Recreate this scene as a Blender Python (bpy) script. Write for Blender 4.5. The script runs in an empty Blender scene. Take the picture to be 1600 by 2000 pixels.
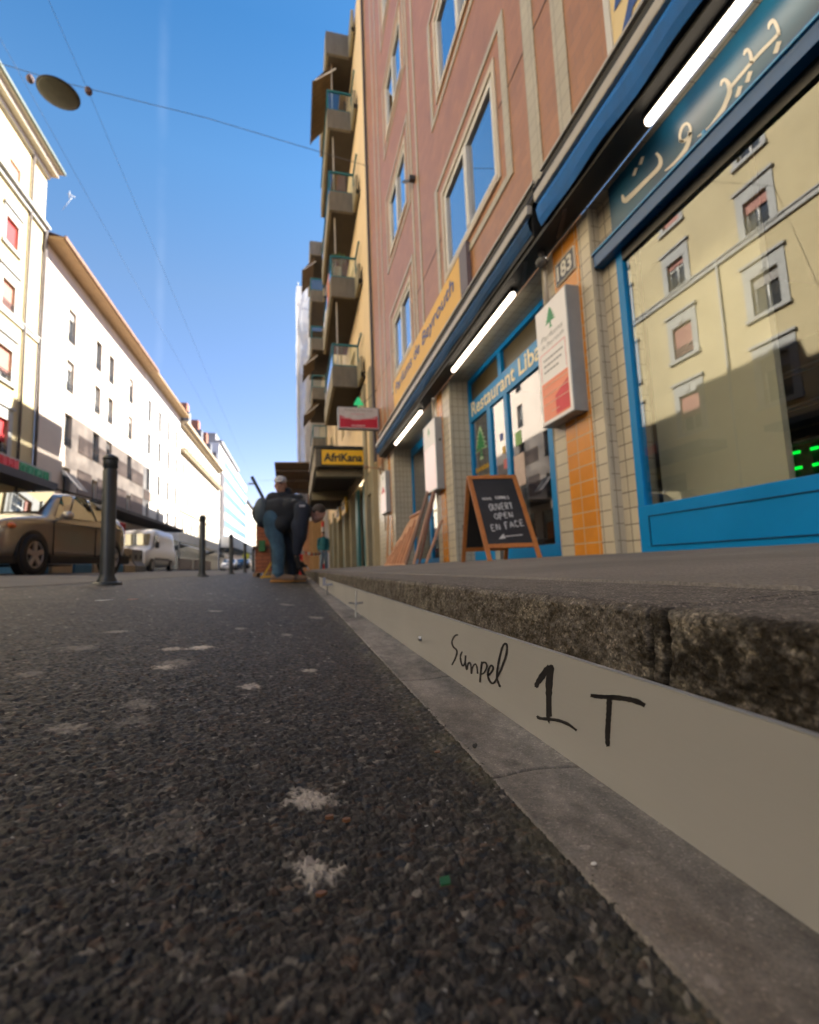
import bpy, math, random
import numpy as np
from mathutils import Vector, Matrix
random.seed(7); rng = np.random.default_rng(7)
C = bpy.context.scene
COL = C.collection
R_ = math.radians

# ------------------------------------------------------------------ camera
CAMF = 933.0 / 1600.0                      # focal length / image width (14 mm on 24 mm)
_dy = Vector(((580-800)/933, -(1113-1000)/933, -1.0)).normalized()
_a, _b = -.038, 1.0
_c = -(_a*_dy.x + _b*_dy.y)/_dy.z
_up = Vector((_a, _b, _c)).normalized()
_dx = _dy.cross(_up)
ROT = Matrix((_dx, _dy, _up))              # world = ROT @ camera
cam = bpy.data.cameras.new('camera'); cam_o = bpy.data.objects.new('camera', cam); COL.objects.link(cam_o)
cam_o.matrix_world = ROT.to_4x4()
cam.sensor_width = 24.0; cam.sensor_fit = 'HORIZONTAL'; cam.lens = 14.0
cam.clip_start = 0.01; cam.clip_end = 3000
cam.dof.use_dof = True; cam.dof.focus_distance = 0.50; cam.dof.aperture_fstop = 5.0
C.camera = cam_o

def hit(px, py, X=None, Y=None, Z=None):
    """point of the view ray through photo pixel (1600x2000) on a world plane: used to measure the place"""
    r = ROT @ Vector(((px-800)/933, -(py-1000)/933, -1.0))
    t = X/r.x if X is not None else (Y/r.y if Y is not None else Z/r.z)
    return r*t

# ------------------------------------------------------------------ light
SUN = Vector((.78, .16, .66)).normalized()
elev = math.asin(SUN.z); azim = math.atan2(SUN.x, SUN.y)
sl = bpy.data.lights.new('sun', 'SUN'); so = bpy.data.objects.new('sun', sl); COL.objects.link(so)
sl.energy = 5.0; sl.angle = R_(.53); sl.color = (1.0, .93, .83)
so.rotation_euler = (-SUN).to_track_quat('-Z', 'Y').to_euler()
W = bpy.data.worlds.new('World'); C.world = W; W.use_nodes = True
nt = W.node_tree; nt.nodes.clear()
def wn(t): return nt.nodes.new(t)
sky = wn('ShaderNodeTexSky'); sky.sky_type = 'NISHITA'; sky.sun_disc = False
sky.sun_elevation = elev; sky.sun_rotation = azim; sky.altitude = 400; sky.air_density = 1.0; sky.dust_density = .35; sky.ozone_density = 4.0
bg = wn('ShaderNodeBackground'); bg.inputs['Strength'].default_value = .072
out = wn('ShaderNodeOutputWorld'); tc = wn('ShaderNodeTexCoord')
# a thin contrail high in the sky, fixed in the sky's own directions
r1 = (ROT @ Vector(((324-800)/933, 1000/933, -1))).normalized(); r2 = (ROT @ Vector(((312-800)/933, 400/933, -1))).normalized()
nn = r1.cross(r2).normalized()
no = wn('ShaderNodeTexNoise'); no.inputs['Scale'].default_value = 3.0; no.inputs['Detail'].default_value = 6
nt.links.new(tc.outputs['Generated'], no.inputs['Vector'])
dot = wn('ShaderNodeVectorMath'); dot.operation = 'DOT_PRODUCT'; dot.inputs[1].default_value = nn
nt.links.new(tc.outputs['Generated'], dot.inputs[0])
ma = wn('ShaderNodeMath'); ma.operation = 'MULTIPLY_ADD'; ma.inputs[1].default_value = .02; 
nt.links.new(no.outputs['Fac'], ma.inputs[0]); nt.links.new(dot.outputs['Value'], ma.inputs[2])
sb = wn('ShaderNodeMath'); sb.operation = 'SUBTRACT'; sb.inputs[1].default_value = .010
nt.links.new(ma.outputs[0], sb.inputs[0])
ab = wn('ShaderNodeMath'); ab.operation = 'ABSOLUTE'; nt.links.new(sb.outputs[0], ab.inputs[0])
mr = wn('ShaderNodeMapRange'); mr.interpolation_type = 'SMOOTHSTEP'
mr.inputs['From Min'].default_value = 0; mr.inputs['From Max'].default_value = .011; mr.inputs['To Min'].default_value = .020; mr.inputs['To Max'].default_value = 0
nt.links.new(ab.outputs[0], mr.inputs['Value'])
mx = wn('ShaderNodeMix'); mx.data_type = 'RGBA'; mx.inputs['B'].default_value = (9, 9.4, 10, 1)
no2 = wn('ShaderNodeTexNoise'); no2.inputs['Scale'].default_value = 14.0; no2.inputs['Detail'].default_value = 8
nt.links.new(tc.outputs['Generated'], no2.inputs['Vector'])
mr2 = wn('ShaderNodeMapRange'); mr2.inputs['From Min'].default_value = .38; mr2.inputs['From Max'].default_value = .68; nt.links.new(no2.outputs['Fac'], mr2.inputs['Value'])
mm2 = wn('ShaderNodeMath'); mm2.operation = 'MULTIPLY'; nt.links.new(mr.outputs[0], mm2.inputs[0]); nt.links.new(mr2.outputs[0], mm2.inputs[1])
nt.links.new(mm2.outputs[0], mx.inputs['Factor']); hs = wn('ShaderNodeHueSaturation'); hs.inputs['Saturation'].default_value = 1.16; hs.inputs['Value'].default_value = .95; nt.links.new(sky.outputs[0], hs.inputs['Color']); 
sz = wn('ShaderNodeSeparateXYZ'); nt.links.new(tc.outputs['Generated'], sz.inputs[0])
gr = wn('ShaderNodeValToRGB'); ge = gr.color_ramp.elements; ge[0].position = 0.0; ge[0].color = (1.45,.90,.90,1); ge[1].position = .78; ge[1].color = (.62,.86,.84,1)
for q_, c_ in ((.30, (1.42,.95,.87)), (.50, (1.42,1.03,.84)), (.66, (1.05,1.05,.92))): ee = ge.new(q_); ee.color = (*c_, 1)
nt.links.new(sz.outputs['Z'], gr.inputs[0]); gm = wn('ShaderNodeMix'); gm.data_type = 'RGBA'; gm.blend_type = 'MULTIPLY'; gm.inputs['Factor'].default_value = 1.0
nt.links.new(hs.outputs[0], gm.inputs['A']); nt.links.new(gr.outputs[0], gm.inputs['B']); nt.links.new(gm.outputs['Result'], mx.inputs['A'])
nt.links.new(mx.outputs['Result'], bg.inputs['Color']); nt.links.new(bg.outputs[0], out.inputs[0])
C.view_settings.view_transform = 'Standard'; C.view_settings.look = 'None'
C.view_settings.exposure = 2.2; C.view_settings.gamma = 1.0; C.view_settings.use_curve_mapping = False
C.cycles.max_bounces = 8; C.cycles.diffuse_bounces = 4; C.cycles.transparent_max_bounces = 12
C.cycles.caustics_reflective = False; C.cycles.caustics_refractive = False

# ------------------------------------------------------------------ materials
MATS = {}
def N(t, k, **kw):
    n = t.nodes.new(k)
    for a, v in kw.items():
        if a in n.inputs: n.inputs[a].default_value = v
        else: setattr(n, a, v)
    return n
def mat(name, col, rough=.7, metal=0.0, var=.12, scale=6.0, bump=.0, bscale=40., col2=None, emit=None, es=0.0, spec=.5, stretch=(1,1,1), dirt=0.0, coat=0.0):
    """procedural surface: colour broken up by two noises, optional second colour in patches, fine bump"""
    if name in MATS: return MATS[name]
    m = bpy.data.materials.new(name); m.use_nodes = True; t = m.node_tree; L = t.links.new
    p = t.nodes['Principled BSDF']
    p.inputs['Roughness'].default_value = rough; p.inputs['Metallic'].default_value = metal
    p.inputs['Specular IOR Level'].default_value = spec; p.inputs['Coat Weight'].default_value = coat
    co = N(t, 'ShaderNodeTexCoord'); mp = N(t, 'ShaderNodeMapping', Scale=stretch); L(co.outputs['Object'], mp.inputs[0])
    n1 = N(t, 'ShaderNodeTexNoise', Scale=scale, Detail=6.0, Roughness=.6); L(mp.outputs[0], n1.inputs['Vector'])
    cr = N(t, 'ShaderNodeMapRange'); cr.inputs['From Min'].default_value = .3; cr.inputs['From Max'].default_value = .7
    cr.inputs['To Min'].default_value = 1-var; cr.inputs['To Max'].default_value = 1+var
    L(n1.outputs['Fac'], cr.inputs['Value'])
    base = N(t, 'ShaderNodeRGB'); base.outputs[0].default_value = (*col, 1)
    src = base.outputs[0]
    if col2 is not None:
        n2 = N(t, 'ShaderNodeTexNoise', Scale=scale*.45, Detail=8.0, Roughness=.7); L(mp.outputs[0], n2.inputs['Vector'])
        r2 = N(t, 'ShaderNodeMapRange'); r2.inputs['From Min'].default_value = .5; r2.inputs['From Max'].default_value = .62
        L(n2.outputs['Fac'], r2.inputs['Value'])
        mm = N(t, 'ShaderNodeMix', data_type='RGBA'); mm.inputs['B'].default_value = (*col2, 1)
        L(src, mm.inputs['A']); L(r2.outputs[0], mm.inputs['Factor']); src = mm.outputs['Result']
    vm = N(t, 'ShaderNodeVectorMath', operation='SCALE'); L(src, vm.inputs[0]); L(cr.outputs[0], vm.inputs['Scale'])
    L(vm.outputs[0], p.inputs['Base Color'])
    rr = N(t, 'ShaderNodeMapRange'); rr.inputs['To Min'].default_value = max(0, rough-.08); rr.inputs['To Max'].default_value = min(1, rough+.08)
    L(n1.outputs['Fac'], rr.inputs['Value']); L(rr.outputs[0], p.inputs['Roughness'])
    if bump:
        n3 = N(t, 'ShaderNodeTexNoise', Scale=bscale, Detail=5.0); L(mp.outputs[0], n3.inputs['Vector'])
        b = N(t, 'ShaderNodeBump', Strength=1.0, Distance=bump); L(n3.outputs['Fac'], b.inputs['Height']); L(b.outputs[0], p.inputs['Normal'])
    if emit: p.inputs['Emission Color'].default_value = (*emit, 1); p.inputs['Emission Strength'].default_value = es
    MATS[name] = m; return m
def tile_mat(name, axis, w, h, c1, c2, mortar, msize=.006, rough=.3, offset=0.0, var=.1, bump=.002, shift=(0, 0), grime=0.0):
    """glazed or brick-like tiles; axis = horizontal world axis of the wall ('x','y' or 'xy' for a ceiling)"""
    if name in MATS: return MATS[name]
    m = bpy.data.materials.new(name); m.use_nodes = True; t = m.node_tree; L = t.links.new
    p = t.nodes['Principled BSDF']; p.inputs['Roughness'].default_value = rough
    g = N(t, 'ShaderNodeNewGeometry'); s = N(t, 'ShaderNodeSeparateXYZ'); L(g.outputs['Position'], s.inputs[0])
    cb = N(t, 'ShaderNodeCombineXYZ')
    if axis == 'y': L(s.outputs['Y'], cb.inputs['X']); L(s.outputs['Z'], cb.inputs['Y'])
    elif axis == 'x': L(s.outputs['X'], cb.inputs['X']); L(s.outputs['Z'], cb.inputs['Y'])
    else: L(s.outputs['Y'], cb.inputs['X']); L(s.outputs['X'], cb.inputs['Y'])
    mp = N(t, 'ShaderNodeMapping', Location=(shift[0], shift[1], 0)); L(cb.outputs[0], mp.inputs[0])
    br = N(t, 'ShaderNodeTexBrick', Scale=1.0); br.offset = offset; br.squash = 1.0
    br.inputs['Brick Width'].default_value = w; br.inputs['Row Height'].default_value = h; br.inputs['Mortar Size'].default_value = msize
    br.inputs['Mortar Smooth'].default_value = .2; br.inputs['Bias'].default_value = 0
    br.inputs['Color1'].default_value = (*c1, 1); br.inputs['Color2'].default_value = (*c2, 1); br.inputs['Mortar'].default_value = (*mortar, 1)
    L(mp.outputs[0], br.inputs['Vector'])
    n1 = N(t, 'ShaderNodeTexNoise', Scale=2.2, Detail=8.0, Roughness=.65); L(g.outputs['Position'], n1.inputs['Vector'])
    cr = N(t, 'ShaderNodeMapRange'); cr.inputs['From Min'].default_value = .3; cr.inputs['From Max'].default_value = .7
    cr.inputs['To Min'].default_value = 1-var-grime; cr.inputs['To Max'].default_value = 1+var; L(n1.outputs['Fac'], cr.inputs['Value'])
    vm = N(t, 'ShaderNodeVectorMath', operation='SCALE'); L(br.outputs['Color'], vm.inputs[0]); L(cr.outputs[0], vm.inputs['Scale']); L(vm.outputs[0], p.inputs['Base Color'])
    inv = N(t, 'ShaderNodeMath', operation='SUBTRACT'); inv.inputs[0].default_value = 1; L(br.outputs['Fac'], inv.inputs[1])
    n3 = N(t, 'ShaderNodeTexNoise', Scale=14.0, Detail=3.0); L(g.outputs['Position'], n3.inputs['Vector'])
    ad = N(t, 'ShaderNodeMath', operation='MULTIPLY_ADD'); L(n3.outputs['Fac'], ad.inputs[0]); ad.inputs[1].default_value = .6; L(inv.outputs[0], ad.inputs[2])
    b = N(t, 'ShaderNodeBump', Strength=.7, Distance=bump); L(ad.outputs[0], b.inputs['Height']); L(b.outputs[0], p.inputs['Normal'])
    MATS[name] = m; return m
def glass_mat(name, refl=.25, tint=(.9, .93, .92), col=(.02, .025, .03), see=True, rough=.0):
    """window glass: a glossy layer over see-through (or, for far windows, over a dark room)"""
    if name in MATS: return MATS[name]
    m = bpy.data.materials.new(name); m.use_nodes = True; t = m.node_tree; L = t.links.new
    t.nodes.remove(t.nodes['Principled BSDF']); o = t.nodes['Material Output']
    if see: a = N(t, 'ShaderNodeBsdfTransparent', Color=(*tint, 1))
    else: a = N(t, 'ShaderNodeBsdfDiffuse', Color=(*col, 1))
    gl = N(t, 'ShaderNodeBsdfGlossy', Roughness=rough); gl.inputs['Color'].default_value = (.95, .97, .97, 1)
    g_ = N(t, 'ShaderNodeNewGeometry'); dt = N(t, 'ShaderNodeVectorMath', operation='DOT_PRODUCT'); L(g_.outputs['Normal'], dt.inputs[0]); L(g_.outputs['Incoming'], dt.inputs[1])
    ab_ = N(t, 'ShaderNodeMath', operation='ABSOLUTE'); L(dt.outputs['Value'], ab_.inputs[0]); om = N(t, 'ShaderNodeMath', operation='SUBTRACT', use_clamp=True); om.inputs[0].default_value = 1; L(ab_.outputs[0], om.inputs[1])
    pw = N(t, 'ShaderNodeMath', operation='POWER'); pw.inputs[1].default_value = 5; L(om.outputs[0], pw.inputs[0]); fr = N(t, 'ShaderNodeMath', operation='MULTIPLY_ADD'); fr.inputs[1].default_value = .96; fr.inputs[2].default_value = .04; L(pw.outputs[0], fr.inputs[0])
    ad = N(t, 'ShaderNodeMath', operation='ADD', use_clamp=True); ad.inputs[1].default_value = refl; L(fr.outputs[0], ad.inputs[0])
    mi = N(t, 'ShaderNodeMixShader'); L(ad.outputs[0], mi.inputs[0]); L(a.outputs[0], mi.inputs[1]); L(gl.outputs[0], mi.inputs[2]); L(mi.outputs[0], o.inputs[0])
    MATS[name] = m; return m

# ------------------------------------------------------------------ mesh helpers
class MB:
    def __init__(s): s.v = []; s.f = []
    def add(s, vs, fs):
        k = len(s.v); s.v += [tuple(v) for v in vs]; s.f += [tuple(k+i for i in f) for f in fs]; return s
    def box(s, x0, x1, y0, y1, z0, z1, M=None):
        if x0 > x1: x0, x1 = x1, x0
        if y0 > y1: y0, y1 = y1, y0
        if z0 > z1: z0, z1 = z1, z0
        vs = [Vector(p) for p in ((x0,y0,z0),(x1,y0,z0),(x1,y1,z0),(x0,y1,z0),(x0,y0,z1),(x1,y0,z1),(x1,y1,z1),(x0,y1,z1))]
        if M: vs = [M @ v for v in vs]
        return s.add(vs, [(0,3,2,1),(4,5,6,7),(0,1,5,4),(1,2,6,5),(2,3,7,6),(3,0,4,7)])
    def quad(s, a, b, c, d): return s.add([a, b, c, d], [(0,1,2,3)])
    def tube(s, p0, p1, r0, r1=None, n=10, cap=True):
        r1 = r0 if r1 is None else r1
        p0 = Vector(p0); p1 = Vector(p1); d = (p1-p0).normalized()
        a = d.orthogonal().normalized(); b = d.cross(a)
        vs = []
        for p, r in ((p0, r0), (p1, r1)):
            for i in range(n):
                t = 2*math.pi*i/n; vs.append(p + a*(r*math.cos(t)) + b*(r*math.sin(t)))
        fs = [(i, (i+1) % n, n+(i+1) % n, n+i) for i in range(n)]
        if cap: fs += [tuple(range(n-1, -1, -1)), tuple(range(n, 2*n))]
        return s.add(vs, fs)
    def path(s, pts, r, n=8):
        for a, b in zip(pts[:-1], pts[1:]): s.tube(a, b, r, n=n)
        return s
    def beam(s, p0, p1, w, t, side=(0, 0, 1)):
        """rectangular bar from p0 to p1; w across 'side', t the other way"""
        p0 = Vector(p0); p1 = Vector(p1); d = (p1-p0).normalized(); u = Vector(side); u = (u - d*u.dot(d)).normalized(); v = d.cross(u)
        vs = [p + u*(a*w/2) + v*(b*t/2) for p in (p0, p1) for a, b in ((-1,-1),(1,-1),(1,1),(-1,1))]
        return s.add(vs, [(0,3,2,1),(4,5,6,7),(0,1,5,4),(1,2,6,5),(2,3,7,6),(3,0,4,7)])
    def lathe(s, prof, c=(0,0,0), n=24, M=None, cap=True):
        vs = []
        for r, z in prof:
            for i in range(n):
                t = 2*math.pi*i/n; v = Vector((r*math.cos(t), r*math.sin(t), z)); v = (M @ v) if M else v
                vs.append(v+Vector(c))
        fs = []
        for j in range(len(prof)-1):
            for i in range(n): fs.append((j*n+i, j*n+(i+1) % n, (j+1)*n+(i+1) % n, (j+1)*n+i))
        if cap: fs.append(tuple(range(n-1, -1, -1))); fs.append(tuple(range((len(prof)-1)*n, len(prof)*n)))
        return s.add(vs, fs)
    def prism(s, pts, o, u, v, w, depth):
        """polygon pts (2D) in frame o+u*a+v*b, extruded by w*depth"""
        o, u, v, w = Vector(o), Vector(u), Vector(v), Vector(w); n = len(pts)
        A = [o+u*a+v*b for a, b in pts]; B = [p+w*depth for p in A]
        return s.add(A+B, [tuple(range(n-1, -1, -1)), tuple(range(n, 2*n))]+[(i, (i+1) % n, n+(i+1) % n, n+i) for i in range(n)])
    def ellipsoid(s, c, r, M=None, nu=16, nv=10):
        vs = []; c = Vector(c)
        for j in range(nv+1):
            ph = math.pi*j/nv
            for i in range(nu):
                t = 2*math.pi*i/nu; v = Vector((r[0]*math.sin(ph)*math.cos(t), r[1]*math.sin(ph)*math.sin(t), r[2]*math.cos(ph)))
                vs.append(c+((M @ v) if M else v))
        fs = [(j*nu+i, (j+1)*nu+i, (j+1)*nu+(i+1) % nu, j*nu+(i+1) % nu) for j in range(nv) for i in range(nu)]
        return s.add(vs, fs)
    def capsule(s, p0, p1, r0, r1, n=12):
        s.tube(p0, p1, r0, r1, n); s.ellipsoid(p0, (r0,)*3, nu=12, nv=8); s.ellipsoid(p1, (r1,)*3, nu=12, nv=8); return s
    def build(s, name, m, parent=None, smooth=False, bevel=0, seg=2):
        me = bpy.data.meshes.new(name); me.from_pydata(s.v, [], s.f); me.update()
        me.materials.append(m)
        o = bpy.data.objects.new(name, me); COL.objects.link(o)
        if parent:
            o.parent = parent
            o.matrix_parent_inverse = Matrix.Identity(4)
        if smooth:
            me.polygons.foreach_set('use_smooth', [True]*len(me.polygons))
        if bevel:
            b = o.modifiers.new('bevel', 'BEVEL'); b.width = bevel; b.segments = seg; b.limit_method = 'ANGLE'; b.angle_limit = R_(40)
        return o
def tag(o, label=None, cat=None, group=None, kind=None):
    if label: o['label'] = label
    if cat: o['category'] = cat
    if group: o['group'] = group
    if kind: o['kind'] = kind
    return o
def thing(name, label, cat, loc=(0,0,0), rz=0, group=None):
    o = bpy.data.objects.new(name, None); COL.objects.link(o); o.location = loc; o.rotation_euler = (0,0,rz); o.empty_display_size = .2
    return tag(o, label, cat, group)
def copy_tree(o, parent=None):
    c = o.copy(); COL.objects.link(c); c.parent = parent
    for ch in list(o.children): copy_tree(ch, c)
    return c
def text_mb(s, o, u, v, width=None, height=None, depth=.004, shear=0.0, bold=0.0, align='L', spacing=1.0):
    """letters laid in the plane o + u*a + v*b (front faces along u x v), scaled to width and/or height"""
    cu = bpy.data.curves.new('lettering', 'FONT'); cu.body = s; cu.extrude = .0; cu.shear = shear; cu.offset = bold; cu.space_character = spacing; cu.resolution_u = 3
    ob = bpy.data.objects.new('lettering', cu); COL.objects.link(ob)
    dg = bpy.context.evaluated_depsgraph_get(); me = bpy.data.meshes.new_from_object(ob.evaluated_get(dg))
    P = np.array([v_.co[:] for v_ in me.vertices]); F = [tuple(p.vertices) for p in me.polygons]
    bpy.data.objects.remove(ob); bpy.data.curves.remove(cu); bpy.data.meshes.remove(me)
    x0, x1 = P[:,0].min(), P[:,0].max(); y0, y1 = P[:,1].min(), P[:,1].max()
    sx = width/(x1-x0) if width else None; sy = height/(y1-y0) if height else None
    if sx is None: sx = sy
    if sy is None: sy = sx
    o, u, v = Vector(o), Vector(u), Vector(v); w = u.cross(v).normalized()
    off = {'L': 0, 'C': -(x1-x0)*sx/2, 'R': -(x1-x0)*sx}[align]
    mb = MB(); mb.add([o + u*((p[0]-x0)*sx+off) + v*((p[1]-y0)*sy) + w*depth for p in P], F)
    return mb
def ribbon(mb, pts, w, nrm, jit=0.0, closed=False):
    """marker or paint stroke lying on a surface: pts 3D, w width (or list), nrm surface normal"""
    pts = [Vector(p) for p in pts]; n = len(pts); nrm = Vector(nrm).normalized()
    ws = w if isinstance(w, (list, tuple)) else [w]*n
    L = []; Rr = []
    for i, p in enumerate(pts):
        a = pts[max(0, i-1)]; b = pts[min(n-1, i+1)]; d = (b-a); d = d.normalized() if d.length > 0 else Vector((0,1,0))
        sd = nrm.cross(d).normalized(); k = ws[i]*(.5+random.uniform(-jit, jit))
        L.append(p+sd*k); Rr.append(p-sd*k)
    vs = L+Rr
    return mb.add(vs, [(i, i+1, n+i+1, n+i) for i in range(n-1)])
def px_ribbon(mb, pts, ws, X, jit=.05):
    """stroke traced in photo pixels, laid on the real plane X = const (both edges measured)"""
    n = len(pts); L = []; R2 = []
    for i, p in enumerate(pts):
        a = pts[max(0, i-1)]; b = pts[min(n-1, i+1)]; dx, dy = b[0]-a[0], b[1]-a[1]; l = math.hypot(dx, dy) or 1
        k = ws[i]*(.5+random.uniform(-jit, jit)); nx, ny = -dy/l*k, dx/l*k
        L.append(hit(p[0]+nx, p[1]+ny, X=X)); R2.append(hit(p[0]-nx, p[1]-ny, X=X))
    return mb.add(L+R2, [(i, i+1, n+i+1, n+i) for i in range(n-1)])
def smooth_pts(pts, sub=5):
    """Catmull-Rom through 2D or 3D points"""
    P = [Vector(p) for p in pts]; P = [P[0]]+P+[P[-1]]; out_ = []
    for i in range(1, len(P)-2):
        for k in range(sub):
            t = k/sub
            out_.append(.5*((2*P[i])+(P[i+1]-P[i-1])*t+(2*P[i-1]-5*P[i]+4*P[i+1]-P[i+2])*t*t+(3*P[i]-P[i-1]-3*P[i+1]+P[i+2])*t**3))
    out_.append(P[-2]); return out_

# value noise in numpy
def _h(ix, iy, s=0):
    n = (ix.astype(np.int64)*374761393 + iy.astype(np.int64)*668265263 + s*974634777) & 0xffffffff
    n = ((n ^ (n >> 13))*1274126177) & 0xffffffff
    return ((n ^ (n >> 16)) & 0xffffff)/float(0xffffff)
def vnoise(x, y, s=0):
    ix = np.floor(x); iy = np.floor(y); fx = x-ix; fy = y-iy; fx = fx*fx*(3-2*fx); fy = fy*fy*(3-2*fy)
    a = _h(ix, iy, s); b = _h(ix+1, iy, s); c = _h(ix, iy+1, s); d = _h(ix+1, iy+1, s)
    return (a*(1-fx)+b*fx)*(1-fy)+(c*(1-fx)+d*fx)*fy
def fbm(x, y, o=4, s=0):
    r = 0; a = .5
    for k in range(o): r = r+a*vnoise(x*2**k, y*2**k, s+k*17); a *= .5
    return r/(1-.5**o)
def cells(x, y, s=0):
    """jittered-grid Voronoi: F1, F2 and a random id value of the nearest cell"""
    ix = np.floor(x); iy = np.floor(y); f1 = np.full(x.shape, 9.); f2 = np.full(x.shape, 9.); idv = np.zeros(x.shape); gx = np.zeros(x.shape); gy = np.zeros(x.shape)
    for dx in (-1, 0, 1):
        for dy in (-1, 0, 1):
            jx = ix+dx; jy = iy+dy; px = jx+_h(jx, jy, s); py = jy+_h(jx, jy, s+5); d = np.hypot(x-px, y-py)
            near = d < f1; f2 = np.where(near, f1, np.minimum(f2, d)); idv = np.where(near, _h(jx, jy, s+9), idv)
            gx = np.where(near, x-px, gx); gy = np.where(near, y-py, gy); f1 = np.where(near, d, f1)
    return f1, f2, idv, gx, gy
def np_mesh(name, V, F, m, parent=None, colattr=None, smooth=True):
    me = bpy.data.meshes.new(name); me.vertices.add(len(V)); me.vertices.foreach_set('co', V.astype(np.float32).ravel())
    me.loops.add(F.size); me.polygons.add(len(F)); me.loops.foreach_set('vertex_index', F.astype(np.int32).ravel())
    me.polygons.foreach_set('loop_start', np.arange(0, F.size, F.shape[1], dtype=np.int32)); me.polygons.foreach_set('loop_total', np.full(len(F), F.shape[1], dtype=np.int32))
    me.polygons.foreach_set('use_smooth', np.full(len(F), smooth)); me.update(calc_edges=True); me.validate()
    if colattr is not None:
        ca = me.color_attributes.new('tint', 'FLOAT_COLOR', 'POINT'); ca.data.foreach_set('color', colattr.astype(np.float32).ravel())
    me.materials.append(m); o = bpy.data.objects.new(name, me); COL.objects.link(o)
    if parent: o.parent = parent
    return o

# ================================================================== SETTING
def z_lane(x): return -.18+(.16-x)*.081          # asphalt between bollards and gutter
def z_road(x): return z_lane(-1.6)+(-1.6-x)*.040 # road crown, rising away
def z_walk(x): return -.037+(x-.25)*.031         # pavement on the right
XF = 2.5                                         # street front of the buildings on the right
XL = -14.6                                       # street front of the buildings on the left
ZL = z_road(-11.0)+.12                           # pavement on the left

# asphalt shader shared by all dark asphalt
def asphalt_mat(name, attr):
    m = bpy.data.materials.new(name); m.use_nodes = True; t = m.node_tree; L = t.links.new
    p = t.nodes['Principled BSDF']; p.inputs['Roughness'].default_value = .66; p.inputs['Specular IOR Level'].default_value = .35
    g = N(t, 'ShaderNodeNewGeometry')
    nb = N(t, 'ShaderNodeTexNoise', Scale=1.6, Detail=7.0, Roughness=.6); L(g.outputs['Position'], nb.inputs['Vector'])
    rb = N(t, 'ShaderNodeMapRange'); rb.inputs['From Min'].default_value = .3; rb.inputs['From Max'].default_value = .7
    rb.inputs['To Min'].default_value = .78; rb.inputs['To Max'].default_value = 1.2; L(nb.outputs['Fac'], rb.inputs['Value'])
    if attr:
        a = N(t, 'ShaderNodeVertexColor', layer_name='tint'); src = a.outputs['Color']
    else:
        vo = N(t, 'ShaderNodeTexVoronoi', Scale=150.0); L(g.outputs['Position'], vo.inputs['Vector'])
        sp = N(t, 'ShaderNodeSeparateColor'); L(vo.outputs['Color'], sp.inputs[0])
        rp = N(t, 'ShaderNodeValToRGB'); e = rp.color_ramp.elements
        e[0].position = 0; e[0].color = (.030, .028, .027, 1); e[1].position = .8; e[1].color = (.062, .056, .052, 1)
        e2 = e.new(.93); e2.color = (.10, .085, .073, 1); e3 = e.new(1.0); e3.color = (.2, .18, .16, 1)
        L(sp.outputs[0], rp.inputs[0]); src = rp.outputs[0]
    vm = N(t, 'ShaderNodeVectorMath', operation='SCALE'); L(src, vm.inputs[0]); L(rb.outputs[0], vm.inputs['Scale']); L(vm.outputs[0], p.inputs['Base Color'])
    n2 = N(t, 'ShaderNodeTexNoise', Scale=420.0, Detail=4.0, Roughness=.65); L(g.outputs['Position'], n2.inputs['Vector'])
    b = N(t, 'ShaderNodeBump', Strength=1.0, Distance=.0007); L(n2.outputs['Fac'], b.inputs['Height'])
    if not attr:
        v2 = N(t, 'ShaderNodeTexVoronoi', Scale=150.0, feature='DISTANCE_TO_EDGE'); L(g.outputs['Position'], v2.inputs['Vector'])
        b2 = N(t, 'ShaderNodeBump', Strength=.8, Distance=.003); L(v2.outputs['Distance'], b2.inputs['Height']); L(b.outputs[0], b2.inputs['Normal']); L(b2.outputs[0], p.inputs['Normal'])
    else: L(b.outputs[0], p.inputs['Normal'])
    return m
M_asp = asphalt_mat('asphalt_far', False); M_aspn = asphalt_mat('asphalt_near', True)

g = MB().quad((-400,-300,-.62),(400,-300,-.62),(400,900,-.62),(-400,900,-.62)).build('ground', mat('earth', (.09,.085,.075), .9, var=.2, scale=.3)); tag(g, kind='structure')

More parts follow.
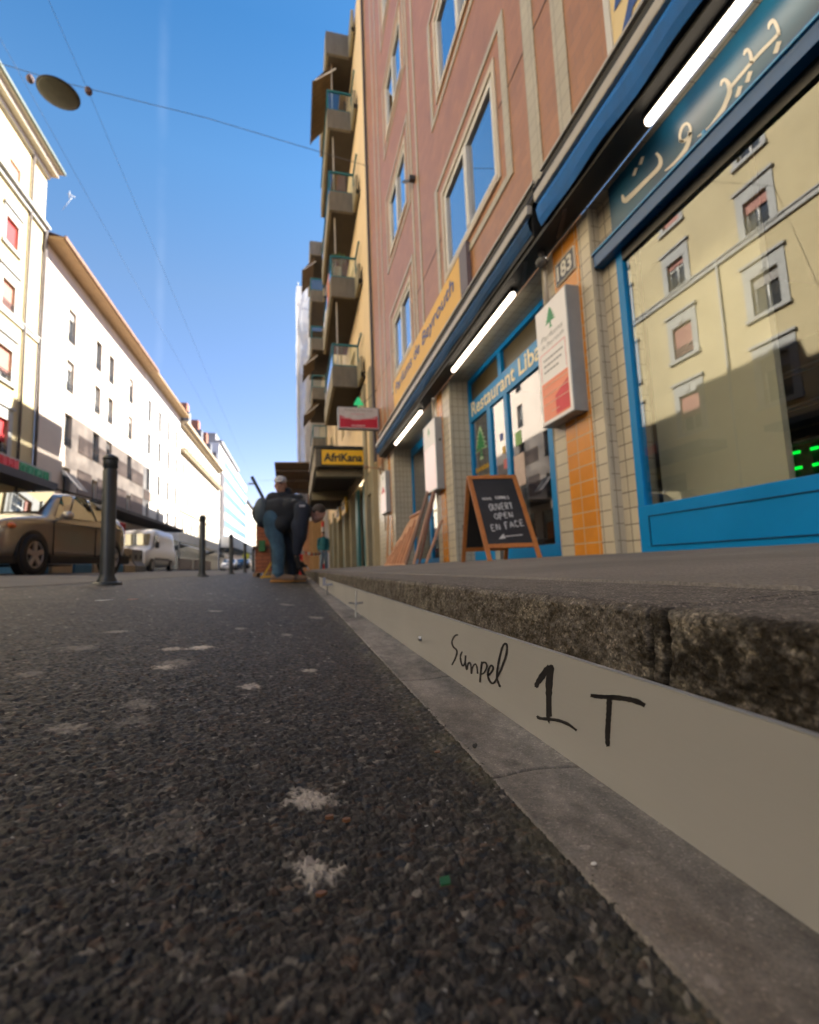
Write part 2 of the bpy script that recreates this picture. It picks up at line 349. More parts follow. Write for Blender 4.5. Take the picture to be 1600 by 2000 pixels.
# near asphalt: real stones in relief, finest by the camera
GUM = [(605,1555,.017,1.0),(612,1692,.014,1.35),(270,1370,.022,.35),(130,1412,.02,.4),(390,1260,.026,1.0),(322,1297,.02,.9),(485,1337,.017,.9),(606,1307,.014,.8),(262,1402,.02,.25),(345,1290,.03,.3),(330,1620,.03,.12),(470,1225,.02,.5),(335,1262,.02,.7),(560,1238,.017,.5),(150,1250,.03,.3),(420,1190,.03,.6),(620,1205,.03,.5),(230,1220,.03,.35),(560,1180,.04,.5),(60,1300,.02,.35)]
def near_asphalt():
    def grid(r, th):
        Rg, T = np.meshgrid(r, th, indexing='ij'); return Rg*np.sin(T), Rg*np.cos(T)
    r = np.concatenate([.05*np.exp(np.arange(0, math.log(2.6/.05), .0034)), 2.6*np.exp(np.arange(.008, math.log(40/2.6), .012))])
    th = np.arange(R_(-60), R_(50), .0032)
    X, Y = grid(r, th); n, k = X.shape
    dist = np.hypot(X, Y)
    wx = X+.0030*(fbm(X*220, Y*220, 2, 3)-.5)+.004*(fbm(X*60, Y*60, 2, 13)-.5); wy = Y+.0030*(fbm(X*220+9, Y*220, 2, 4)-.5)+.004*(fbm(X*60+5, Y*60, 2, 14)-.5)
    s1 = 1/.0042
    f1, f2, idv, gx, gy = cells((wx*.92+wy*.20)*s1*.78, (wy*.98-wx*.30)*s1*1.18, 1)
    g1, g2, id2, hx, hy = cells(wx*s1*2.2+7, wy*s1*2.2, 2)
    e = np.clip((f2-f1)*5.0, 0, 1)
    tilt = ((idv*7.13) % 1-.5)*gx+((idv*13.7) % 1-.5)*gy
    h = e*(.10+1.0*((idv*3.3) % 1))*.0019+tilt*.0040*e
    e2 = np.clip((g2-g1)*2, 0, 1)
    t2 = ((id2*7.13) % 1-.5)*hx+((id2*13.7) % 1-.5)*hy
    h += e2*.0006*(id2+.2)*(1-.4*e)+t2*.0016
    h += (fbm(X*900, Y*900, 3, 8)-.5)*.00055
    big = (fbm(X*9, Y*9, 4, 21)-.5)*.007
    amp = np.clip(1.25-dist/7, .25, 1)
    Z = z_lane(X)+(h-.0015)*amp+big*.6*np.clip((.15-X)/.03, 0, 1)-.002+.0028*np.clip((X-.13)/.02, 0, 1)
    # stone colours
    base = np.stack([.012+.062*idv**2, .0105+.051*idv**2, .0092+.042*idv**2], -1)
    j = (idv*31.7) % 1
    warm = (j > .90)[..., None]*np.array([.055, .026, .012])*((idv*5.3) % 1)[..., None]
    pale = (j < .035)[..., None]*np.array([.11, .10, .085])
    cool = ((j > .2) & (j < .3))[..., None]*np.array([-.004, .002, .010])
    col = base+warm+pale+cool
    col *= (.38+.62*e)[..., None]
    col *= (.75+.5*fbm(X*45, Y*45, 3, 33))[..., None]
    # mossy, dusty strip against the gutter
    ed = np.clip((X-.10)/.05, 0, 1)*np.clip(fbm(X*60, Y*30, 4, 55)*2.2-.6, 0, 1)
    col += ed[..., None]*np.array([.035, .032, .014])
    gum = np.zeros_like(X)
    for px, py, rad, st in GUM:
        c = hit(px, py, Z=-.165); c2 = hit(px, py, Z=z_lane(c.x)); cx, cy = c2.x, c2.y
        d = np.hypot((X-cx), (Y-cy)*.85)/rad
        ang = np.arctan2(Y-cy, X-cx); d = d*(1+.95*(fbm(np.cos(ang)*1.1+cx*91, np.sin(ang)*1.1+cy*77, 2, 61)-.5))+1.0*(fbm(X*170, Y*170, 4, 66)-.5)
        k_ = np.clip(1.15-d, 0, 1)*(.35+1.1*fbm(X*330, Y*330, 4, 71))
        gum = np.maximum(gum, np.clip(k_*2.9-.38, 0, 1)*min(1, st)*np.where(st > .8, np.clip(e*1.6-.25+.5*(d < .5), 0, 1), 1))
    gc = np.array([.40, .355, .305])
    col = col*(1-gum[..., None])+gc*gum[..., None]
    Z += gum*.0007
    # grit of white specks
    sp = (_h(np.floor(X*900), np.floor(Y*900), 3) > .9993)
    col[sp] = [.36, .35, .33]
    idx = np.arange(n*k).reshape(n, k)
    F = np.stack([idx[:-1,:-1], idx[1:,:-1], idx[1:,1:], idx[:-1,1:]], -1).reshape(-1, 4)
    F = F[:, ::-1]
    V = np.stack([X, Y, Z], -1).reshape(-1, 3)
    vx = V[F, 0]; vy = V[F, 1]; keep = ((vx+.004*(fbm(vx*0+3, vy*70, 4, 9)-.5)+.002*(fbm(vx*300, vy*300, 2, 19)-.5)).max(1) < .1615) & (vx.min(1) > -1.66)
    F = F[keep]
    used = np.zeros(n*k, bool); used[F.ravel()] = True; remap = np.cumsum(used)-1
    V = V[used]; F = remap[F]; Cc = np.concatenate([np.clip(col, .004, .6).reshape(-1, 3), np.ones((n*k, 1))], 1)[used]
    o = np_mesh('asphalt', V, F, M_aspn, colattr=Cc); tag(o, kind='structure')
near_asphalt()
# the same lane around and beyond, a little lower
def strip(name, prof, y0, y1, m, ny=2, kind='structure', dz=0):
    mb = MB(); ys = [y0+(y1-y0)*i/(ny-1) for i in range(ny)]
    for a, b in zip(prof[:-1], prof[1:]):
        for c, d in zip(ys[:-1], ys[1:]): mb.quad((a[0],c,a[1]+dz),(b[0],c,b[1]+dz),(b[0],d,b[1]+dz),(a[0],d,a[1]+dz))
    o = mb.build(name, m); tag(o, kind=kind); return o
strip('parking_lane', [(-1.62, z_lane(-1.62)), (.17, z_lane(.17))], -14, 0.6, M_asp, dz=-.011)
strip('parking_lane', [(-1.66, z_lane(-1.66)), (.17, z_lane(.17))], 0.6, 39.5, M_asp, dz=-.017)
strip('parking_lane', [(-1.62, z_lane(-1.62)), (.17, z_lane(.17))], 39.4, 420, M_asp, dz=-.004)
M_road = mat('road_concrete', (.135,.125,.115), .85, var=.12, scale=1.2, bump=.003, bscale=60, col2=(.10,.094,.088))
strip('road', [(-11.0, z_road(-11.0)), (-6.3, z_road(-6.3)), (-1.605, z_road(-1.605)+.001)], -14, 420, M_road, ny=12)
M_lwalk = mat('left_pavement', (.16,.15,.14), .85, var=.12, scale=1.0, bump=.002)
strip('left_pavement', [(XL-.6, ZL+.03), (-11.0, ZL), (-11.0, z_road(-11.0)-.05)], -14, 420, M_lwalk, ny=8)

# gutter stones, kerb stones: relief from noise, joints modelled
def swept(name, prof, ys, m, joints, jw, jd, noise, tintf, label=None):
    """prof: (x,z,nx,nz,free) points swept along Y; joints sink along the normal"""
    P = np.array([p[:4] for p in prof]); ny = len(ys); npf = len(P)
    Yg = np.repeat(ys[:, None], npf, 1); Xg = np.repeat(P[None, :, 0], ny, 0); Zg = np.repeat(P[None, :, 1], ny, 0)
    arc = np.concatenate([[0], np.cumsum(np.hypot(np.diff(P[:,0]), np.diff(P[:,1])))]); A = np.repeat(arc[None, :], ny, 0)
    d = noise(A, Yg)
    jj = np.zeros_like(Yg)
    for j0 in joints:
        q = (Yg-j0-.0035*np.sin(A*60+j0*9)-.002*(fbm(A*40, Yg*0+j0, 2, 5)-.5))/jw
        jj = np.maximum(jj, np.exp(-q*q))
    d = d-jj*jd
    Xo = Xg+P[None, :, 2]*d; Zo = Zg+P[None, :, 3]*d
    V = np.stack([Xo, Yg, Zo], -1).reshape(-1, 3); idx = np.arange(ny*npf).reshape(ny, npf)
    F = np.stack([idx[:-1,:-1], idx[:-1,1:], idx[1:,1:], idx[1:,:-1]], -1).reshape(-1, 4)
    col = tintf(A, Yg, jj, Xg, Zg); Cc = np.concatenate([col.reshape(-1, 3), np.ones((ny*npf, 1))], 1)
    o = np_mesh(name, V, F, m, colattr=Cc); tag(o, kind='structure'); return o
def attr_mat(name, rough, bump, bscale, spec=.4, var=.15, grain=.55):
    m = bpy.data.materials.new(name); m.use_nodes = True; t = m.node_tree; L = t.links.new; p = t.nodes['Principled BSDF']
    p.inputs['Roughness'].default_value = rough; p.inputs['Specular IOR Level'].default_value = spec
    a = N(t, 'ShaderNodeVertexColor', layer_name='tint'); g = N(t, 'ShaderNodeNewGeometry')
    n = N(t, 'ShaderNodeTexNoise', Scale=bscale, Detail=6.0, Roughness=.65); L(g.outputs['Position'], n.inputs['Vector'])
    cr = N(t, 'ShaderNodeMapRange'); cr.inputs['From Min'].default_value = .3; cr.inputs['From Max'].default_value = .7; cr.inputs['To Min'].default_value = 1-var; cr.inputs['To Max'].default_value = 1+var
    L(n.outputs['Fac'], cr.inputs['Value']); vm = N(t, 'ShaderNodeVectorMath', operation='SCALE'); L(a.outputs['Color'], vm.inputs[0]); L(cr.outputs[0], vm.inputs['Scale']); L(vm.outputs[0], p.inputs['Base Color'])
    b = N(t, 'ShaderNodeBump', Strength=1.0, Distance=bump); L(n.outputs['Fac'], b.inputs['Height']); L(b.outputs[0], p.inputs['Normal'])
    # single mineral grains, some pale and some black
    vo = N(t, 'ShaderNodeTexVoronoi', Scale=bscale*1.1); L(g.outputs['Position'], vo.inputs['Vector']); sp = N(t, 'ShaderNodeSeparateColor'); L(vo.outputs['Color'], sp.inputs[0])
    rp = N(t, 'ShaderNodeValToRGB'); rp.color_ramp.interpolation = 'CONSTANT'; e = rp.color_ramp.elements; e[0].position = 0; e[0].color = (.45,.45,.45,1); e[1].position = .12; e[1].color = (.85,.85,.85,1)
    for q, c in ((.5, 1.05), (.8, 1.4), (.93, 2.3)): x = e.new(q); x.color = (c, c*.97, c*.92, 1)
    L(sp.outputs[0], rp.inputs[0]); mu = N(t, 'ShaderNodeMix', data_type='RGBA', blend_type='MULTIPLY'); mu.inputs['Factor'].default_value = grain; L(vm.outputs[0], mu.inputs['A']); L(rp.outputs[0], mu.inputs['B']); L(mu.outputs['Result'], p.inputs['Base Color'])
    return m
def yspace(y0, near, y1, fine=.0009, grow=.0032):
    ys = [near]; 
    while ys[-1] < y1: ys.append(ys[-1]+max(fine, grow*abs(ys[-1])))
    zs = [near]
    while zs[-1] > y0: zs.append(zs[-1]-max(fine*2, grow*2.5*(near-zs[-1]+.1)))
    return np.array(zs[:0:-1]+ys)
ysn = yspace(-4, .05, 60)
# gutter (flat pale stones)
gx = np.linspace(.157, .262, 44)
prof = [(.1565, -.21, -1, 0)]+[(.1565, -.19, -1, 0)]+[(x, -.178-.001*math.sin((x-.157)*30), 0, 1) for x in gx]
def g_noise(A, Y): return (fbm(A*14, Y*14, 4, 3)-.5)*.0018+(fbm(A*230, Y*230, 3, 6)-.5)*.0007
def g_tint(A, Y, J, X, Z):
    a = fbm(A*16, Y*7, 5, 12); b = fbm(A*110, Y*60, 4, 15); c = np.array([.185, .166, .146])*np.ones(A.shape+(1,))
    c = c*np.clip(.10+1.35*a+.8*(b-.4)+.35*(fbm(A*400, Y*300, 3, 77)-.5), .2, 2)[..., None]
    warm = np.clip(fbm(A*9+4, Y*5, 4, 44)*2.6-1.35, 0, 1); c = c*(1-.35*warm[..., None])+np.array([.25, .20, .155])*(.35*warm)[..., None]
    dark = np.clip(fbm(A*22, Y*9, 4, 88)*3-2.0, 0, 1)*np.clip((X-.2)/.03, 0, 1); c = c*(1-.6*dark[..., None])
    splash = (fbm(A*120, Y*80, 3, 91) > .80); c[splash] = c[splash]*1.35+.03
    return np.clip(c*(1-.75*J[..., None]), .01, .5)
swept('gutter', prof, ysn, attr_mat('gutter_stone', .68, .0009, 620, .4, .2, .35), [-1.6+.335*k+(0.01 if k % 3 else -.012) for k in range(-7, 60)], .0016, .004, g_noise, g_tint)
# kerb (mossy granite/concrete face, rounded lip, grey top)
KX, KZ, KR = .252, -.0375, .007
prof = [(KX-.002, z, -1, 0) for z in np.linspace(-.20, -.112, 14)]+[(KX-.002+.002*(t**2), z, -1, 0) for t, z in zip(np.linspace(0, 1, 96), np.linspace(-.110, KZ-KR, 96))]
prof += [(KX+KR-KR*math.cos(a), KZ-KR+KR*math.sin(a), -math.cos(a), math.sin(a)) for a in np.linspace(.1, math.pi/2, 12)]
prof += [(x, KZ+(x-KX)*.02, 0, 1) for x in np.linspace(KX+KR+.002, .424, 42)]+[(.428, -.05, 0, 1), (.43, -.09, 0, 1)]
def k_noise(A, Y):
    face = np.clip((.205-A)/.03, 0, 1)
    return ((fbm(A*50, Y*50, 5, 31)-.5)*.0028*(.08+.92*face)+(fbm(A*12, Y*7, 3, 34)-.5)*.0026*(.2+.8*face)+(fbm(A*240, Y*240, 4, 37)-.5)*.0042*(.22+.78*face))
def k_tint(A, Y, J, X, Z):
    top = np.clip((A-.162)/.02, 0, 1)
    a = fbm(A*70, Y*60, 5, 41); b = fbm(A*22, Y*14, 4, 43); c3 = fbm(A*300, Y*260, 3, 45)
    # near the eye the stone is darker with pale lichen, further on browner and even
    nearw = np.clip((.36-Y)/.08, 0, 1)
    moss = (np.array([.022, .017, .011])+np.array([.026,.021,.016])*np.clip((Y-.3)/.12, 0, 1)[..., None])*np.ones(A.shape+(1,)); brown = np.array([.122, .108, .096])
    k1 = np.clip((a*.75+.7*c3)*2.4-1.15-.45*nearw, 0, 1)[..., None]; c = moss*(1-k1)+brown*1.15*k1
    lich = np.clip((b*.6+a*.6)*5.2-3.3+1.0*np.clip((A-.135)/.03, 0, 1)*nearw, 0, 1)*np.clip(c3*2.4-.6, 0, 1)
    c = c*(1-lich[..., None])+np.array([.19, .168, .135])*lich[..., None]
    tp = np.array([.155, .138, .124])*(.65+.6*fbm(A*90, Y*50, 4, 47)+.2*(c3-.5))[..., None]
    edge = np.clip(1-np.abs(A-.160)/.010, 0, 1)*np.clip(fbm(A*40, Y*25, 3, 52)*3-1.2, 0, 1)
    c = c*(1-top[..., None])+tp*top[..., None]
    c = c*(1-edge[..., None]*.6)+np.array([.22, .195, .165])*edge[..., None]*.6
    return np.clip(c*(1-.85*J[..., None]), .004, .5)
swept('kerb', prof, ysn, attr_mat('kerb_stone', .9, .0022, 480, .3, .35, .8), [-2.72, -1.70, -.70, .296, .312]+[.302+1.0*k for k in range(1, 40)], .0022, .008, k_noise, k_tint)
strip('kerb', [(.252, -.22), (.252, KZ), (.42, KZ)], 60, 420, mat('kerb_far', (.11,.1,.09), .9))
strip('gutter', [(.157, -.178), (.262, -.178)], 60, 420, mat('gutter_far', (.16,.15,.14), .8))
# pavement: fine asphalt with a few repair joints
def walk_mat():
    m = bpy.data.materials.new('pavement_asphalt'); m.use_nodes = True; t = m.node_tree; L = t.links.new; p = t.nodes['Principled BSDF']
    p.inputs['Roughness'].default_value = .8; g = N(t, 'ShaderNodeNewGeometry')
    n1 = N(t, 'ShaderNodeTexNoise', Scale=1.3, Detail=8.0, Roughness=.6); L(g.outputs['Position'], n1.inputs['Vector'])
    n2 = N(t, 'ShaderNodeTexNoise', Scale=240.0, Detail=4.0); L(g.outputs['Position'], n2.inputs['Vector'])
    rp = N(t, 'ShaderNodeValToRGB'); e = rp.color_ramp.elements; e[0].position = .35; e[0].color = (.13,.113,.098,1); e[1].position = .7; e[1].color = (.215,.188,.165,1)
    L(n1.outputs['Fac'], rp.inputs[0])
    cr = N(t, 'ShaderNodeMapRange'); cr.inputs['From Min'].default_value = .3; cr.inputs['From Max'].default_value = .7; cr.inputs['To Min'].default_value = .7; cr.inputs['To Max'].default_value = 1.3; L(n2.outputs['Fac'], cr.inputs['Value'])
    vm = N(t, 'ShaderNodeVectorMath', operation='SCALE'); L(rp.outputs[0], vm.inputs[0]); L(cr.outputs[0], vm.inputs['Scale']); L(vm.outputs[0], p.inputs['Base Color'])
    b = N(t, 'ShaderNodeBump', Strength=1.0, Distance=.0016); L(n2.outputs['Fac'], b.inputs['Height'])
    b2 = N(t, 'ShaderNodeBump', Strength=1.0, Distance=.02); L(n1.outputs['Fac'], b2.inputs['Height']); L(b.outputs[0], b2.inputs['Normal']); L(b2.outputs[0], p.inputs['Normal']); return m
def pavement():
    xs = np.concatenate([[.423, .424], np.linspace(.426, 1.0, 50), np.linspace(1.03, 3.2, 60)]); ys = np.concatenate([np.linspace(-14, -.5, 40), np.linspace(-.45, 3, 250), 3*np.exp(np.linspace(.01, math.log(420/3), 300))])
    Y, X = np.meshgrid(ys, xs, indexing='ij')
    Z = z_walk(X)+(fbm(X*3, Y*1.2, 4, 5)-.5)*.014*np.clip((X-.42)/.2, 0, 1)+(fbm(X*60, Y*60, 3, 6)-.5)*.002+.0015
    Z = Z-.02*(X > 2.7)-.06*(X < .4235)
    # crack with tar along a repaired trench
    for (x0, y0, x1, y1) in ((.43, .306, 1.2, .62), (1.2, .62, 1.9, 2.6), (.5, 1.6, 2.4, 1.75)):
        dx, dy = x1-x0, y1-y0; q = ((X-x0)*dx+(Y-y0)*dy)/(dx*dx+dy*dy); qc = np.clip(q, 0, 1); d = np.hypot(X-x0-qc*dx, Y-y0-qc*dy)
        Z -= .006*np.exp(-(d/.012)**2)
    n, k = X.shape; idx = np.arange(n*k).reshape(n, k); F = np.stack([idx[:-1,:-1], idx[:-1,1:], idx[1:,1:], idx[1:,:-1]], -1).reshape(-1, 4)
    o = np_mesh('pavement', np.stack([X, Y, Z], -1).reshape(-1, 3), F, walk_mat()); tag(o, kind='structure')
pavement()

# ================================================================== BUILDINGS
UY, UZ, UX = Vector((0,1,0)), Vector((0,0,1)), Vector((1,0,0))
class Face:
    """a facade plane: u runs along the street (+Y), v up, n out of the wall"""
    def __init__(s, x, side): s.x = x; s.n = side            # side +1: wall looks to +X (left row), -1: looks to -X (right row)
    def p(s, u, v, d=0): return (s.x+s.n*d, u, v)
    def box(s, mb, u0, u1, v0, v1, d0, d1): return mb.box(s.x+s.n*d0, s.x+s.n*d1, u0, u1, v0, v1)
def wall(face, u0, u1, v0, v1, holes, mb=None, reveal=.22, back=True):
    mb = mb or MB(); us = sorted({u0, u1, *[h[0] for h in holes], *[h[1] for h in holes]}); vs = sorted({v0, v1, *[h[2] for h in holes], *[h[3] for h in holes]})
    us = [u for u in us if u0 <= u <= u1]; vs = [v for v in vs if v0 <= v <= v1]
    hs = [(h[0]-1e-4, h[1]+1e-4, h[2]-1e-4, h[3]+1e-4) for h in holes]
    for a, b in zip(us[:-1], us[1:]):
        for c, d in zip(vs[:-1], vs[1:]):
            if any(h[0] <= a and b <= h[1] and h[2] <= c and d <= h[3] for h in hs): continue
            q = [face.p(a, c), face.p(b, c), face.p(b, d), face.p(a, d)]
            mb.quad(*(q if face.n > 0 else q[::-1]))
    for a, b, c, d in [h[:4] for h in holes]:
        r = -reveal
        mb.quad(face.p(a,c), face.p(a,d), face.p(a,d,r), face.p(a,c,r)); mb.quad(face.p(b,c), face.p(b,c,r), face.p(b,d,r), face.p(b,d))
        mb.quad(face.p(a,c), face.p(a,c,r), face.p(b,c,r), face.p(b,c)); mb.quad(face.p(a,d), face.p(b,d), face.p(b,d,r), face.p(a,d,r))
    return mb
GL_L = glass_mat('window_glass_left', .10, see=False, col=(.05,.055,.06))
GL_B = glass_mat('window_glass_sky', .55, see=False, col=(.03,.035,.04))
M_wwood = mat('white_window_paint', (.72,.71,.68), .5, var=.06, scale=3)
M_gfr = mat('grey_window_frame', (.30,.30,.30), .5, var=.08, scale=3)
M_rail = mat('iron_railing', (.045,.05,.055), .5)
def window(parent, face, u0, u1, v0, v1, fm=None, gm=None, inset=.14, mull=1, trans=False, blind=None, blind_m=None, rail=False, fw=.06, sub=True, dark_m=None):
    fm = fm or M_wwood; gm = gm or GL_L; mb = MB()
    d0, d1 = -inset-.05, -inset
    face.box(mb, u0, u1, v0, v0+fw, d0, d1); face.box(mb, u0, u1, v1-fw, v1, d0, d1)
    face.box(mb, u0, u0+fw, v0+fw, v1-fw, d0, d1); face.box(mb, u1-fw, u1, v0+fw, v1-fw, d0, d1)
    for k in range(mull):
        uc = u0+(u1-u0)*(k+1)/(mull+1); face.box(mb, uc-fw*.6, uc+fw*.6, v0+fw, v1-fw, d0+.002, d1+.012)
    if trans:
        vt = v0+(v1-v0)*.74; face.box(mb, u0+fw, u1-fw, vt-.03, vt+.03, d0+.004, d1+.006)
    w = mb.build('window', fm, parent)
    MB().quad(face.p(u0+fw*.5, v0+fw*.5, d0+.01), face.p(u1-fw*.5, v0+fw*.5, d0+.01), face.p(u1-fw*.5, v1-fw*.5, d0+.01), face.p(u0+fw*.5, v1-fw*.5, d0+.01)).build('pane', gm, w)
    if blind:
        bb = MB(); vb = v1-(v1-v0)*blind; n = max(2, int((v1-vb)/.07))
        for i in range(n):
            a = vb+(v1-vb)*i/n; b = vb+(v1-vb)*(i+1)/n
            face.box(bb, u0+.015, u1-.015, a, b-.006, d1+.03, d1+.045)
        bb.build('blind', blind_m, w)
    if rail:
        rb = MB(); h = min(.55, (v1-v0)*.3)
        face.box(rb, u0, u1, v0+h, v0+h+.035, -.03, .01); face.box(rb, u0, u1, v0+.06, v0+.085, -.03, .01)
        n = int((u1-u0)/.11)
        for i in range(n+1):
            uc = u0+(u1-u0)*i/n; rb.box(face.x-.01*face.n, face.x+.005*face.n, uc-.008, uc+.008, v0+.06, v0+h)
        for i in range(n):
            uc = u0+(u1-u0)*(i+.5)/n; c = Vector(face.p(uc, v0+.06+(h-.06)*.5, -.005)); prv = None
            for k in range(9):
                t = 2*math.pi*k/8; q = c+UY*(.035*math.cos(t))+UZ*(.07*math.sin(t))
                if prv is not None: rb.tube(prv, q, .007, n=4, cap=False)
                prv = q
        rb.build('railing', M_rail, w)
    return w
def building(name, label, cat='building'): return thing(name, label, cat)

# ---------- left row, nearest: cream house with grey stone surrounds
FL = Face(XL, 1)
b1 = building('corner_house', 'tall cream house with grey window surrounds and red blinds at the left edge', 'house')
M_cream = mat('cream_render', (.56,.47,.28), .9, var=.07, scale=.7, bump=.002, bscale=30, col2=(.535,.445,.26))
M_stone = mat('pale_grey_stone', (.42,.42,.40), .8, var=.1, scale=1.5, bump=.001)
M_blred = mat('red_blind', (.52,.045,.05), .7, var=.05); M_blpink = mat('faded_pink_blind', (.42,.20,.16), .7, var=.05); M_blgrey = mat('grey_blind', (.33,.31,.29), .7, var=.05)
cols1 = [27.72, 24.0, 19.85, 15.28, 11.0, 6.8, 2.6, -1.6, -5.8]
fl1 = [(6.35, 8.30, .62), (10.35, 12.05, .62), (14.10, 15.62, .56), (17.65, 19.08, .56), (21.45, 22.40, .5)]
H1 = []
for uc in cols1:
    for a, b, hw in fl1: H1.append((uc-hw, uc+hw, a, b))
shopH = [(26.0, 29.6, .6, 4.3), (20.6, 25.2, .6, 4.3), (12.6, 15.2, .5, 4.9), (7.0, 11.8, .6, 4.3), (0, 5.5, .6, 4.3)]
mb = wall(FL, -9, 30.9, -.3, 24.9, H1+shopH); mb.quad((XL,30.9,-.3),(XL-11,30.9,-.3),(XL-11,30.9,24.9),(XL,30.9,24.9)); mb.quad((XL,-9,-.3),(XL-11,-9,-.3),(XL-11,-9,24.9),(XL,-9,24.9))
mb.build('wall', M_cream, b1)
cb = MB(); FL.box(cb, -9, 30.93, 13.72, 13.95, 0.001, .10); FL.box(cb, -9, 30.93, 13.95, 14.02, 0.001, .16)
FL.box(cb, -9, 30.95, 20.75, 21.0, .001, .16); FL.box(cb, -9, 30.95, 21.0, 21.12, .001, .34)
FL.box(cb, -9, 30.93, 24.3, 24.55, .001, .18); cb.build('string_course', M_stone, b1)
rb = MB(); rb.box(XL-2, XL+.75, -9.3, 31.2, 24.9, 25.02); rb.box(XL-2, XL+.55, -9.2, 31.1, 24.6, 24.895); rb.build('eaves', mat('painted_eaves', (.50,.47,.40), .8), b1)
rb = MB(); rb.box(XL+.752, XL+.87, -9.3, 31.25, 24.93, 25.1); rb.quad((XL+.75,-9.3,25.03),(XL+.75,31.2,25.03),(XL-5,31.2,28.2),(XL-5,-9.3,28.2)); rb.build('roof', mat('green_grey_roof', (.10,.13,.115), .6, var=.15), b1)
bl_choice = {(0,3): (.9, M_blred), (0,2): (.92, M_blpink), (0,1): (.78, M_blpink), (0,0): (.6, M_blred), (0,4): (.9, M_blpink), (3,2): (.34, M_blpink), (2,2): (.2, M_blpink), (2,0): (.62, M_blpink), (1,1): (.5, M_blpink), (3,3): (.5, M_blpink), (2,3): (.9, M_blpink), (3,0): (.3, M_blgrey), (4,1): (.4, M_blpink)}
for i, uc in enumerate(cols1):
    for j, (a, b, hw) in enumerate(fl1):
        bl = bl_choice.get((i, j)) or ((random.choice([.3,.6,.9]), random.choice([M_blpink, M_blred, M_blgrey])) if random.random() < .35 else (None, None))
        w = window(b1, FL, uc-hw, uc+hw, a, b, mull=1, trans=(j < 3), blind=bl[0], blind_m=bl[1], rail=(j < 3))
        if j < 4:
            sm = MB(); t = .34 if j < 3 else .24
            FL.box(sm, uc-hw-t, uc-hw-.003, a-.05, b+.002, .001, .05); FL.box(sm, uc+hw+.003, uc+hw+t, a-.05, b+.002, .001, .05)
            FL.box(sm, uc-hw-t, uc+hw+t, b+.004, b+t+.28, .001, .055); FL.box(sm, uc-hw-t-.08, uc+hw+t+.08, b+t+.285, b+t+.4, .001, .15)
            FL.box(sm, uc-hw-t-.06, uc+hw+t+.06, a-.22, a-.055, .001, .13)
            if j in (0,1): FL.box(sm, uc-.14, uc+.14, b+.10, b+.42, .056, .10)
            sm.build('surround', M_stone, w)
pb = MB(); M_dpipe = mat('dark_downpipe', (.09,.075,.07), .5)
pb.tube((XL+.12, 29.2, .2), (XL+.12, 29.2, 24.6), .07); pb.build('downpipe', M_dpipe, b1, smooth=True)
pb = MB(); pb.tube((XL+.14, 30.85, .2), (XL+.14, 30.85, 20.9), .09); pb.build('downpipe', M_dpipe, b1, smooth=True)
pb = MB(); pb.tube((XL+.12, 17.4, .2), (XL+.12, 17.4, 14), .05); pb.build('downpipe', M_stone, b1, smooth=True)
M_dark = mat('dark_interior', (.02,.02,.022), .8); M_dfr = mat('dark_shop_frame', (.05,.045,.04), .5, var=.2)
for k, h in enumerate(shopH):
    s = MB(); FL.box(s, h[0], h[1], h[2], h[3], -.2, -.16)
    for q in range(3): uc = h[0]+(h[1]-h[0])*(q+.5)/3
    sh = s.build('shopfront', glass_mat('dark_shop_glass', .06, see=False, col=(.03,.03,.03)), b1)
    fr = MB(); nq = 3
    for q in range(nq+1):
        uc = h[0]+(h[1]-h[0])*q/nq; FL.box(fr, uc-.05, uc+.05, h[2], h[3], -.159, -.08)
    FL.box(fr, h[0], h[1], h[3]-.35, h[3]-.02, -.157, -.07); fr.build('frame', M_dfr, sh)
cn = MB(); FL.box(cn, 18.0, 30.5, 4.95, 5.35, .001, 1.5); cn.build('canopy', mat('dark_canopy', (.05,.05,.06), .6), b1)
cn = MB(); FL.box(cn, -3, 15.4, 4.95, 5.2, .001, .9); cn.build('canopy', mat('dark_canopy2', (.07,.075,.07), .6), b1)
# red and green shop letters above the canopy
sg = thing('shop_sign', 'red and green raised shop lettering above the dark canopy of the cream house', 'sign', (XL+.9, 27, 5.5))
def blobs(name, u0, u1, m, seed):
    random.seed(seed); s = MB(); u = u0
    while u < u1-.3:
        w = random.uniform(.32, .55); fx = XL+.9-XL-.0
        s.box(0, .06, u-27, u-27+w*.25, -.02, .5); s.box(0, .06, u-27+w*.6, u-27+w*.85, -.02, .5); s.box(.002, .058, u-27+w*.25, u-27+w*.6, random.choice([.38,.2,.0]), random.choice([.5,.42]))
        u += w
    return s.build(name, m, sg)
blobs('red_letters', 21.5, 27.6, mat('red_sign', (.45,.01,.02), .4, emit=(.6,.01,.02), es=.03), 3); blobs('green_letters', 27.8, 30.9, mat('green_sign', (.01,.18,.08), .4, emit=(.0,.3,.12), es=.02), 4)
s = MB(); s.box(-.10, -.002, -5.7, 4.1, -.12, .62); s.build('backing', mat('sign_backing', (.42,.40,.36), .6), sg)
random.seed(11)

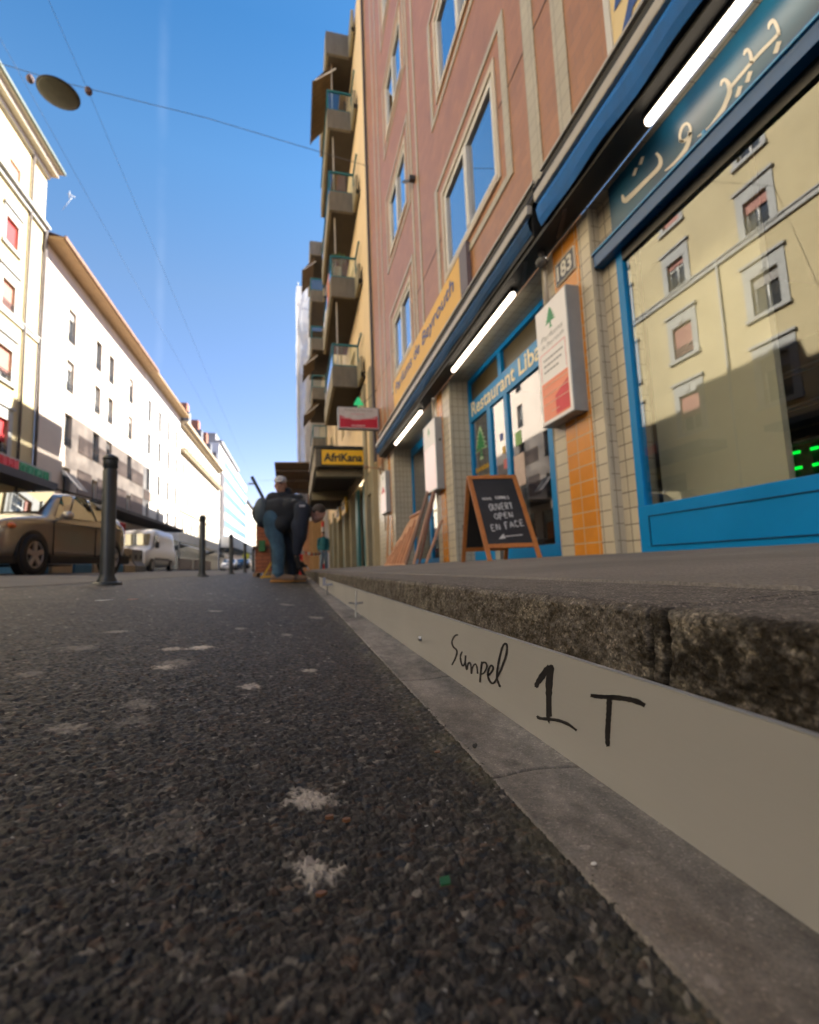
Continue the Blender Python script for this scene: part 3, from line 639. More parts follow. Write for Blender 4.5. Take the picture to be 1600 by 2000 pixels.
# ---------- left row, second: pinkish white block with brown eaves and taupe bands
b2 = building('apartment_block', 'pinkish white apartment block with deep brown eaves and taupe bands', 'building')
M_pw = mat('pinkish_white_render', (.62,.53,.45), .9, var=.05, scale=.6, bump=.002, bscale=30); M_taupe = mat('taupe_panel', (.27,.21,.18), .9, var=.06, scale=1, stretch=(1,1,6))
M_soff = mat('brown_wooden_eaves', (.36,.235,.12), .75, var=.12, scale=2)
cols2 = [35.0, 39.5, 42.1, 46.9]; fl2 = [(5.1, 7.2), (8.6, 10.8), (12.3, 14.45), (15.7, 18.0)]
H2 = [(u-.55, u+.55, a, b) for u in cols2 for a, b in fl2]
sh2 = [(31.8, 37.0, .5, 4.2), (38.0, 44.0, .5, 4.2), (45, 50, .5, 4.2)]
wall(FL, 30.92, 51.0, -.3, 20.45, H2+sh2, reveal=.30).build('wall', M_pw, b2)
tb = MB()
def bandseg(u0, u1, v0, v1, holes):
    us = [u0]
    for h in sorted(holes):
        if h[0] > u0 and h[1] < u1: us += [h[0]-.02, h[1]+.02]
    us.append(u1)
    for a, b in zip(us[::2], us[1::2]): FL.box(tb, a, b, v0, v1, .001, .035)
bandseg(36.6, 50.9, 8.62, 9.85, [(u-.55, u+.55) for u in cols2]); bandseg(36.6, 50.9, 5.7, 7.45, [(u-.55, u+.55) for u in cols2]); tb.build('taupe_band', M_taupe, b2)
eb = MB(); eb.box(XL-1, XL+1.05, 30.9, 51.2, 20.45, 20.62); eb.build('eaves', M_soff, b2)
eb = MB(); eb.box(XL+1.052, XL+1.18, 30.9, 51.2, 20.5, 20.72); eb.quad((XL+1.05,30.9,20.64),(XL+1.05,51.2,20.64),(XL-6,51.2,22.8),(XL-6,30.9,22.8)); eb.build('roof', mat('brown_tiled_roof', (.22,.13,.08), .8, var=.2, scale=3), b2)
for u in cols2:
    for j, (a, b) in enumerate(fl2):
        window(b2, FL, u-.55, u+.55, a, b, mull=1, fm=M_gfr if j % 2 else M_wwood, inset=.2, rail=True, blind=random.choice([None,.25,None]), blind_m=M_blgrey)
for h in sh2:
    s = MB(); FL.box(s, h[0], h[1], h[2], h[3], -.25, -.2); s.build('shopfront', MATS['dark_shop_glass'], b2)
s = MB(); FL.box(s, 35.2, 50.8, 4.75, 5.0, .001, 2.2); s.build('canopy', mat('brown_canopy', (.075,.06,.05), .7), b2)
s = MB(); 
s.add([FL.p(34.2,6.9,.05), FL.p(36.0,6.9,.05), FL.p(36.0,5.7,1.0), FL.p(34.2,5.7,1.0)], [(0,1,2,3)]); s.build('awning', mat('grey_awning', (.10,.09,.09), .8), b2)

# ---------- left row, third
b3 = building('apartment_block', 'plain white apartment block just beyond the taupe banded one', 'building')
M_wr = mat('white_render', (.66,.62,.57), .9, var=.05, scale=.6); cols3 = [52.6, 56.4, 60.2, 64.0]
H3 = [(u-.55, u+.55, a, b) for u in cols3 for a, b in fl2]
wall(FL, 51.0, 66.0, -.3, 20.45, H3, reveal=.2).build('wall', M_wr, b3)
s = MB(); s.box(XL-1, XL+1.05, 51.25, 66.2, 20.45, 20.62); s.build('eaves', M_soff, b3)
s = MB(); s.quad((XL+1.05,51.25,20.64),(XL+1.05,66.2,20.64),(XL-6,66.2,22.8),(XL-6,51.25,22.8)); s.build('roof', MATS['brown_tiled_roof'], b3)
s = MB(); FL.box(s, 51.2, 60.9, 7.5, 8.5, .001, .03); s.build('taupe_band', M_taupe, b3)
for u in cols3:
    for a, b in fl2: window(b3, FL, u-.55, u+.55, a, b, fm=M_gfr, inset=.12, sub=False)
s = MB(); FL.box(s, 51.0, 58.5, 4.75, 5.0, .002, 2.2); s.build('canopy', MATS['brown_canopy'], b3)
s = MB(); FL.box(s, 51.5, 65.6, .3, 4.2, .001, .05); s.build('shopfront', MATS['dark_shop_glass'], b3)

# ---------- left row, fourth: belle epoque with cornice, dark roof and chimneys
b4 = building('old_house', 'long cream stone house with cornice, slate roof and brick chimneys down the street', 'house')
M_cs = mat('cream_stone', (.64,.58,.48), .9, var=.06, scale=.6); us4 = [68+2.55*k for k in range(12)]
fl4 = [(5.4, 7.4), (9.0, 11.2), (12.6, 14.8), (16.9, 18.4)]
H4 = [(u-.5, u+.5, a, b) for u in us4 for a, b in fl4]
mb = wall(FL, 66.0, 97.6, -.3, 19.7, H4, reveal=.15); mb.quad((XL,66.0,15),(XL-8,66.0,15),(XL-8,66.0,20),(XL,66.0,20)); mb.build('wall', M_cs, b4)
s = MB(); FL.box(s, 66, 98, 15.95, 16.25, .001, .55); FL.box(s, 66, 98, 16.25, 16.4, .001, .7); FL.box(s, 66, 98, 8.1, 8.3, .001, .15); FL.box(s, 66, 98.2, 19.4, 19.7, .001, .5); s.box(XL-1, XL+.9, 65.9, 98.2, 19.7, 20.0); s.build('cornice', mat('tan_cornice', (.45,.37,.26), .85), b4)
s = MB(); s.quad((XL+.5,66,20.02),(XL+.5,98,20.02),(XL-1.8,98,23.2),(XL-1.8,66,23.2)); s.quad((XL-1.8,66,23.2),(XL-1.8,98,23.2),(XL-7,98,24.2),(XL-7,66,24.2)); s.add([(XL+.5,66,20.02),(XL-1.8,66,23.2),(XL-7,66,24.2),(XL-8,66,20.0)], [(0,1,2,3)])
rf = s.build('roof', mat('slate_roof', (.07,.075,.085), .6, var=.2, scale=2), b4)
for u in (76, 84.5, 92): s = MB(); s.box(XL-3.0, XL-1.2, u-.8, u+.8, 22.5, 25.6); s.build('chimney', mat('brick_chimney', (.33,.14,.09), .9, var=.2), rf)
for u in (71, 80, 88.5, 95): s = MB(); s.box(XL-1.6, XL+.1, u-.7, u+.7, 20.4, 22.7); s.build('dormer', mat('dormer_grey', (.16,.17,.19), .7), rf)
for u in us4:
    for j, (a, b) in enumerate(fl4): window(b4, FL, u-.5, u+.5, a, b, fm=M_gfr, inset=.1, mull=1)
s = MB(); FL.box(s, 66.4, 97.2, .3, 4.2, .001, .06); s.build('shopfront', MATS['dark_shop_glass'], b4)

# ---------- left row, fifth: slab block with blue bands, corner tower in front
b5 = building('office_block', 'white slab block striped with pale blue window bands far down the street', 'building')
s = MB(); s.box(XL-9, XL, 98, 150, -.3, 25.5); s.build('wall', mat('white_panel', (.68,.68,.68), .8, var=.04, scale=.5), b5)
s = MB()
for k in range(6):
    FL.box(s, 104, 149.5, 6.3+3.15*k, 7.9+3.15*k, .002, .06)
    for j in range(19): FL.box(s, 104+2.4*j, 104.25+2.4*j, 6.3+3.15*k, 7.9+3.15*k, .061, .2)
s.build('window_band', mat('pale_blue_glazing', (.24,.37,.52), .25, var=.1, scale=.5), b5)
s = MB(); FL.box(s, 99, 103.4, 3, 20, .002, .3); s.build('dark_bay', mat('dark_bay', (.10,.09,.09), .6), b5)
s = MB(); FL.box(s, 98.5, 150, 4.9, 7.0, .301, 2.6); s.build('canopy', mat('white_canopy', (.62,.62,.62), .7), b5)
s = MB(); FL.box(s, 98.5, 150, .3, 4.6, .001, .1); s.build('shopfront', MATS['dark_shop_glass'], b5)
s = MB(); s.box(XL-6, XL+.5, 98.3, 128, 25.5, 26.1); s.box(XL-7, XL-1, 100, 126, 26.1, 28.0); s.build('roof', mat('grey_attic', (.25,.25,.26), .8), b5)
far_spec = [(150, 176, 21, 'plain white', (.66,.64,.60), 'with dark mansard roof far down the left side'), (176, 204, 18.5, 'low pale yellow', (.64,.59,.48), 'between taller houses far away on the left'), (204, 238, 23, 'tall whitish', (.64,.63,.62), 'with grey roof near the end of the left row'), (238, 280, 20, 'rose tinted', (.60,.50,.50), 'second to last before the vanishing point on the left'), (280, 400, 22, 'hazy pale grey', (.58,.58,.60), 'last and farthest of the left row')]
for k, (a, b, h, adj, c, tail) in enumerate(far_spec):
    bb = building('town_house', f'{adj} building {tail}', 'building')
    n = int((b-a)/3.2); Hh = [(a+3.2*q+1.1, a+3.2*q+2.2, 5.6+3.4*f, 7.4+3.4*f) for q in range(n) for f in range(int((h-6)/3.4))]
    mb = wall(FL, a, b, -.3, h, Hh, reveal=.15); mb.quad((XL,a,10),(XL-9,a,10),(XL-9,a,h),(XL,a,h)); mb.build('wall', mat(f'far_render_{k}', c, .9, var=.05, scale=.5), bb)
    s = MB()
    for hh in Hh: s.quad(FL.p(hh[0],hh[2],-.14), FL.p(hh[1],hh[2],-.14), FL.p(hh[1],hh[3],-.14), FL.p(hh[0],hh[3],-.14))
    s.build('glazing', GL_L, bb)
    s = MB(); s.box(XL-6, XL+.7, a, b, h, h+.3); s.quad((XL+.5,a,h+.3),(XL+.5,b,h+.3),(XL-2.4,b,h+3.4),(XL-2.4,a,h+3.4)); s.add([(XL+.5,a,h+.3),(XL-2.4,a,h+3.4),(XL-7,a,h+3.4),(XL-8,a,h)], [(0,1,2,3)]); s.build('roof', MATS['slate_roof'], bb)
    s = MB(); FL.box(s, a+.4, b-.4, .2, 4.2, .002, .08); s.build('shopfront', MATS['dark_shop_glass'], bb)

# ================================================================== RIGHT ROW
FR = Face(XF, -1)
# ---------- brown tiled building
br = building('tiled_building', 'brown and beige tiled building above the blue restaurant on the right', 'building')
M_brown = tile_mat('brown_facade_tiles', 'y', .24, .12, (.46,.208,.080), (.405,.182,.070), (.31,.16,.08), .004, .38, .5, .12, .0012)
M_beige = tile_mat('beige_facade_tiles', 'y', .15, .16, (.52,.47,.36), (.48,.43,.33), (.32,.28,.21), .005, .45, 0, .08, .001)
wins = []   # (u0,u1,v0,v1)
for f in range(5):
    v = 4.80+3.37*f
    wins += [(5.02, 7.12, v, v+1.45), (9.62, 11.45, v, v+1.45)]
    wins += [(-1.6, .6, v, v+1.45), (-6.2, -4.0, v, v+1.45)]
mb = wall(FR, -9, 14.5, 3.05, 22.4, wins, reveal=.06); mb.quad((XF,-9,-.3),(XF+9,-9,-.3),(XF+9,-9,22.4),(XF,-9,22.4)); mb.quad((XF,14.5,16),(XF+9,14.5,16),(XF+9,14.5,22.4),(XF,14.5,22.4)); mb.quad((XF,-9,22.4),(XF,14.5,22.4),(XF+9,14.5,22.4),(XF+9,-9,22.4))
mb.build('wall', M_brown, br)
s = MB(); s.box(XF-.25, XF+9, -9.2, 14.6, 22.41, 22.7); s.build('roof_edge', M_beige, br)
s = MB()
def strip_v(u0, u1, v0, v1, d=.012): FR.box(s, u0, u1, v0, v1, .001, d)
for (a, b) in ((3.99, 4.21), (3.46, 3.66)): strip_v(a, b, 3.9, 22.4)
for (a, b) in ((8.55, 8.67), (9.02, 9.14)): strip_v(a, b, 3.9, 22.4)
for (a, b) in ((12.6, 12.72), (13.3, 13.42), (2.2, 2.35), (-2.9, -2.7), (-3.4, -3.25)): strip_v(a, b, 3.9, 22.4)
for f in range(5):
    v = 4.80+3.37*f
    for (a, b) in ((4.62, 7.55), (9.25, 11.9), (-2.1, 1.1)):
        w_ = .15 if a < 5 and a > 4 else .11
        strip_v(a, a+w_, v-.32, v+1.85, .015); strip_v(b-w_, b, v-.32, v+1.85, .015)
        strip_v(a+w_+.002, b-w_-.002, v-.32, v-.22, .015); strip_v(a+w_+.002, b-w_-.002, v+1.75, v+1.85, .015)
s.build('beige_strips', M_beige, br)
for i, (a, b, c, d) in enumerate(wins):
    w = window(br, FR, a, b, c, d, gm=GL_B, inset=.005, mull=1, fw=.10)
    sm = MB(); t = .09
    FR.box(sm, a-t, a-.002, c-.1, d+.1, .001, .018); FR.box(sm, b+.002, b+t, c-.1, d+.1, .001, .018); FR.box(sm, a-.0015, b+.0015, d+.002, d+.1, .001, .018); FR.box(sm, a-.0015, b+.0015, c-.1, c-.002, .001, .03)
    sm.build('surround', mat('beige_stone_frame', (.60,.54,.46), .7, var=.08, scale=3), w)
for a_, b_ in ((-8, -6.4), (-3.9, -1.8), (.8, 4.9), (7.3, 9.5), (11.6, 14.4)): s = MB(); FR.box(s, a_, b_, 5.585, 5.597, .001, .006); s.build('wall_joint', M_rail, br)
# windows' brackets seen on the facade
s = MB(); s.box(XF-.12, XF, 8.80, 8.90, 8.0, 8.10); s.tube((XF-.08, 8.85, 8.0), (XF-.14, 9.3, 8.35), .03); s.build('bracket', M_rail, br)
# ground floor: beams, tiled pillars, recessed fronts
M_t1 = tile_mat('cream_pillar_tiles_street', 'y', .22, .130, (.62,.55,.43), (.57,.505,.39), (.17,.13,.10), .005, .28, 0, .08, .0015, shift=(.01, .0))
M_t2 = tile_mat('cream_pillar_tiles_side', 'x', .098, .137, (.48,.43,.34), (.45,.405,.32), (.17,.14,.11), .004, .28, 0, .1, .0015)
M_to = tile_mat('orange_tiles', 'y', .205, .137, (.74,.29,.04), (.68,.255,.033), (.60,.43,.26), .006, .22, 0, .12, .0015, shift=(.118, .0))
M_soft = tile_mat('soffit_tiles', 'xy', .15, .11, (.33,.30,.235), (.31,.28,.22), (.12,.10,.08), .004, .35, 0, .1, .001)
def pillar(u0, u1, org, back=2.95, ztop=3.04):
    s = MB(); zb = -.02
    s.quad((XF,u0,zb),(XF,u1,zb),(XF,u1,ztop),(XF,u0,ztop)); p = s.build('pillar', M_t1, br)
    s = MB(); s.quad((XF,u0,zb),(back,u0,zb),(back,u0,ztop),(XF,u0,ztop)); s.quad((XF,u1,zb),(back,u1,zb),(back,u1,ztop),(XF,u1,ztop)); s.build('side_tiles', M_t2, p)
    if org: s = MB(); FR.box(s, org[0], org[1], zb, ztop, .0005, .006); s.build('orange_tiles', M_to, p)
    s = MB(); 
    for u in (u0, u1): s.box(XF-.008, XF+.018, u-.004, u+.008 if u == u0 else u+.004, zb, ztop)
    s.build('corner_bead', mat('cream_corner_bead', (.56,.50,.38), .4), p)
    return p
pillar(3.37, 4.17, (3.54, 3.95)); pillar(7.32, 8.25, (7.72, 8.02), back=2.95); pillar(12.05, 13.2, (12.5, 12.8), back=3.0)
for a_, b_ in ((3.18, 3.37), (-1.4, -1.2)): s = MB(); s.quad((2.6,a_,-.02),(2.6,b_,-.02),(2.6,b_,3.04),(2.6,a_,3.04)); s.build('tiled_wall', M_t1, br)
pillar(-2.3, -1.4, (-2.0, -1.6))
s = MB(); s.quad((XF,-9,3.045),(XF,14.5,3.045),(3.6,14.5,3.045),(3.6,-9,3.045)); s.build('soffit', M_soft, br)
s = MB(); s.quad((XF,-9,-.05),(XF,-2.3,-.05),(XF,-2.3,3.05),(XF,-9,3.05)); s.quad((XF,13.2,-.05),(XF,14.5,-.05),(XF,14.5,3.05),(XF,13.2,3.05)); s.build('ground_wall', M_t1, br)
# small vent slot on the pillar side
s = MB(); s.box(2.62, 2.64, 7.312, 7.319, .40, .62); s.build('slot', M_dark, br)

# ---------- blue shopfront of the near shop (big window)
M_blue = mat('blue_shop_paint', (.001,.235,.60), .36, var=.06, scale=2.5, bump=.0004, bscale=30, spec=.25)
M_blued = mat('dark_blue_metal', (.006,.055,.13), .3, var=.05)
sf = thing('shopfront', 'bright blue shopfront with one large pane reflecting the cream house opposite', 'shopfront', (2.6, 1, 0))
def W_(mb, name, m, parent, **k):   # build in world coordinates under an Empty that is not at the origin
    o = mb.build(name, m, parent, **k); o.matrix_parent_inverse = Matrix.Translation(-Vector(parent.location)) if abs(parent.rotation_euler.z) < 1e-9 else (Matrix.LocRotScale(parent.location, parent.rotation_euler, None)).inverted(); return o
s = MB(); s.box(2.58, 2.72, -1.2, 3.18, .02, .385); W_(s, 'base_panel', M_blue, sf, bevel=.004)
s = MB(); s.box(2.573, 2.579, -1.15, 3.06, .075, .082); s.box(2.573, 2.579, -1.15, 3.06, .298, .304); s.box(2.573, 2.579, 3.06, 3.066, .075, .304); W_(s, 'panel_groove', M_blued, sf)
for a_, b_ in ((3.105, 3.18), (-1.2, -1.1)): s = MB(); s.box(2.585, 2.66, a_, b_, .386, 2.62); W_(s, 'frame', M_blue, sf, bevel=.004)
s = MB(); s.box(2.57, 2.72, -1.2, 3.185, .0, .019); W_(s, 'plinth', M_blued, sf)
s = MB(); s.box(2.512, 2.62, -1.2, 3.36, 2.475, 2.625); W_(s, 'shutter_box', mat('deep_blue_beam', (.004,.085,.26), .3, var=.05, spec=.5), sf, bevel=.004)
s = MB(); s.box(2.498, 2.511, -1.2, 3.362, 2.585, 2.598); s.box(2.498, 2.511, 2.18, 2.20, 2.5985, 2.63); W_(s, 'beam_edge', mat('light_blue_edge', (.04,.30,.60), .3), sf)
s = MB(); s.quad((2.61,-1.1,.385),(2.61,3.105,.385),(2.61,3.105,2.50),(2.61,-1.1,2.50)); W_(s, 'pane', glass_mat('shop_glass', .115, tint=(.85,.88,.84), rough=.004), sf)
s = MB(); s.box(2.586, 2.609, -1.1, 3.104, 2.385, 2.474); W_(s, 'upper_frame', mat('black_frame', (.012,.012,.014), .4), sf)
# teal fascia with Arabic lettering
fs = thing('fascia_sign', 'glossy teal fascia board with cream Arabic lettering above the blue shutter box', 'sign', (2.545, 1, 2.46))
def teal_mat():
    m = bpy.data.materials.new('teal_print'); m.use_nodes = True; t = m.node_tree; L = t.links.new; p = t.nodes['Principled BSDF']; p.inputs['Roughness'].default_value = .34
    g = N(t, 'ShaderNodeNewGeometry'); n = N(t, 'ShaderNodeTexNoise', Scale=1.6, Detail=3.0); L(g.outputs['Position'], n.inputs['Vector'])
    rp = N(t, 'ShaderNodeValToRGB'); e = rp.color_ramp.elements; e[0].position = .35; e[0].color = (.003,.038,.095,1); e[1].position = .65; e[1].color = (.005,.095,.185,1); L(n.outputs['Fac'], rp.inputs[0]); L(rp.outputs[0], p.inputs['Base Color']); return m
s = MB(); s.box(2.545, 2.60, -1.2, 3.14, 2.63, 3.035); W_(s, 'board', teal_mat(), fs)
AR = dict(
 t=([(325,1115),(355,1150),(360,1200),(330,1250),(250,1330),(170,1410),(110,1468),(78,1488),(62,1440)], [16,22,24,24,24,26,28,30,10]),
 w1=([(505,1022),(560,1012),(592,960),(592,910),(565,885),(532,912),(512,975),(520,1022),(548,1024)], [16]*9),
 w2=([(590,950),(585,1010),(560,1080),(510,1150),(450,1210),(395,1255)], [22,26,26,22,16,6]),
 r=([(832,592),(842,556),(868,545),(893,580),(900,640),(880,700),(850,770),(790,860),(730,930),(650,988)], [10,16,22,28,30,28,26,24,18,6]),
 l1=([(900,610),(960,540),(1010,480),(1062,418),(1110,365),(1160,310),(1225,245),(1285,180)], [20]*8),
 tt=([(1012,352),(1025,320),(1045,312),(1066,350),(1070,415)], [8,20,24,22,20]),
 bt=([(1205,150),(1212,110),(1240,82),(1262,110),(1278,150),(1284,195)], [8,20,26,24,22,22]))
s = MB()
for pts, ws in AR.values():
    q = smooth_pts([(a, b, 0) for a, b in pts], 5); n = len(q)
    def wi(i): t_ = i/max(1, n-1)*(len(ws)-1); k_ = min(len(ws)-2, int(t_)); return ws[k_]+(ws[k_+1]-ws[k_])*(t_-k_)
    px_ribbon(s, [(1200+p.x/4, 20+p.y/4) for p in q], [wi(i)/4*1.3 for i in range(n)], 2.542, 0)
for cx, cy, rr_ in ((1050,520,42),(972,635,42),(1272,290,46),(212,1175,30),(160,1262,30)):
    s.add([hit(1200+(cx+a*rr_)/4, 20+(cy+b*rr_)/4, X=2.542) for a, b in ((-.1,-.95),(.75,-1.1),(.1,.95),(-.75,1.1))], [(0,1,2,3)])
W_(s, 'lettering', mat('cream_letter_paint', (.62,.58,.50), .5), fs)

# interiors behind the glass so that light and view stop there
M_int = mat('brown_interior_wall', (.075,.06,.045), .9, var=.2, scale=1); M_intf = mat('interior_floor', (.06,.05,.045), .6, var=.2)
def room(name, x0, x1, y0, y1, z0, z1, m, parent):
    s = MB(); s.quad((x1,y0,z0),(x1,y1,z0),(x1,y1,z1),(x1,y0,z1)); s.quad((x0,y0,z0),(x1,y0,z0),(x1,y0,z1),(x0,y0,z1)); s.quad((x0,y1,z0),(x1,y1,z0),(x1,y1,z1),(x0,y1,z1))
    s.quad((x0,y0,z0),(x0,y1,z0),(x1,y1,z0),(x1,y0,z0)); s.quad((x0,y0,z1),(x0,y1,z1),(x1,y1,z1),(x1,y0,z1)); return s.build(name, m, parent)
room('shop_room', 2.73, 6.2, -1.3, 3.95, .03, 3.03, M_int, br)
room('restaurant_room', 2.86, 6.5, 4.0, 7.6, .03, 3.03, M_int, br)
room('back_room', 3.1, 6.0, 8.0, 12.3, .03, 3.03, M_int, br)
s = MB(); s.box(2.95, 3.0, 2.28, 3.32, .03, 3.0); s.build('display_panel', mat('beige_display_panel', (.55,.52,.42), .8, var=.08, scale=1.2), br)  # added pale panel, lifts the dark shaded part of the pane's reflection
# fridge with green displays in the near shop
fg = thing('display_fridge', 'dark drinks fridge with green lit displays behind the large pane', 'fridge', (4.3, 1.2, .03))
s = MB(); s.box(4.3, 5.2, .5, 3.6, .03, 2.3); 
M_frid = mat('fridge_body', (.012,.014,.014), .4)
s = MB(); s.box(4.45, 4.95, .6, 3.62, .03, 1.9); W_(s, 'cabinet', M_frid, fg, bevel=.01)
s = MB()
for z in (.60, .95, 1.28, 1.6): s.box(4.36, 4.449, .62, 3.60, z, z+.022)
W_(s, 'shelf_rail', mat('shelf_metal', (.30,.34,.33), .3, metal=.7), fg)
M_led = mat('green_display', (.0,.3,.02), .5, emit=(.0,1,.05), es=.4)
for y in (3.49, 3.33, 3.17, 2.78, 2.46, 2.14, 1.8, 1.4):
    for z in (.72, .86): s = MB(); s.box(4.345, 4.352, y-.09, y-.02, z, z+.024); W_(s, 'display', M_led, fg)
# ---------- restaurant front under the soffit
rf_ = thing('restaurant_front', 'recessed blue restaurant front with lettered band, glazed door and menu window', 'shopfront', (2.85, 6, 0))
XB = 2.83
s = MB(); s.box(XB, XB+.06, 4.17, 7.32, 2.31, 2.64); W_(s, 'letter_band', M_blue, rf_, bevel=.003)
s = MB(); s.box(XB-.02, XB+.08, 4.17, 7.32, .02, .18); W_(s, 'base_rail', M_blue, rf_, bevel=.003)
for a_, b_ in ((7.24, 7.32), (6.44, 6.58), (5.86, 5.97), (4.75, 4.86), (4.18, 4.26)): s = MB(); s.box(XB+.001, XB+.07, a_, b_, .181, 2.309); W_(s, 'mullion', M_blue, rf_, bevel=.003)
s = MB(); s.box(XB, XB+.06, 4.17, 7.32, 2.97, 3.04); s.box(XB, XB+.06, 5.98, 6.09, 2.641, 2.969); s.box(XB, XB+.06, 7.26, 7.32, 2.641, 2.969); W_(s, 'transom_frame', M_blue, rf_)
s = MB(); s.quad((XB+.05,4.17,2.64),(XB+.05,7.32,2.64),(XB+.05,7.32,2.97),(XB+.05,4.17,2.97)); W_(s, 'transom_panel', mat('ochre_transom', (.085,.065,.025), .35, var=.2), rf_)
GS2 = glass_mat('restaurant_glass', .20, tint=(.8,.83,.8))
for a_, b_ in ((6.58, 7.24), (5.97, 6.44), (4.86, 5.86), (4.26, 4.75)): s = MB(); s.quad((XB+.03,a_,.18),(XB+.03,b_,.18),(XB+.03,b_,2.31),(XB+.03,a_,2.31)); W_(s, 'pane', GS2, rf_)
M_cream_p = mat('cream_sign_paint', (.85,.78,.58), .5, var=.05)
W_(text_mb('Restaurant Libanais', (XB-.004, 7.16, 2.375), -UY, UZ, width=2.85, height=.235, depth=.003, bold=.018, shear=.0), 'lettering', M_cream_p, rf_)
def cedar(mb, o, u, v, w, s, depth=.002):
    """layered cedar silhouette used as the restaurant's emblem; s = height"""
    L = [(0,1.0),(.09,.93),(.06,.90),(.17,.84),(.10,.80),(.25,.72),(.15,.68),(.33,.58),(.20,.55),(.42,.42),(.25,.40),(.47,.27),(.22,.27),(.05,.30),(.06,.08),(.16,.0)]
    pts = L+[(-a, b) for a, b in reversed(L)]
    pts = pts[:-1] if pts[-1] == pts[0] else pts
    return mb.prism([(a*s, b*s) for a, b in pts[::-1]], o, u, v, w, depth)
M_cedar = mat('cedar_green', (.01,.20,.06), .5); M_cedarl = mat('cedar_light_green', (.08,.36,.16), .5); M_wp = mat('white_print', (.70,.68,.64), .5, var=.04)
s = MB(); cedar(s, (XB+.024, 6.92, 1.62), -UY, UZ, -UX, .54, .002); W_(s, 'cedar_outline', mat('pale_green_print', (.45,.62,.42), .5), rf_)
s = MB(); cedar(s, (XB+.020, 6.92, 1.67), -UY, UZ, -UX, .42, .002); W_(s, 'cedar_emblem', M_cedar, rf_)
M_yp = mat('yellow_print', (.55,.33,.02), .5)
for k, (tx, m_) in enumerate((('Spécialités', M_yp), ('Libanaises', M_yp))):
    W_(text_mb(tx, (XB+.024, 7.2, 1.42-.16*k), -UY, UZ, width=.56, height=.11, depth=.001, bold=.03), 'menu_lettering', m_, rf_)
s = MB(); random.seed(5)
for k in range(5):
    y = 7.18-.03*k
    while y > 6.68: wd = random.uniform(.04,.11); s.box(XB+.022, XB+.0245, y-wd, y, 1.12-.115*k, 1.12-.115*k+random.choice([.05,.065])); y -= wd+.02
W_(s, 'small_print', M_wp, rf_)
for nm, c, y, z, w_, h_ in (('sticker', (.05,.09,.35), 6.16, 1.72, .11, .10), ('sticker', (.60,.36,.02), 6.10, 1.52, .09, .10), ('sticker', (.55,.12,.12), 6.07, 1.30, .12, .13), ('sticker', (.22,.42,.12), 5.64, 1.52, .17, .18), ('poster', (.60,.47,.42), 5.66, .98, .30, .42)):
    s = MB(); s.box(XB+.026, XB+.0285, y-w_/2, y+w_/2, z, z+h_); W_(s, nm, mat('sticker_%d' % int(c[0]*1000+c[2]*77), c, .5), rf_)
s = MB(); s.box(3.05, 3.15, 6.0, 6.42, .2, 1.15); W_(s, 'inner_counter', mat('pale_grey_counter', (.28,.33,.34), .5), rf_)
# ---------- back front (farther opening)
r3 = thing('shop_window', 'narrow blue framed window between the two farthest tiled pillars', 'window', (3.0, 10, 0))
for a_, b_ in ((12.0, 12.06), (10.35, 10.5), (8.9, 9.0), (8.26, 8.34)): s = MB(); s.box(2.97, 3.03, a_, b_, .15, 2.85); W_(s, 'mullion', M_blue, r3)
s = MB(); s.box(2.971, 3.03, 8.26, 12.06, 2.851, 3.04); W_(s, 'head_rail', M_blue, r3)
s = MB(); s.box(2.96, 3.03, 8.26, 12.06, 0, .149); W_(s, 'base_rail', M_blue, r3)
s = MB(); s.quad((3.0,8.3,.15),(3.0,12.05,.15),(3.0,12.05,2.85),(3.0,8.3,2.85)); W_(s, 'pane', GS2, r3)
# ---------- awning cassettes, valances, lamps
M_rail_c = mat('cream_awning_rail', (.50,.46,.40), .4, var=.08); M_blk = mat('black_awning_frame', (.012,.012,.013), .6); M_fab = mat('blue_awning_fabric', (.004,.15,.50), .7, var=.12, scale=9, bump=.002, bscale=14)
def awning(name, label, y0, y1, xr=2.2, vb=0.0, fab=None):
    a = thing(name, label, 'awning', (xr, (y0+y1)/2, 3.2), group='retracted awnings over the shopfronts')
    s = MB(); s.box(xr+.06, XF-.002, y0+.02, y1-.02, 3.10, 3.42); s.box(xr+.10, XF-.002, y0+.04, y1-.04, 3.42, 3.66); W_(s, 'cassette', M_blk, a, bevel=.006)
    s = MB(); s.box(xr-.005, xr+.06, y0, y1, 3.325, 3.425); W_(s, 'front_rail', M_rail_c, a, bevel=.012)
    s = MB(); s.box(xr+.08, xr+.11, y0, y1, 3.665, 3.69); W_(s, 'top_rail', M_rail_c, a)
    # rolled fabric and hanging valance, slightly wavy
    s = MB(); n = 60; prv = None
    for i in range(n+1):
        y = y0+.02+(y1-y0-.04)*i/n; dz = .006*math.sin(i*.9)+.004*math.sin(i*.37+1); dx = .006*math.sin(i*.7)
        q = [(xr+.03, y, 3.32), (xr+.005+dx, y, 3.24+vb*.3), (xr+.025+dx*1.6, y, 3.15+dz*.6+vb*.7), (xr+.05+dx, y, 3.09+dz+vb)]
        if prv:
            for a_, b_ in zip(range(3), range(1, 4)): s.quad(prv[a_], prv[b_], q[b_], q[a_])
        prv = q
    W_(s, 'valance', fab or M_fab, a, smooth=True)
    s = MB()
    for k in range(3):
        yy = y0+.3+(y1-y0-.6)*k/2; s.beam((xr+.12, yy, 3.07), (XF-.04, yy+.35, 3.05), .05, .035)
    W_(s, 'folding_arm', mat('dark_grey_arm', (.05,.05,.055), .5), a)
    return a
awning('awning', 'blue retracted awning with cream rail over the large shop window', -2.2, 3.72)
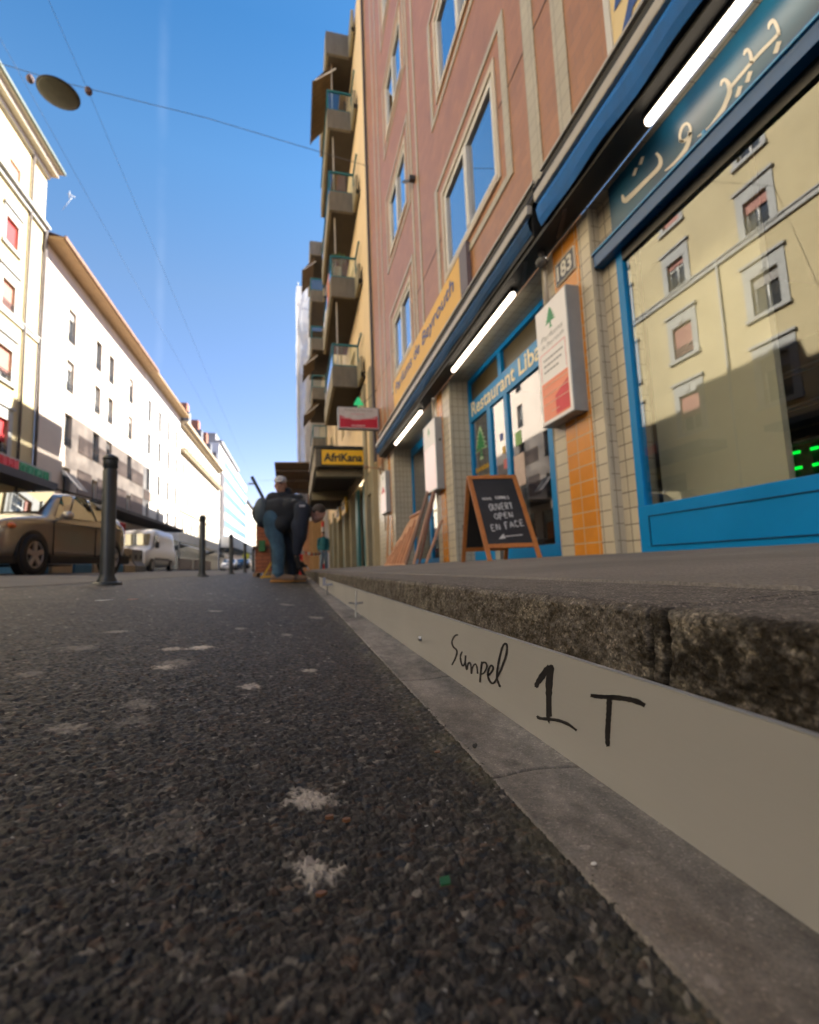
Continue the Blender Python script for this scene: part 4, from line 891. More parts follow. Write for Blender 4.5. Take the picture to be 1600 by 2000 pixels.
awning('awning', 'longer blue retracted awning over the restaurant door, running to the building corner', 3.86, 13.0, vb=.05, fab=mat('navy_awning_fabric', (.006,.075,.22), .75, var=.2, scale=5, bump=.002, bscale=14))
cv = thing('awning_cover', 'dark grey ribbed metal cover above the joint of the two awnings', 'cover', (2.4, 3.6, 3.7))
s = MB(); s.add([(2.24,2.88,3.46),(2.24,4.25,3.46),(2.49,4.25,3.93),(2.49,2.88,3.93),(2.26,2.88,3.435),(2.26,4.25,3.435),(2.497,4.25,3.90),(2.497,2.88,3.90)], [(0,1,2,3),(7,6,5,4),(0,3,7,4),(1,5,6,2),(3,2,6,7),(0,4,5,1)])
W_(s, 'plate', mat('dark_grey_metal_cover', (.055,.05,.048), .55, var=.15), cv)
s = MB()
for k in range(10): y = 2.92+.145*k; s.beam((2.236, y, 3.465), (2.486, y, 3.935), .012, .01)
W_(s, 'rib', mat('cover_rib', (.04,.037,.035), .6), cv)
M_tube = mat('lit_tube', (.9,.88,.8), .4, emit=(1.0,.84,.64), es=2.0)
def lamp(y0, y1, label):
    t = thing('tube_lamp', label, 'lamp', (2.40, (y0+y1)/2, 2.99), group='lit tube lamps under the soffit')
    s = MB(); s.box(2.37, 2.44, y0, y1, 3.005, 3.04); W_(s, 'housing', M_blk, t)
    s = MB(); s.tube((2.40, y0+.03, 2.985), (2.40, y1-.03, 2.985), .032, n=14); s.ellipsoid((2.40, y0+.03, 2.985), (.032,)*3); s.ellipsoid((2.40, y1-.03, 2.985), (.032,)*3); W_(s, 'tube', M_tube, t, smooth=True)
lamp(4.62, 6.78, 'lit white tube lamp above the restaurant doorway'); lamp(8.75, 11.25, 'lit white tube lamp above the farther recessed window, smallest of the three'); lamp(.3, 2.52, 'lit tube lamp in front of the teal Arabic sign')
s = MB(); s.box(2.28, 2.5, -2.2, 13.0, 3.052, 3.09); tag(s.build('awning_beam', M_blk), 'long black beam carrying the awnings along the brown facade', 'beam')
# ---------- yellow banners
M_yb = mat('yellow_banner', (.85,.50,.10), .55, var=.05, scale=1.2); M_yb2 = mat('pale_yellow_banner', (.82,.64,.33), .5, var=.04, scale=1.2); M_bl = mat('blue_lettering', (.01,.07,.30), .5); M_pur = mat('purple_grey_end', (.15,.12,.13), .5)
bn = thing('banner_sign', 'long yellow sign with small blue lettering on the brown facade', 'sign', (2.45, 9, 4.4))
s = MB(); s.box(2.44, 2.5, 6.35, 11.45, 3.95, 4.62); W_(s, 'board', M_yb, bn)
s = MB(); s.box(2.43, 2.498, 6.05, 6.349, 3.95, 4.64); W_(s, 'end_panel', M_pur, bn)
for tx_, y_, z_, w_, h_ in (('Parfums', 11.2, 4.24, 1.72, .26), ('de', 9.28, 4.24, .48, .26), ('Beyrouth', 8.6, 4.17, 1.95, .33)):
    W_(text_mb(tx_, (2.436, y_, z_), -UY, UZ, width=w_, height=h_, depth=.002, shear=.1, bold=.012), 'lettering', M_bl, bn)
bn = thing('banner_sign', 'pale yellow sign with big blue letters at the top right', 'sign', (2.45, 1.6, 4.2))
s = MB(); s.box(2.44, 2.5, -1.2, 2.80, 3.62, 4.9); W_(s, 'board', M_yb2, bn)
s = MB(); s.box(2.425, 2.498, 2.801, 2.86, 3.60, 4.92); W_(s, 'edge_trim', M_wp, bn)
W_(text_mb('Beyrouth', (2.436, 2.72, 3.84), -UY, UZ, width=2.6, height=.27, depth=.002, shear=.25, bold=.02), 'lettering', M_bl, bn)
W_(text_mb('Les Parfums de', (2.436, 2.76, 4.19), -UY, UZ, width=3.0, height=.27, depth=.002, shear=.25, bold=.02), 'lettering', M_bl, bn)
# ---------- light boxes on the pillars
M_lbw = mat('light_box_face', (.66,.61,.56), .4, var=.04, scale=2, emit=(1,.9,.8), es=.05); M_alu = mat('grey_aluminium', (.30,.31,.33), .45, metal=.35, var=.08)
M_lbo = mat('salmon_print', (.75,.24,.13), .45, var=.08, scale=3, emit=(1,.3,.15), es=.04); M_lbr = mat('red_print', (.55,.03,.04), .45, var=.1, emit=(1,.05,.05), es=.03); M_gp = mat('grey_print', (.25,.24,.23), .5)
M_lbp = mat('washed_out_pink_print', (.72,.50,.46), .45, var=.05, emit=(1,.8,.75), es=.12)
def lightbox(label, y0, y1, z0, z1, style, x=2.36):
    t = thing('light_box_sign', label, 'sign', (x+.07, (y0+y1)/2, (z0+z1)/2), group='light box signs on the tiled pillars')
    w = y1-y0; h = z1-z0
    s = MB(); s.box(x+.002, XF-.001, y0, y1, z0, z1); W_(s, 'case', M_alu, t, bevel=.004)
    s = MB(); s.box(x-.003, x+.0015, y0+.012, y1-.012, z0+.012, z1-.012); W_(s, 'face', M_lbw, t)
    Y = lambda a: y1-a*w                      # a: 0 left edge .. 1 right edge as read from the street
    xs = x-.0035
    if style == 0:
        s = MB(); cedar(s, (xs, Y(.5), z0+h*.775), -UY, UZ, -UX, h*.17, .0012); W_(s, 'cedar_emblem', M_cedarl, t)
        W_(text_mb('Parfums', (xs, Y(.16), z0+h*.70), -UY, UZ, width=w*.7, height=h*.045, depth=.001, shear=.2), 'lettering', M_gp, t)
        W_(text_mb('de Beyrouth', (xs, Y(.16), z0+h*.63), -UY, UZ, width=w*.72, height=h*.045, depth=.001, shear=.2), 'lettering', M_gp, t)
        s = MB(); s.box(xs-.001, xs, Y(.10), Y(.90), z0+h*.595, z0+h*.602); s.box(xs-.001, xs, Y(.10), Y(.115), z0+h*.37, z0+h*.594); s.box(xs-.001, xs, Y(.885), Y(.90), z0+h*.37, z0+h*.594); W_(s, 'red_outline', mat('pale_red_print', (.70,.25,.24), .5), t)
        for k in range(3):
            a = .2; s = MB()
            while a < .8-.1*k: b = a+random.uniform(.04,.1); s.box(xs-.001, xs, Y(a), Y(b), z0+h*(.53-.05*k), z0+h*(.545-.05*k)); a = b+.02
            W_(s, 'small_print', M_gp, t)
        s = MB(); s.box(xs-.001, xs, Y(.085), Y(.915), z0+h*.035, z0+h*.355); W_(s, 'salmon_field', M_lbo, t)
        s = MB(); s.prism([(.50,.05),(.90,.05),(.90,.28),(.50,.20)], (xs-.0015, y1, z0), -UY*w, UZ*h, -UX, .001); W_(s, 'red_patch', M_lbr, t)
        s = MB()
        for q, z in ((.1,.315),(.1,.24),(.1,.165),(.35,.09)): s.box(xs-.003, xs-.0015, Y(q), Y(.9 if q < .3 else .6), z0+h*z, z0+h*(z+.007))
        W_(s, 'fine_lines', mat('peach_print', (.75,.50,.36), .5), t)
    else:
        s = MB(); cedar(s, (xs, Y(.5), z0+h*.80), -UY, UZ, -UX, h*.13, .0012); W_(s, 'cedar_emblem', M_cedarl if style == 1 else M_cedar, t)
        if style == 2: s = MB(); s.prism([(.1,.50),(.9,.50),(.5,.66)], (xs, y1, z0), -UY*w, UZ*h, -UX, .001); W_(s, 'red_patch', M_lbr, t)
        s = MB(); s.box(xs-.001, xs, Y(.06), Y(.94), z0+h*.03, z0+h*(.64 if style == 1 else .49)); W_(s, 'pink_field', M_lbp, t)
    if style == 1: s = MB(); s.tube((x+.08, y0-.002, z0+h*.68), (x+.08, y0-.02, z0+h*.68), .02); W_(s, 'lock', M_blk, t)
    return t
lightbox('largest light box, salmon red below a green cedar, on the near orange striped pillar', 3.575, 4.13, 1.285, 2.45, 0)
lightbox('washed out pink and white light box on the middle pillar', 7.75, 8.53, 1.29, 2.56, 1)
lightbox('smallest light box with a red triangle, at the corner pillar of the brown building', 12.55, 13.3, 1.45, 2.60, 2)
for y, lab in ((4.05, 'white conduit pipe above the largest light box'), (8.15, 'white conduit pipe above the pink light box')):
    s = MB(); s.tube((2.46, y, 2.46), (2.46, y, 3.04), .022, n=10); tag(s.build('conduit', M_rail_c, smooth=True), lab, 'pipe')
# house number
hn = thing('house_number', 'dark blue enamel house number plate on the orange tiles of the near pillar', 'number plate', (2.485, 3.74, 2.72))
s = MB(); s.box(2.478, 2.492, 3.58, 3.90, 2.62, 2.84); W_(s, 'plate_rim', M_wp, hn)
s = MB(); s.box(2.474, 2.4775, 3.592, 3.888, 2.632, 2.828); W_(s, 'plate', mat('navy_enamel', (.012,.02,.05), .3), hn)
W_(text_mb('183', (2.4735, 3.865, 2.655), -UY, UZ, width=.25, height=.15, depth=.001, bold=.03), 'digits', M_wp, hn)
# camera-like round fixture under the beam at the pillar
s = MB(); s.ellipsoid((2.40, 4.0, 2.94), (.06,.06,.05)); s.tube((2.4,4.0,2.97),(2.4,4.0,3.05),.03); tag(s.build('ceiling_fixture', mat('grey_plastic', (.12,.12,.12), .5), smooth=True), 'small grey dome fixture hanging where the two awnings meet', 'fixture')
# ---------- hanging cedar sign
hs = thing('projecting_sign', 'red and white projecting sign with a green cedar on top, seen square on', 'sign', (1.87, 13.9, 4.5))
YS = 13.9
s = MB(); s.box(1.24, 2.48, YS, YS+.18, 4.12, 4.80); W_(s, 'case', M_alu, hs, bevel=.01)
s = MB(); s.box(1.27, 2.45, YS-.006, YS-.001, 4.15, 4.775); W_(s, 'face', mat('sign_white', (.55,.53,.52), .5), hs)
arc = [(0,0),(1.14,0),(1.14,.37)]+[(1.14*(1-k/12), .37-.125*math.sin(math.pi*k/12)) for k in range(1, 12)]+[(0,.37)]
s = MB(); s.prism(arc, (1.29, YS-.0065, 4.165), UX, UZ, -UY, .002); W_(s, 'red_field', mat('crimson_print', (.50,.008,.03), .45), hs)
W_(text_mb('Parfums de Beyrouth', (1.44, YS-.0065, 4.655), UX, UZ, width=.86, height=.075, depth=.002, bold=.01), 'lettering', M_gp, hs)
s = MB()
for (a0, a1, z) in ((1.34,1.60,4.44),(1.64,1.9,4.41),(1.94,2.38,4.44),(1.62,2.05,4.22)): ribbon(s, [(a0+(a1-a0)*k/6, YS-.010, z-(.03*math.sin(math.pi*(a0+(a1-a0)*k/6-1.29)/1.14)-.03)) for k in range(7)], .035, (0,-1,0), .25)
ribbon(s, [(1.62+k*.06, YS-.010, 4.575) for k in range(8)], .025, (0,-1,0), .3); W_(s, 'small_print', mat('pinkish_white_print', (.62,.38,.38), .5), hs)
s = MB(); cedar(s, (1.87, YS+.05, 4.78), UX, UZ, -UY, .34, .05); W_(s, 'cedar_emblem', mat('bright_cedar', (.02,.34,.12), .4, emit=(.05,.8,.3), es=.1), hs)
s = MB(); s.tube((2.5,14.2,5.5),(1.9,14.0,4.81),.012,n=6); s.tube((2.5,14.2,3.9),(2.45,14.0,4.3),.015,n=6); W_(s, 'stay', M_rail, hs)
# wall clutter at the corner
s = MB(); s.path([Vector(p) for p in ((2.46,13.45,3.3),(2.44,13.45,2.9),(2.38,13.5,2.75),(2.46,13.5,2.6))], .022); s.path([Vector(p) for p in ((2.46,13.3,3.3),(2.45,13.3,2.6),(2.46,13.3,1.0))], .018); s.tube((2.5,13.6,2.85),(2.05,13.7,2.92),.02); s.ellipsoid((2.02,13.7,2.92),(.07,.07,.06)); tag(s.build('wall_pipes', mat('copper_brown_pipe', (.30,.17,.10), .5), smooth=True), 'tangle of brown pipes and a small spotlight beside the smallest light box', 'pipes')

# ---------- balcony building beyond
bb = building('balcony_building', 'tan building with stacked concrete balconies and teal railings beyond the brown one', 'building')
M_tan = mat('tan_render', (.78,.60,.37), .85, var=.06, scale=.7); M_olive = mat('olive_concrete', (.28,.245,.165), .85, var=.12, scale=1.5); M_conc = mat('weathered_concrete', (.155,.14,.118), .9, var=.15, scale=2, stretch=(3,3,1), bump=.002)
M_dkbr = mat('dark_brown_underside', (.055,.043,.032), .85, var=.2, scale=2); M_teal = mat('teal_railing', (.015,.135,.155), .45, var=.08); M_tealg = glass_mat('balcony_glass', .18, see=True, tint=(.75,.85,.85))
H5 = [(u, u+1.5, 5.0+3.6*k+1.9, 5.0+3.6*k+4.3) for k in range(4) for u in (19.4, 24.5, 28.5, 33.2)]
mb = wall(FR, 14.52, 38.0, 3.3, 22.0, H5, reveal=.3); mb.quad((XF,14.52,-.1),(XF+8,14.52,-.1),(XF+8,14.52,22.0),(XF,14.52,22.0)); mb.quad((XF,14.52,22.0),(XF,38,22.0),(XF+9,38,22.0),(XF+9,14.52,22.0)); mb.quad((XF,38,3.3),(XF+9,38,3.3),(XF+9,38,22.0),(XF,38,22.0)); mb.build('wall', M_tan, bb)
for h in H5: window(bb, FR, *h, fm=M_teal, gm=GL_B if h[2] > 12 else GL_L, inset=.2)
s = MB(); FR.box(s, 14.56, 14.68, 3.3, 22.0, .001, .09); s.build('downpipe', M_dpipe, bb)
def balcony(Y0, Y1, z0, X0=1.41, X1=2.33, top=False, awn=False, plants=False, stripes=False, clutter=False, chamf=1.0):
    par = .80; s = MB(); t = .12
    # slab
    s.add([(X0,Y0,z0),(X1,Y0,z0),(X1,Y0-chamf,z0),(XF,Y0-chamf,z0),(XF,Y1,z0),(X0,Y1,z0)]+[(X0,Y0,z0+.2),(X1,Y0,z0+.2),(X1,Y0-chamf,z0+.2),(XF,Y0-chamf,z0+.2),(XF,Y1,z0+.2),(X0,Y1,z0+.2)],
          [(5,4,3,2,1,0),(6,7,8,9,10,11)]+[(i,(i+1)%6,6+(i+1)%6,6+i) for i in range(6)])
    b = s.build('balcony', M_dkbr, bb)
    s = MB(); h = 1.0 if top else par
    s.box(X0-.01, X1+.01, Y0-.03, Y0+.10, z0-.02, z0+h); s.build('parapet_end', M_conc, b, bevel=.01)
    s = MB(); s.box(X0-.03, X0+.08, Y0+.101, Y1, z0-.015, z0+h-.005); s.box(X1-.01, X1+.10, Y0-chamf, Y0-.031, z0-.015, z0+h-.005); s.build('parapet_side', M_olive, b, bevel=.01)
    if not top:
        zr = z0+1.68; s = MB()
        s.box(X0-.02, X1+.08, Y0-.02, Y0+.05, zr-.07, zr); s.box(X0-.02, X0+.05, Y0+.051, Y1, zr-.07, zr-.002); s.box(X1+.02, X1+.08, Y0-chamf, Y0-.021, zr-.07, zr-.002)
        s.box(X0-.015, X0+.04, Y0-.015, Y0+.04, z0+par, zr-.07); s.box(X1+.02, X1+.075, Y0-.015, Y0+.04, z0+par, zr-.07)
        s.box(X0-.01, X1+.07, Y0-.005, Y0+.03, z0+par+.001, z0+par+.05)
        s.build('rail', M_teal, b)
        s = MB(); s.quad((X0,Y0+.015,z0+par),(X1,Y0+.015,z0+par),(X1,Y0+.015,zr-.07),(X0,Y0+.015,zr-.07)); s.quad((X0+.01,Y0+.05,z0+par),(X0+.01,Y1,z0+par),(X0+.01,Y1,zr-.07),(X0+.01,Y0+.05,zr-.07)); s.build('glass_panel', M_tealg, b)
    if awn:
        s = MB(); a = .012; o_x, o_z = X0-.55, z0-1.05
        pts = [(X0+.28,Y0+.35,z0-.02),(X0+.28,Y0+3.3,z0-.02),(o_x,Y0+3.3,o_z),(o_x,Y0+.35,o_z)]
        s.add(pts+[(x,y,z-a) for x,y,z in pts], [(0,1,2,3),(7,6,5,4),(0,3,7,4),(3,2,6,7)]); s.box(o_x-.03, o_x+.03, Y0+.33, Y0+3.32, o_z-.05, o_z+.02)
        s.build('awning', mat('brown_striped_awning', (.15,.105,.06), .85, var=.35, scale=9, stretch=(.1,1,.1)), b)
        s = MB(); s.beam((X0+.4,Y0+.3,z0-.3),(o_x+.1,Y0+.3,o_z+.02),.04,.04); s.build('awning_arm', M_wwood, b)
    if plants:
        s = MB(); random.seed(9)
        for i in range(90):
            c = Vector((random.uniform(X0+.1,X0+.6), Y0+random.uniform(.1,.5), zr+random.uniform(-.05,.25))); d = Vector([random.gauss(0,1) for _ in range(3)]).normalized()*.08; e_ = d.orthogonal().normalized()*.04
            s.add([c-d, c+e_, c+d, c-e_], [(0,1,2,3)])
        s.build('plant', mat('balcony_leaves', (.06,.13,.03), .6), b)
    if clutter:
        s = MB(); s.box(X0+.12, X0+.42, Y0+.25, Y0+.5, z0+.9, z0+1.42); s.build('box', mat('beige_item', (.5,.42,.3), .7), b)
        s = MB(); s.box(X0-.06, X0-.035, Y0+.5, Y0+1.3, z0+.25, z0+1.25); s.build('towel', mat('orange_towel', (.62,.22,.12), .8), b)
    return b
for k in range(4):
    z0 = 6.83+3.6*k
    balcony(17.5, 22.6, z0, plants=(k == 1), clutter=(k == 1), awn=False)
balcony(17.5, 22.6, 21.0, top=True, awn=True)
for k in range(4): balcony(32.0, 37.5, 8.0+3.6*k*.98, X0=1.16, X1=2.0, awn=(k in (1, 2)), chamf=.4)
balcony(32.0, 37.5, 8.0+3.6*4*.98-.05, X0=1.16, X1=2.0, top=True, awn=True, chamf=.4)
# white and wood partition columns between balcony floors
s = MB(); s.box(1.62, 1.66, 17.9, 18.0, 6.9, 21); s.build('partition_post', M_rail_c, bb)
# low canopy with yellow sign
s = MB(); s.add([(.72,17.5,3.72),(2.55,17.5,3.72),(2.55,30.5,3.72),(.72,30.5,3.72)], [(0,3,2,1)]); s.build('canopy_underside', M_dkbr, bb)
s = MB(); s.box(.72, 2.6, 17.44, 17.56, 3.721, 4.42); s.build('canopy_front', mat('grey_brown_fascia', (.12,.108,.09), .8, var=.15), bb)
s = MB(); s.box(.68, .80, 17.4405, 30.5, 3.715, 4.42); s.build('canopy_side', mat('pale_concrete_fascia', (.34,.30,.235), .85, var=.15), bb)
s = MB(); s.box(.62, 2.7, 17.38, 30.6, 4.421, 4.49); s.build('canopy_roof', mat('black_roof_sheet', (.03,.035,.035), .7), bb)
s = MB(); s.box(.75, 2.5, 17.9, 18.3, 3.45, 3.718); s.box(.75, 2.5, 23.0, 23.4, 3.3, 3.71); s.build('cross_beam', M_olive, bb)
ys = thing('shop_sign', 'yellow sign lettered in black on the front of the low canopy', 'sign', (1.75, 17.4, 4.08))
s = MB(); s.box(.90, 2.52, 17.40, 17.437, 3.75, 4.38); W_(s, 'rim', M_blk, ys)
s = MB(); s.box(.93, 2.49, 17.385, 17.3995, 3.79, 4.34); W_(s, 'face', mat('yellow_face', (.85,.50,.010), .45, var=.04), ys)
W_(text_mb('AfriKana', (1.0, 17.384, 3.90), UX, UZ, width=1.42, height=.32, depth=.004, bold=.035), 'lettering', mat('black_letter', (.015,.02,.02), .5), ys)
# ground floor columns, teal frames, recessed dark shop
for k, u in enumerate((15.0, 16.55, 21.7, 24.6, 28.6, 32.4, 36.5)):
    s = MB(); s.box(2.42, 2.9, u, u+.55+.1*(k > 2), -.05, 3.715 if u > 17.4 else 6.6); s.build('column', M_olive, bb)
for u in (17.7, 20.2, 26.2, 30.2, 34.4): s = MB(); s.box(2.55, 2.66, u, u+.75, -.05, 3.3); s.build('teal_frame', M_teal, bb)
s = MB(); s.quad((2.75,14.6,-.1),(2.75,38,-.1),(2.75,38,3.8),(2.75,14.6,3.8)); s.build('shop_glazing', glass_mat('dark_shop_glass2', .12, see=False, col=(.02,.02,.02)), bb)
s = MB(); s.box(2.46, 2.7, 15.1, 17.2, 2.5, 3.2); s.build('lintel', M_olive, bb)
for (u, lab) in ((22.4, 'yellow hanging sign under the canopy, nearer one'), (25.6, 'yellow hanging sign under the canopy, farther one')):
    ss = thing('hanging_sign', lab, 'sign', (2.3, u, 3.0)); s = MB(); s.box(2.25, 2.33, u, u+1.9, 2.62, 3.35); W_(s, 'panel', MATS['yellow_face'], ss); s = MB(); s.box(2.243, 2.2495, u+.3, u+1.6, 2.85, 3.0); s.box(2.243, 2.2495, u+.5, u+1.4, 3.08, 3.16); W_(s, 'dark_print', M_blk, ss)

# ---------- scaffolded tower wrapped in netting
tw = building('scaffolded_tower', 'tall building wrapped in pale scaffold netting at the end of the right row', 'tower')
M_net = bpy.data.materials.new('scaffold_netting'); M_net.use_nodes = True
t = M_net.node_tree; L = t.links.new; t.nodes.remove(t.nodes['Principled BSDF'])
df = N(t, 'ShaderNodeBsdfDiffuse', Color=(.62,.62,.64,1)); tl = N(t, 'ShaderNodeBsdfTranslucent', Color=(.62,.60,.58,1)); tp = N(t, 'ShaderNodeBsdfTransparent')
m1 = N(t, 'ShaderNodeMixShader'); m1.inputs[0].default_value = .45; L(df.outputs[0], m1.inputs[1]); L(tl.outputs[0], m1.inputs[2])
m2 = N(t, 'ShaderNodeMixShader'); L(tp.outputs[0], m2.inputs[1]); L(m1.outputs[0], m2.inputs[2])
g_ = N(t, 'ShaderNodeNewGeometry'); nz = N(t, 'ShaderNodeTexNoise', Scale=.9, Detail=6.0); L(g_.outputs['Position'], nz.inputs['Vector'])
mr_ = N(t, 'ShaderNodeMapRange'); mr_.inputs['From Min'].default_value = .3; mr_.inputs['From Max'].default_value = .7; mr_.inputs['To Min'].default_value = .72; mr_.inputs['To Max'].default_value = .92; L(nz.outputs['Fac'], mr_.inputs['Value']); L(mr_.outputs[0], m2.inputs[0])
L(m2.outputs[0], t.nodes['Material Output'].inputs[0])
def netting():
    s = MB(); ny, nz_ = 14, 22
    def P(u, z): # u 0..1 front (facing camera), 1..3 street side
        wob = .10*math.sin(z*1.3+u*4)+.06*math.sin(z*.5+u*9)
        return (2.4-u*2.17, 38.2+wob*.6, z) if u <= 1 else (.23-abs(wob)*.5, 38.2+(u-1)*9, z)
    us = [k/5 for k in range(6)]+[1+k*.25 for k in range(1, 9)]; zs = [.2+23.2*k/nz_ for k in range(nz_+1)]
    for a, b in zip(us[:-1], us[1:]):
        for c, d in zip(zs[:-1], zs[1:]): s.quad(P(a,c), P(b,c), P(b,d), P(a,d))
    return s
netting().build('netting', M_net, tw, smooth=True)
s = MB()
for z in [2.2*k+.2 for k in range(11)]: s.tube((2.4,38.35,z),(.35,38.35,z),.03,n=6); s.tube((.36,38.35,z),(.36,56,z),.03,n=6)
for x in (.36, 1.4, 2.4): s.tube((x,38.36,0),(x,38.36,23.8),.03,n=6)
s.build('scaffold', mat('scaffold_steel', (.35,.35,.36), .5), tw)
s = MB(); s.box(1.2, 10, 39.3, 62, -.1, 20.2); s.build('wall', mat('tower_render', (.50,.47,.42), .9, var=.1), tw)
for (a, b, h, lab) in ((-45, -9.3, 21, 'plain grey brown building behind the viewpoint on the right side'), (62.2, 130, 20, 'long beige building hidden behind the netted tower'), (130.2, 400, 22, 'farthest beige building at the end of the right side')):
    q = building('street_building', lab, 'building'); H_ = [(a+3.3*i+1, a+3.3*i+2.3, 5+3.3*f, 6.7+3.3*f) for i in range(int((b-a)/3.3)) for f in range(4)]
    mb = wall(FR, a, b, -.1, h, H_, reveal=.15); mb.quad((XF,a,h),(XF,b,h),(XF+10,b,h),(XF+10,a,h)); mb.quad((XF,a,-.1),(XF+10,a,-.1),(XF+10,a,h),(XF,a,h)); mb.build('wall', mat('beige_street_render', (.42,.36,.29), .9, var=.1), q)
    s = MB()
    for hh in H_: s.quad(FR.p(hh[0],hh[2],-.14), FR.p(hh[1],hh[2],-.14), FR.p(hh[1],hh[3],-.14), FR.p(hh[0],hh[3],-.14))
    s.build('glazing', GL_L, q)
q = building('street_building', 'pale building on the left behind the viewpoint', 'building')
mb = wall(FL, -50, -9.2, -.3, 21, [(-48+3.4*i, -46.8+3.4*i, 5+3.4*f, 6.9+3.4*f) for i in range(11) for f in range(4)], reveal=.15); mb.build('wall', M_wr, q); s = MB()
for i in range(11):
    for f in range(4): s.quad(*[FL.p(u,v,-.14) for u, v in ((-48+3.4*i,5+3.4*f),(-46.8+3.4*i,5+3.4*f),(-46.8+3.4*i,6.9+3.4*f),(-48+3.4*i,6.9+3.4*f))])
s.build('glazing', GL_L, q)

# ================================================================== STREET OBJECTS
# ---------- metal edging plate with marker writing
XP = .236
pl = thing('metal_plate', 'long satin metal plate with black marker writing, standing in the gutter against the kerb', 'plate', (XP, 2, -.18))
s = MB()
def platebox(y0, y1, n):
    vs = []; 
    for i in range(n+1):
        y = y0+(y1-y0)*i/n; w = (.0012*math.sin(y*2.1)+.0006*math.sin(y*7))*min(1, max(0, (y-1.0)/1.5)); zt = -.0872+.0006*math.sin(y*1.3)
        vs += [(XP+w, y, -.1785), (XP+w, y, zt), (XP+w+.0022, y, zt), (XP+w+.0022, y, -.1785)]
    fs = []
    for i in range(n):
        for k in range(4): a = 4*i+k; b = 4*i+(k+1) % 4; fs.append((a, b, b+4, a+4))
    fs += [(0,1,2,3), (4*n+3,4*n+2,4*n+1,4*n)]
    s.add(vs, fs)
platebox(-.45, 5.3, 240)
def plate_mat():
    m = bpy.data.materials.new('satin_metal'); m.use_nodes = True; t = m.node_tree; L = t.links.new; p = t.nodes['Principled BSDF']
    p.inputs['Metallic'].default_value = .35; p.inputs['Roughness'].default_value = .42; g = N(t, 'ShaderNodeNewGeometry')
    mp = N(t, 'ShaderNodeMapping', Scale=(1, 2.0, 90)); L(g.outputs['Position'], mp.inputs[0]); n = N(t, 'ShaderNodeTexNoise', Scale=6.0, Detail=6.0); L(mp.outputs[0], n.inputs['Vector'])
    n2 = N(t, 'ShaderNodeTexNoise', Scale=3.0, Detail=5.0); L(g.outputs['Position'], n2.inputs['Vector'])
    mp3 = N(t, 'ShaderNodeMapping', Scale=(1, 14.0, 130)); mp3.inputs['Rotation'].default_value = (R_(24), 0, 0); L(g.outputs['Position'], mp3.inputs[0]); n3 = N(t, 'ShaderNodeTexNoise', Scale=11.0, Detail=2.0); L(mp3.outputs[0], n3.inputs['Vector'])
    rp = N(t, 'ShaderNodeValToRGB'); e = rp.color_ramp.elements; e[0].position = .3; e[0].color = (.44,.43,.415,1); e[1].position = .75; e[1].color = (.52,.505,.485,1); L(n2.outputs['Fac'], rp.inputs[0])
    sc = N(t, 'ShaderNodeMapRange'); sc.inputs['From Min'].default_value = .73; sc.inputs['From Max'].default_value = .80; L(n3.outputs['Fac'], sc.inputs['Value'])
    sc.inputs['To Max'].default_value = .22; mm = N(t, 'ShaderNodeMix', data_type='RGBA'); mm.inputs['B'].default_value = (.72,.70,.67,1); L(rp.outputs[0], mm.inputs['A']); L(sc.outputs[0], mm.inputs['Factor']); L(mm.outputs['Result'], p.inputs['Base Color'])
    rr = N(t, 'ShaderNodeMapRange'); rr.inputs['To Min'].default_value = .36; rr.inputs['To Max'].default_value = .52; L(n.outputs['Fac'], rr.inputs['Value']); L(rr.outputs[0], p.inputs['Roughness'])
    b = N(t, 'ShaderNodeBump', Strength=.25, Distance=.0002); L(n.outputs['Fac'], b.inputs['Height']); L(b.outputs[0], p.inputs['Normal']); return m
W_(s, 'sheet', plate_mat(), pl)
s = MB(); s.box(XP-.0003, XP+.0026, -.45, 5.3, -.0869, -.0858); W_(s, 'cut_edge', mat('bright_cut_edge', (.60,.62,.68), .3, metal=.6), pl)
M_ink = mat('marker_ink', (.010,.008,.008), .42, var=.5, scale=120)
def ink(name, strokes):
    s = MB()
    for q_, (pts, w) in enumerate(strokes):
        q = smooth_pts([(a, b, 0) for a, b in pts], 5); xp = XP-.00025-.00004*q_
        n = len(q); ws = w if isinstance(w, list) else [w]*len(pts)
        wl = [ws[min(len(ws)-1, int(i/max(1, n-1)*(len(ws)-1)+.5))]/4*1.45 for i in range(n)]
        px_ribbon(s, [(870+p.x/4, 1220+p.y/4) for p in q], wl, xp, .07)
    W_(s, name, M_ink, pl)
ink('word', [([(100,80),(76,86),(52,130),(60,170),(86,196),(90,222),(76,268),(50,316)], 9),
  ([(132,210),(118,245),(122,290),(136,322),(152,300),(158,240)], 9), ([(157,242),(157,300),(168,352),(176,312),(188,296),(199,318),(203,385)], 9), ([(203,385),(212,335),(232,308),(246,330),(252,384)], 9),
  ([(286,288),(276,370),(270,452)], 11), ([(284,300),(312,296),(324,330),(300,378),(270,388)], 10),
  ([(332,398),(358,372),(374,340),(360,318),(340,345),(332,400),(350,445),(374,458),(398,425),(440,335),(474,232),(480,162),(462,150),(440,190),(414,300),(402,400),(412,450),(428,486)], 11)])
ink('digit', [([(722,492),(714,468),(738,430),(775,375),(812,322)], [14,26,34,36,26]), ([(812,318),(822,345),(812,440),(808,560),(810,700),(812,722)], [26,38,36,33,31,28]), ([(812,722),(806,745),(812,772)], [16,12,6]), ([(716,712),(735,730),(800,738),(880,748),(955,776),(1025,826)], [12,17,17,16,16,13])])
ink('letter', [([(1134,552),(1200,562),(1300,568),(1400,578),(1490,598),(1560,632)], [18,22,26,28,30,26]), ([(1280,578),(1277,680),(1270,790),(1266,900),(1272,952)], [30,28,28,26,20])])
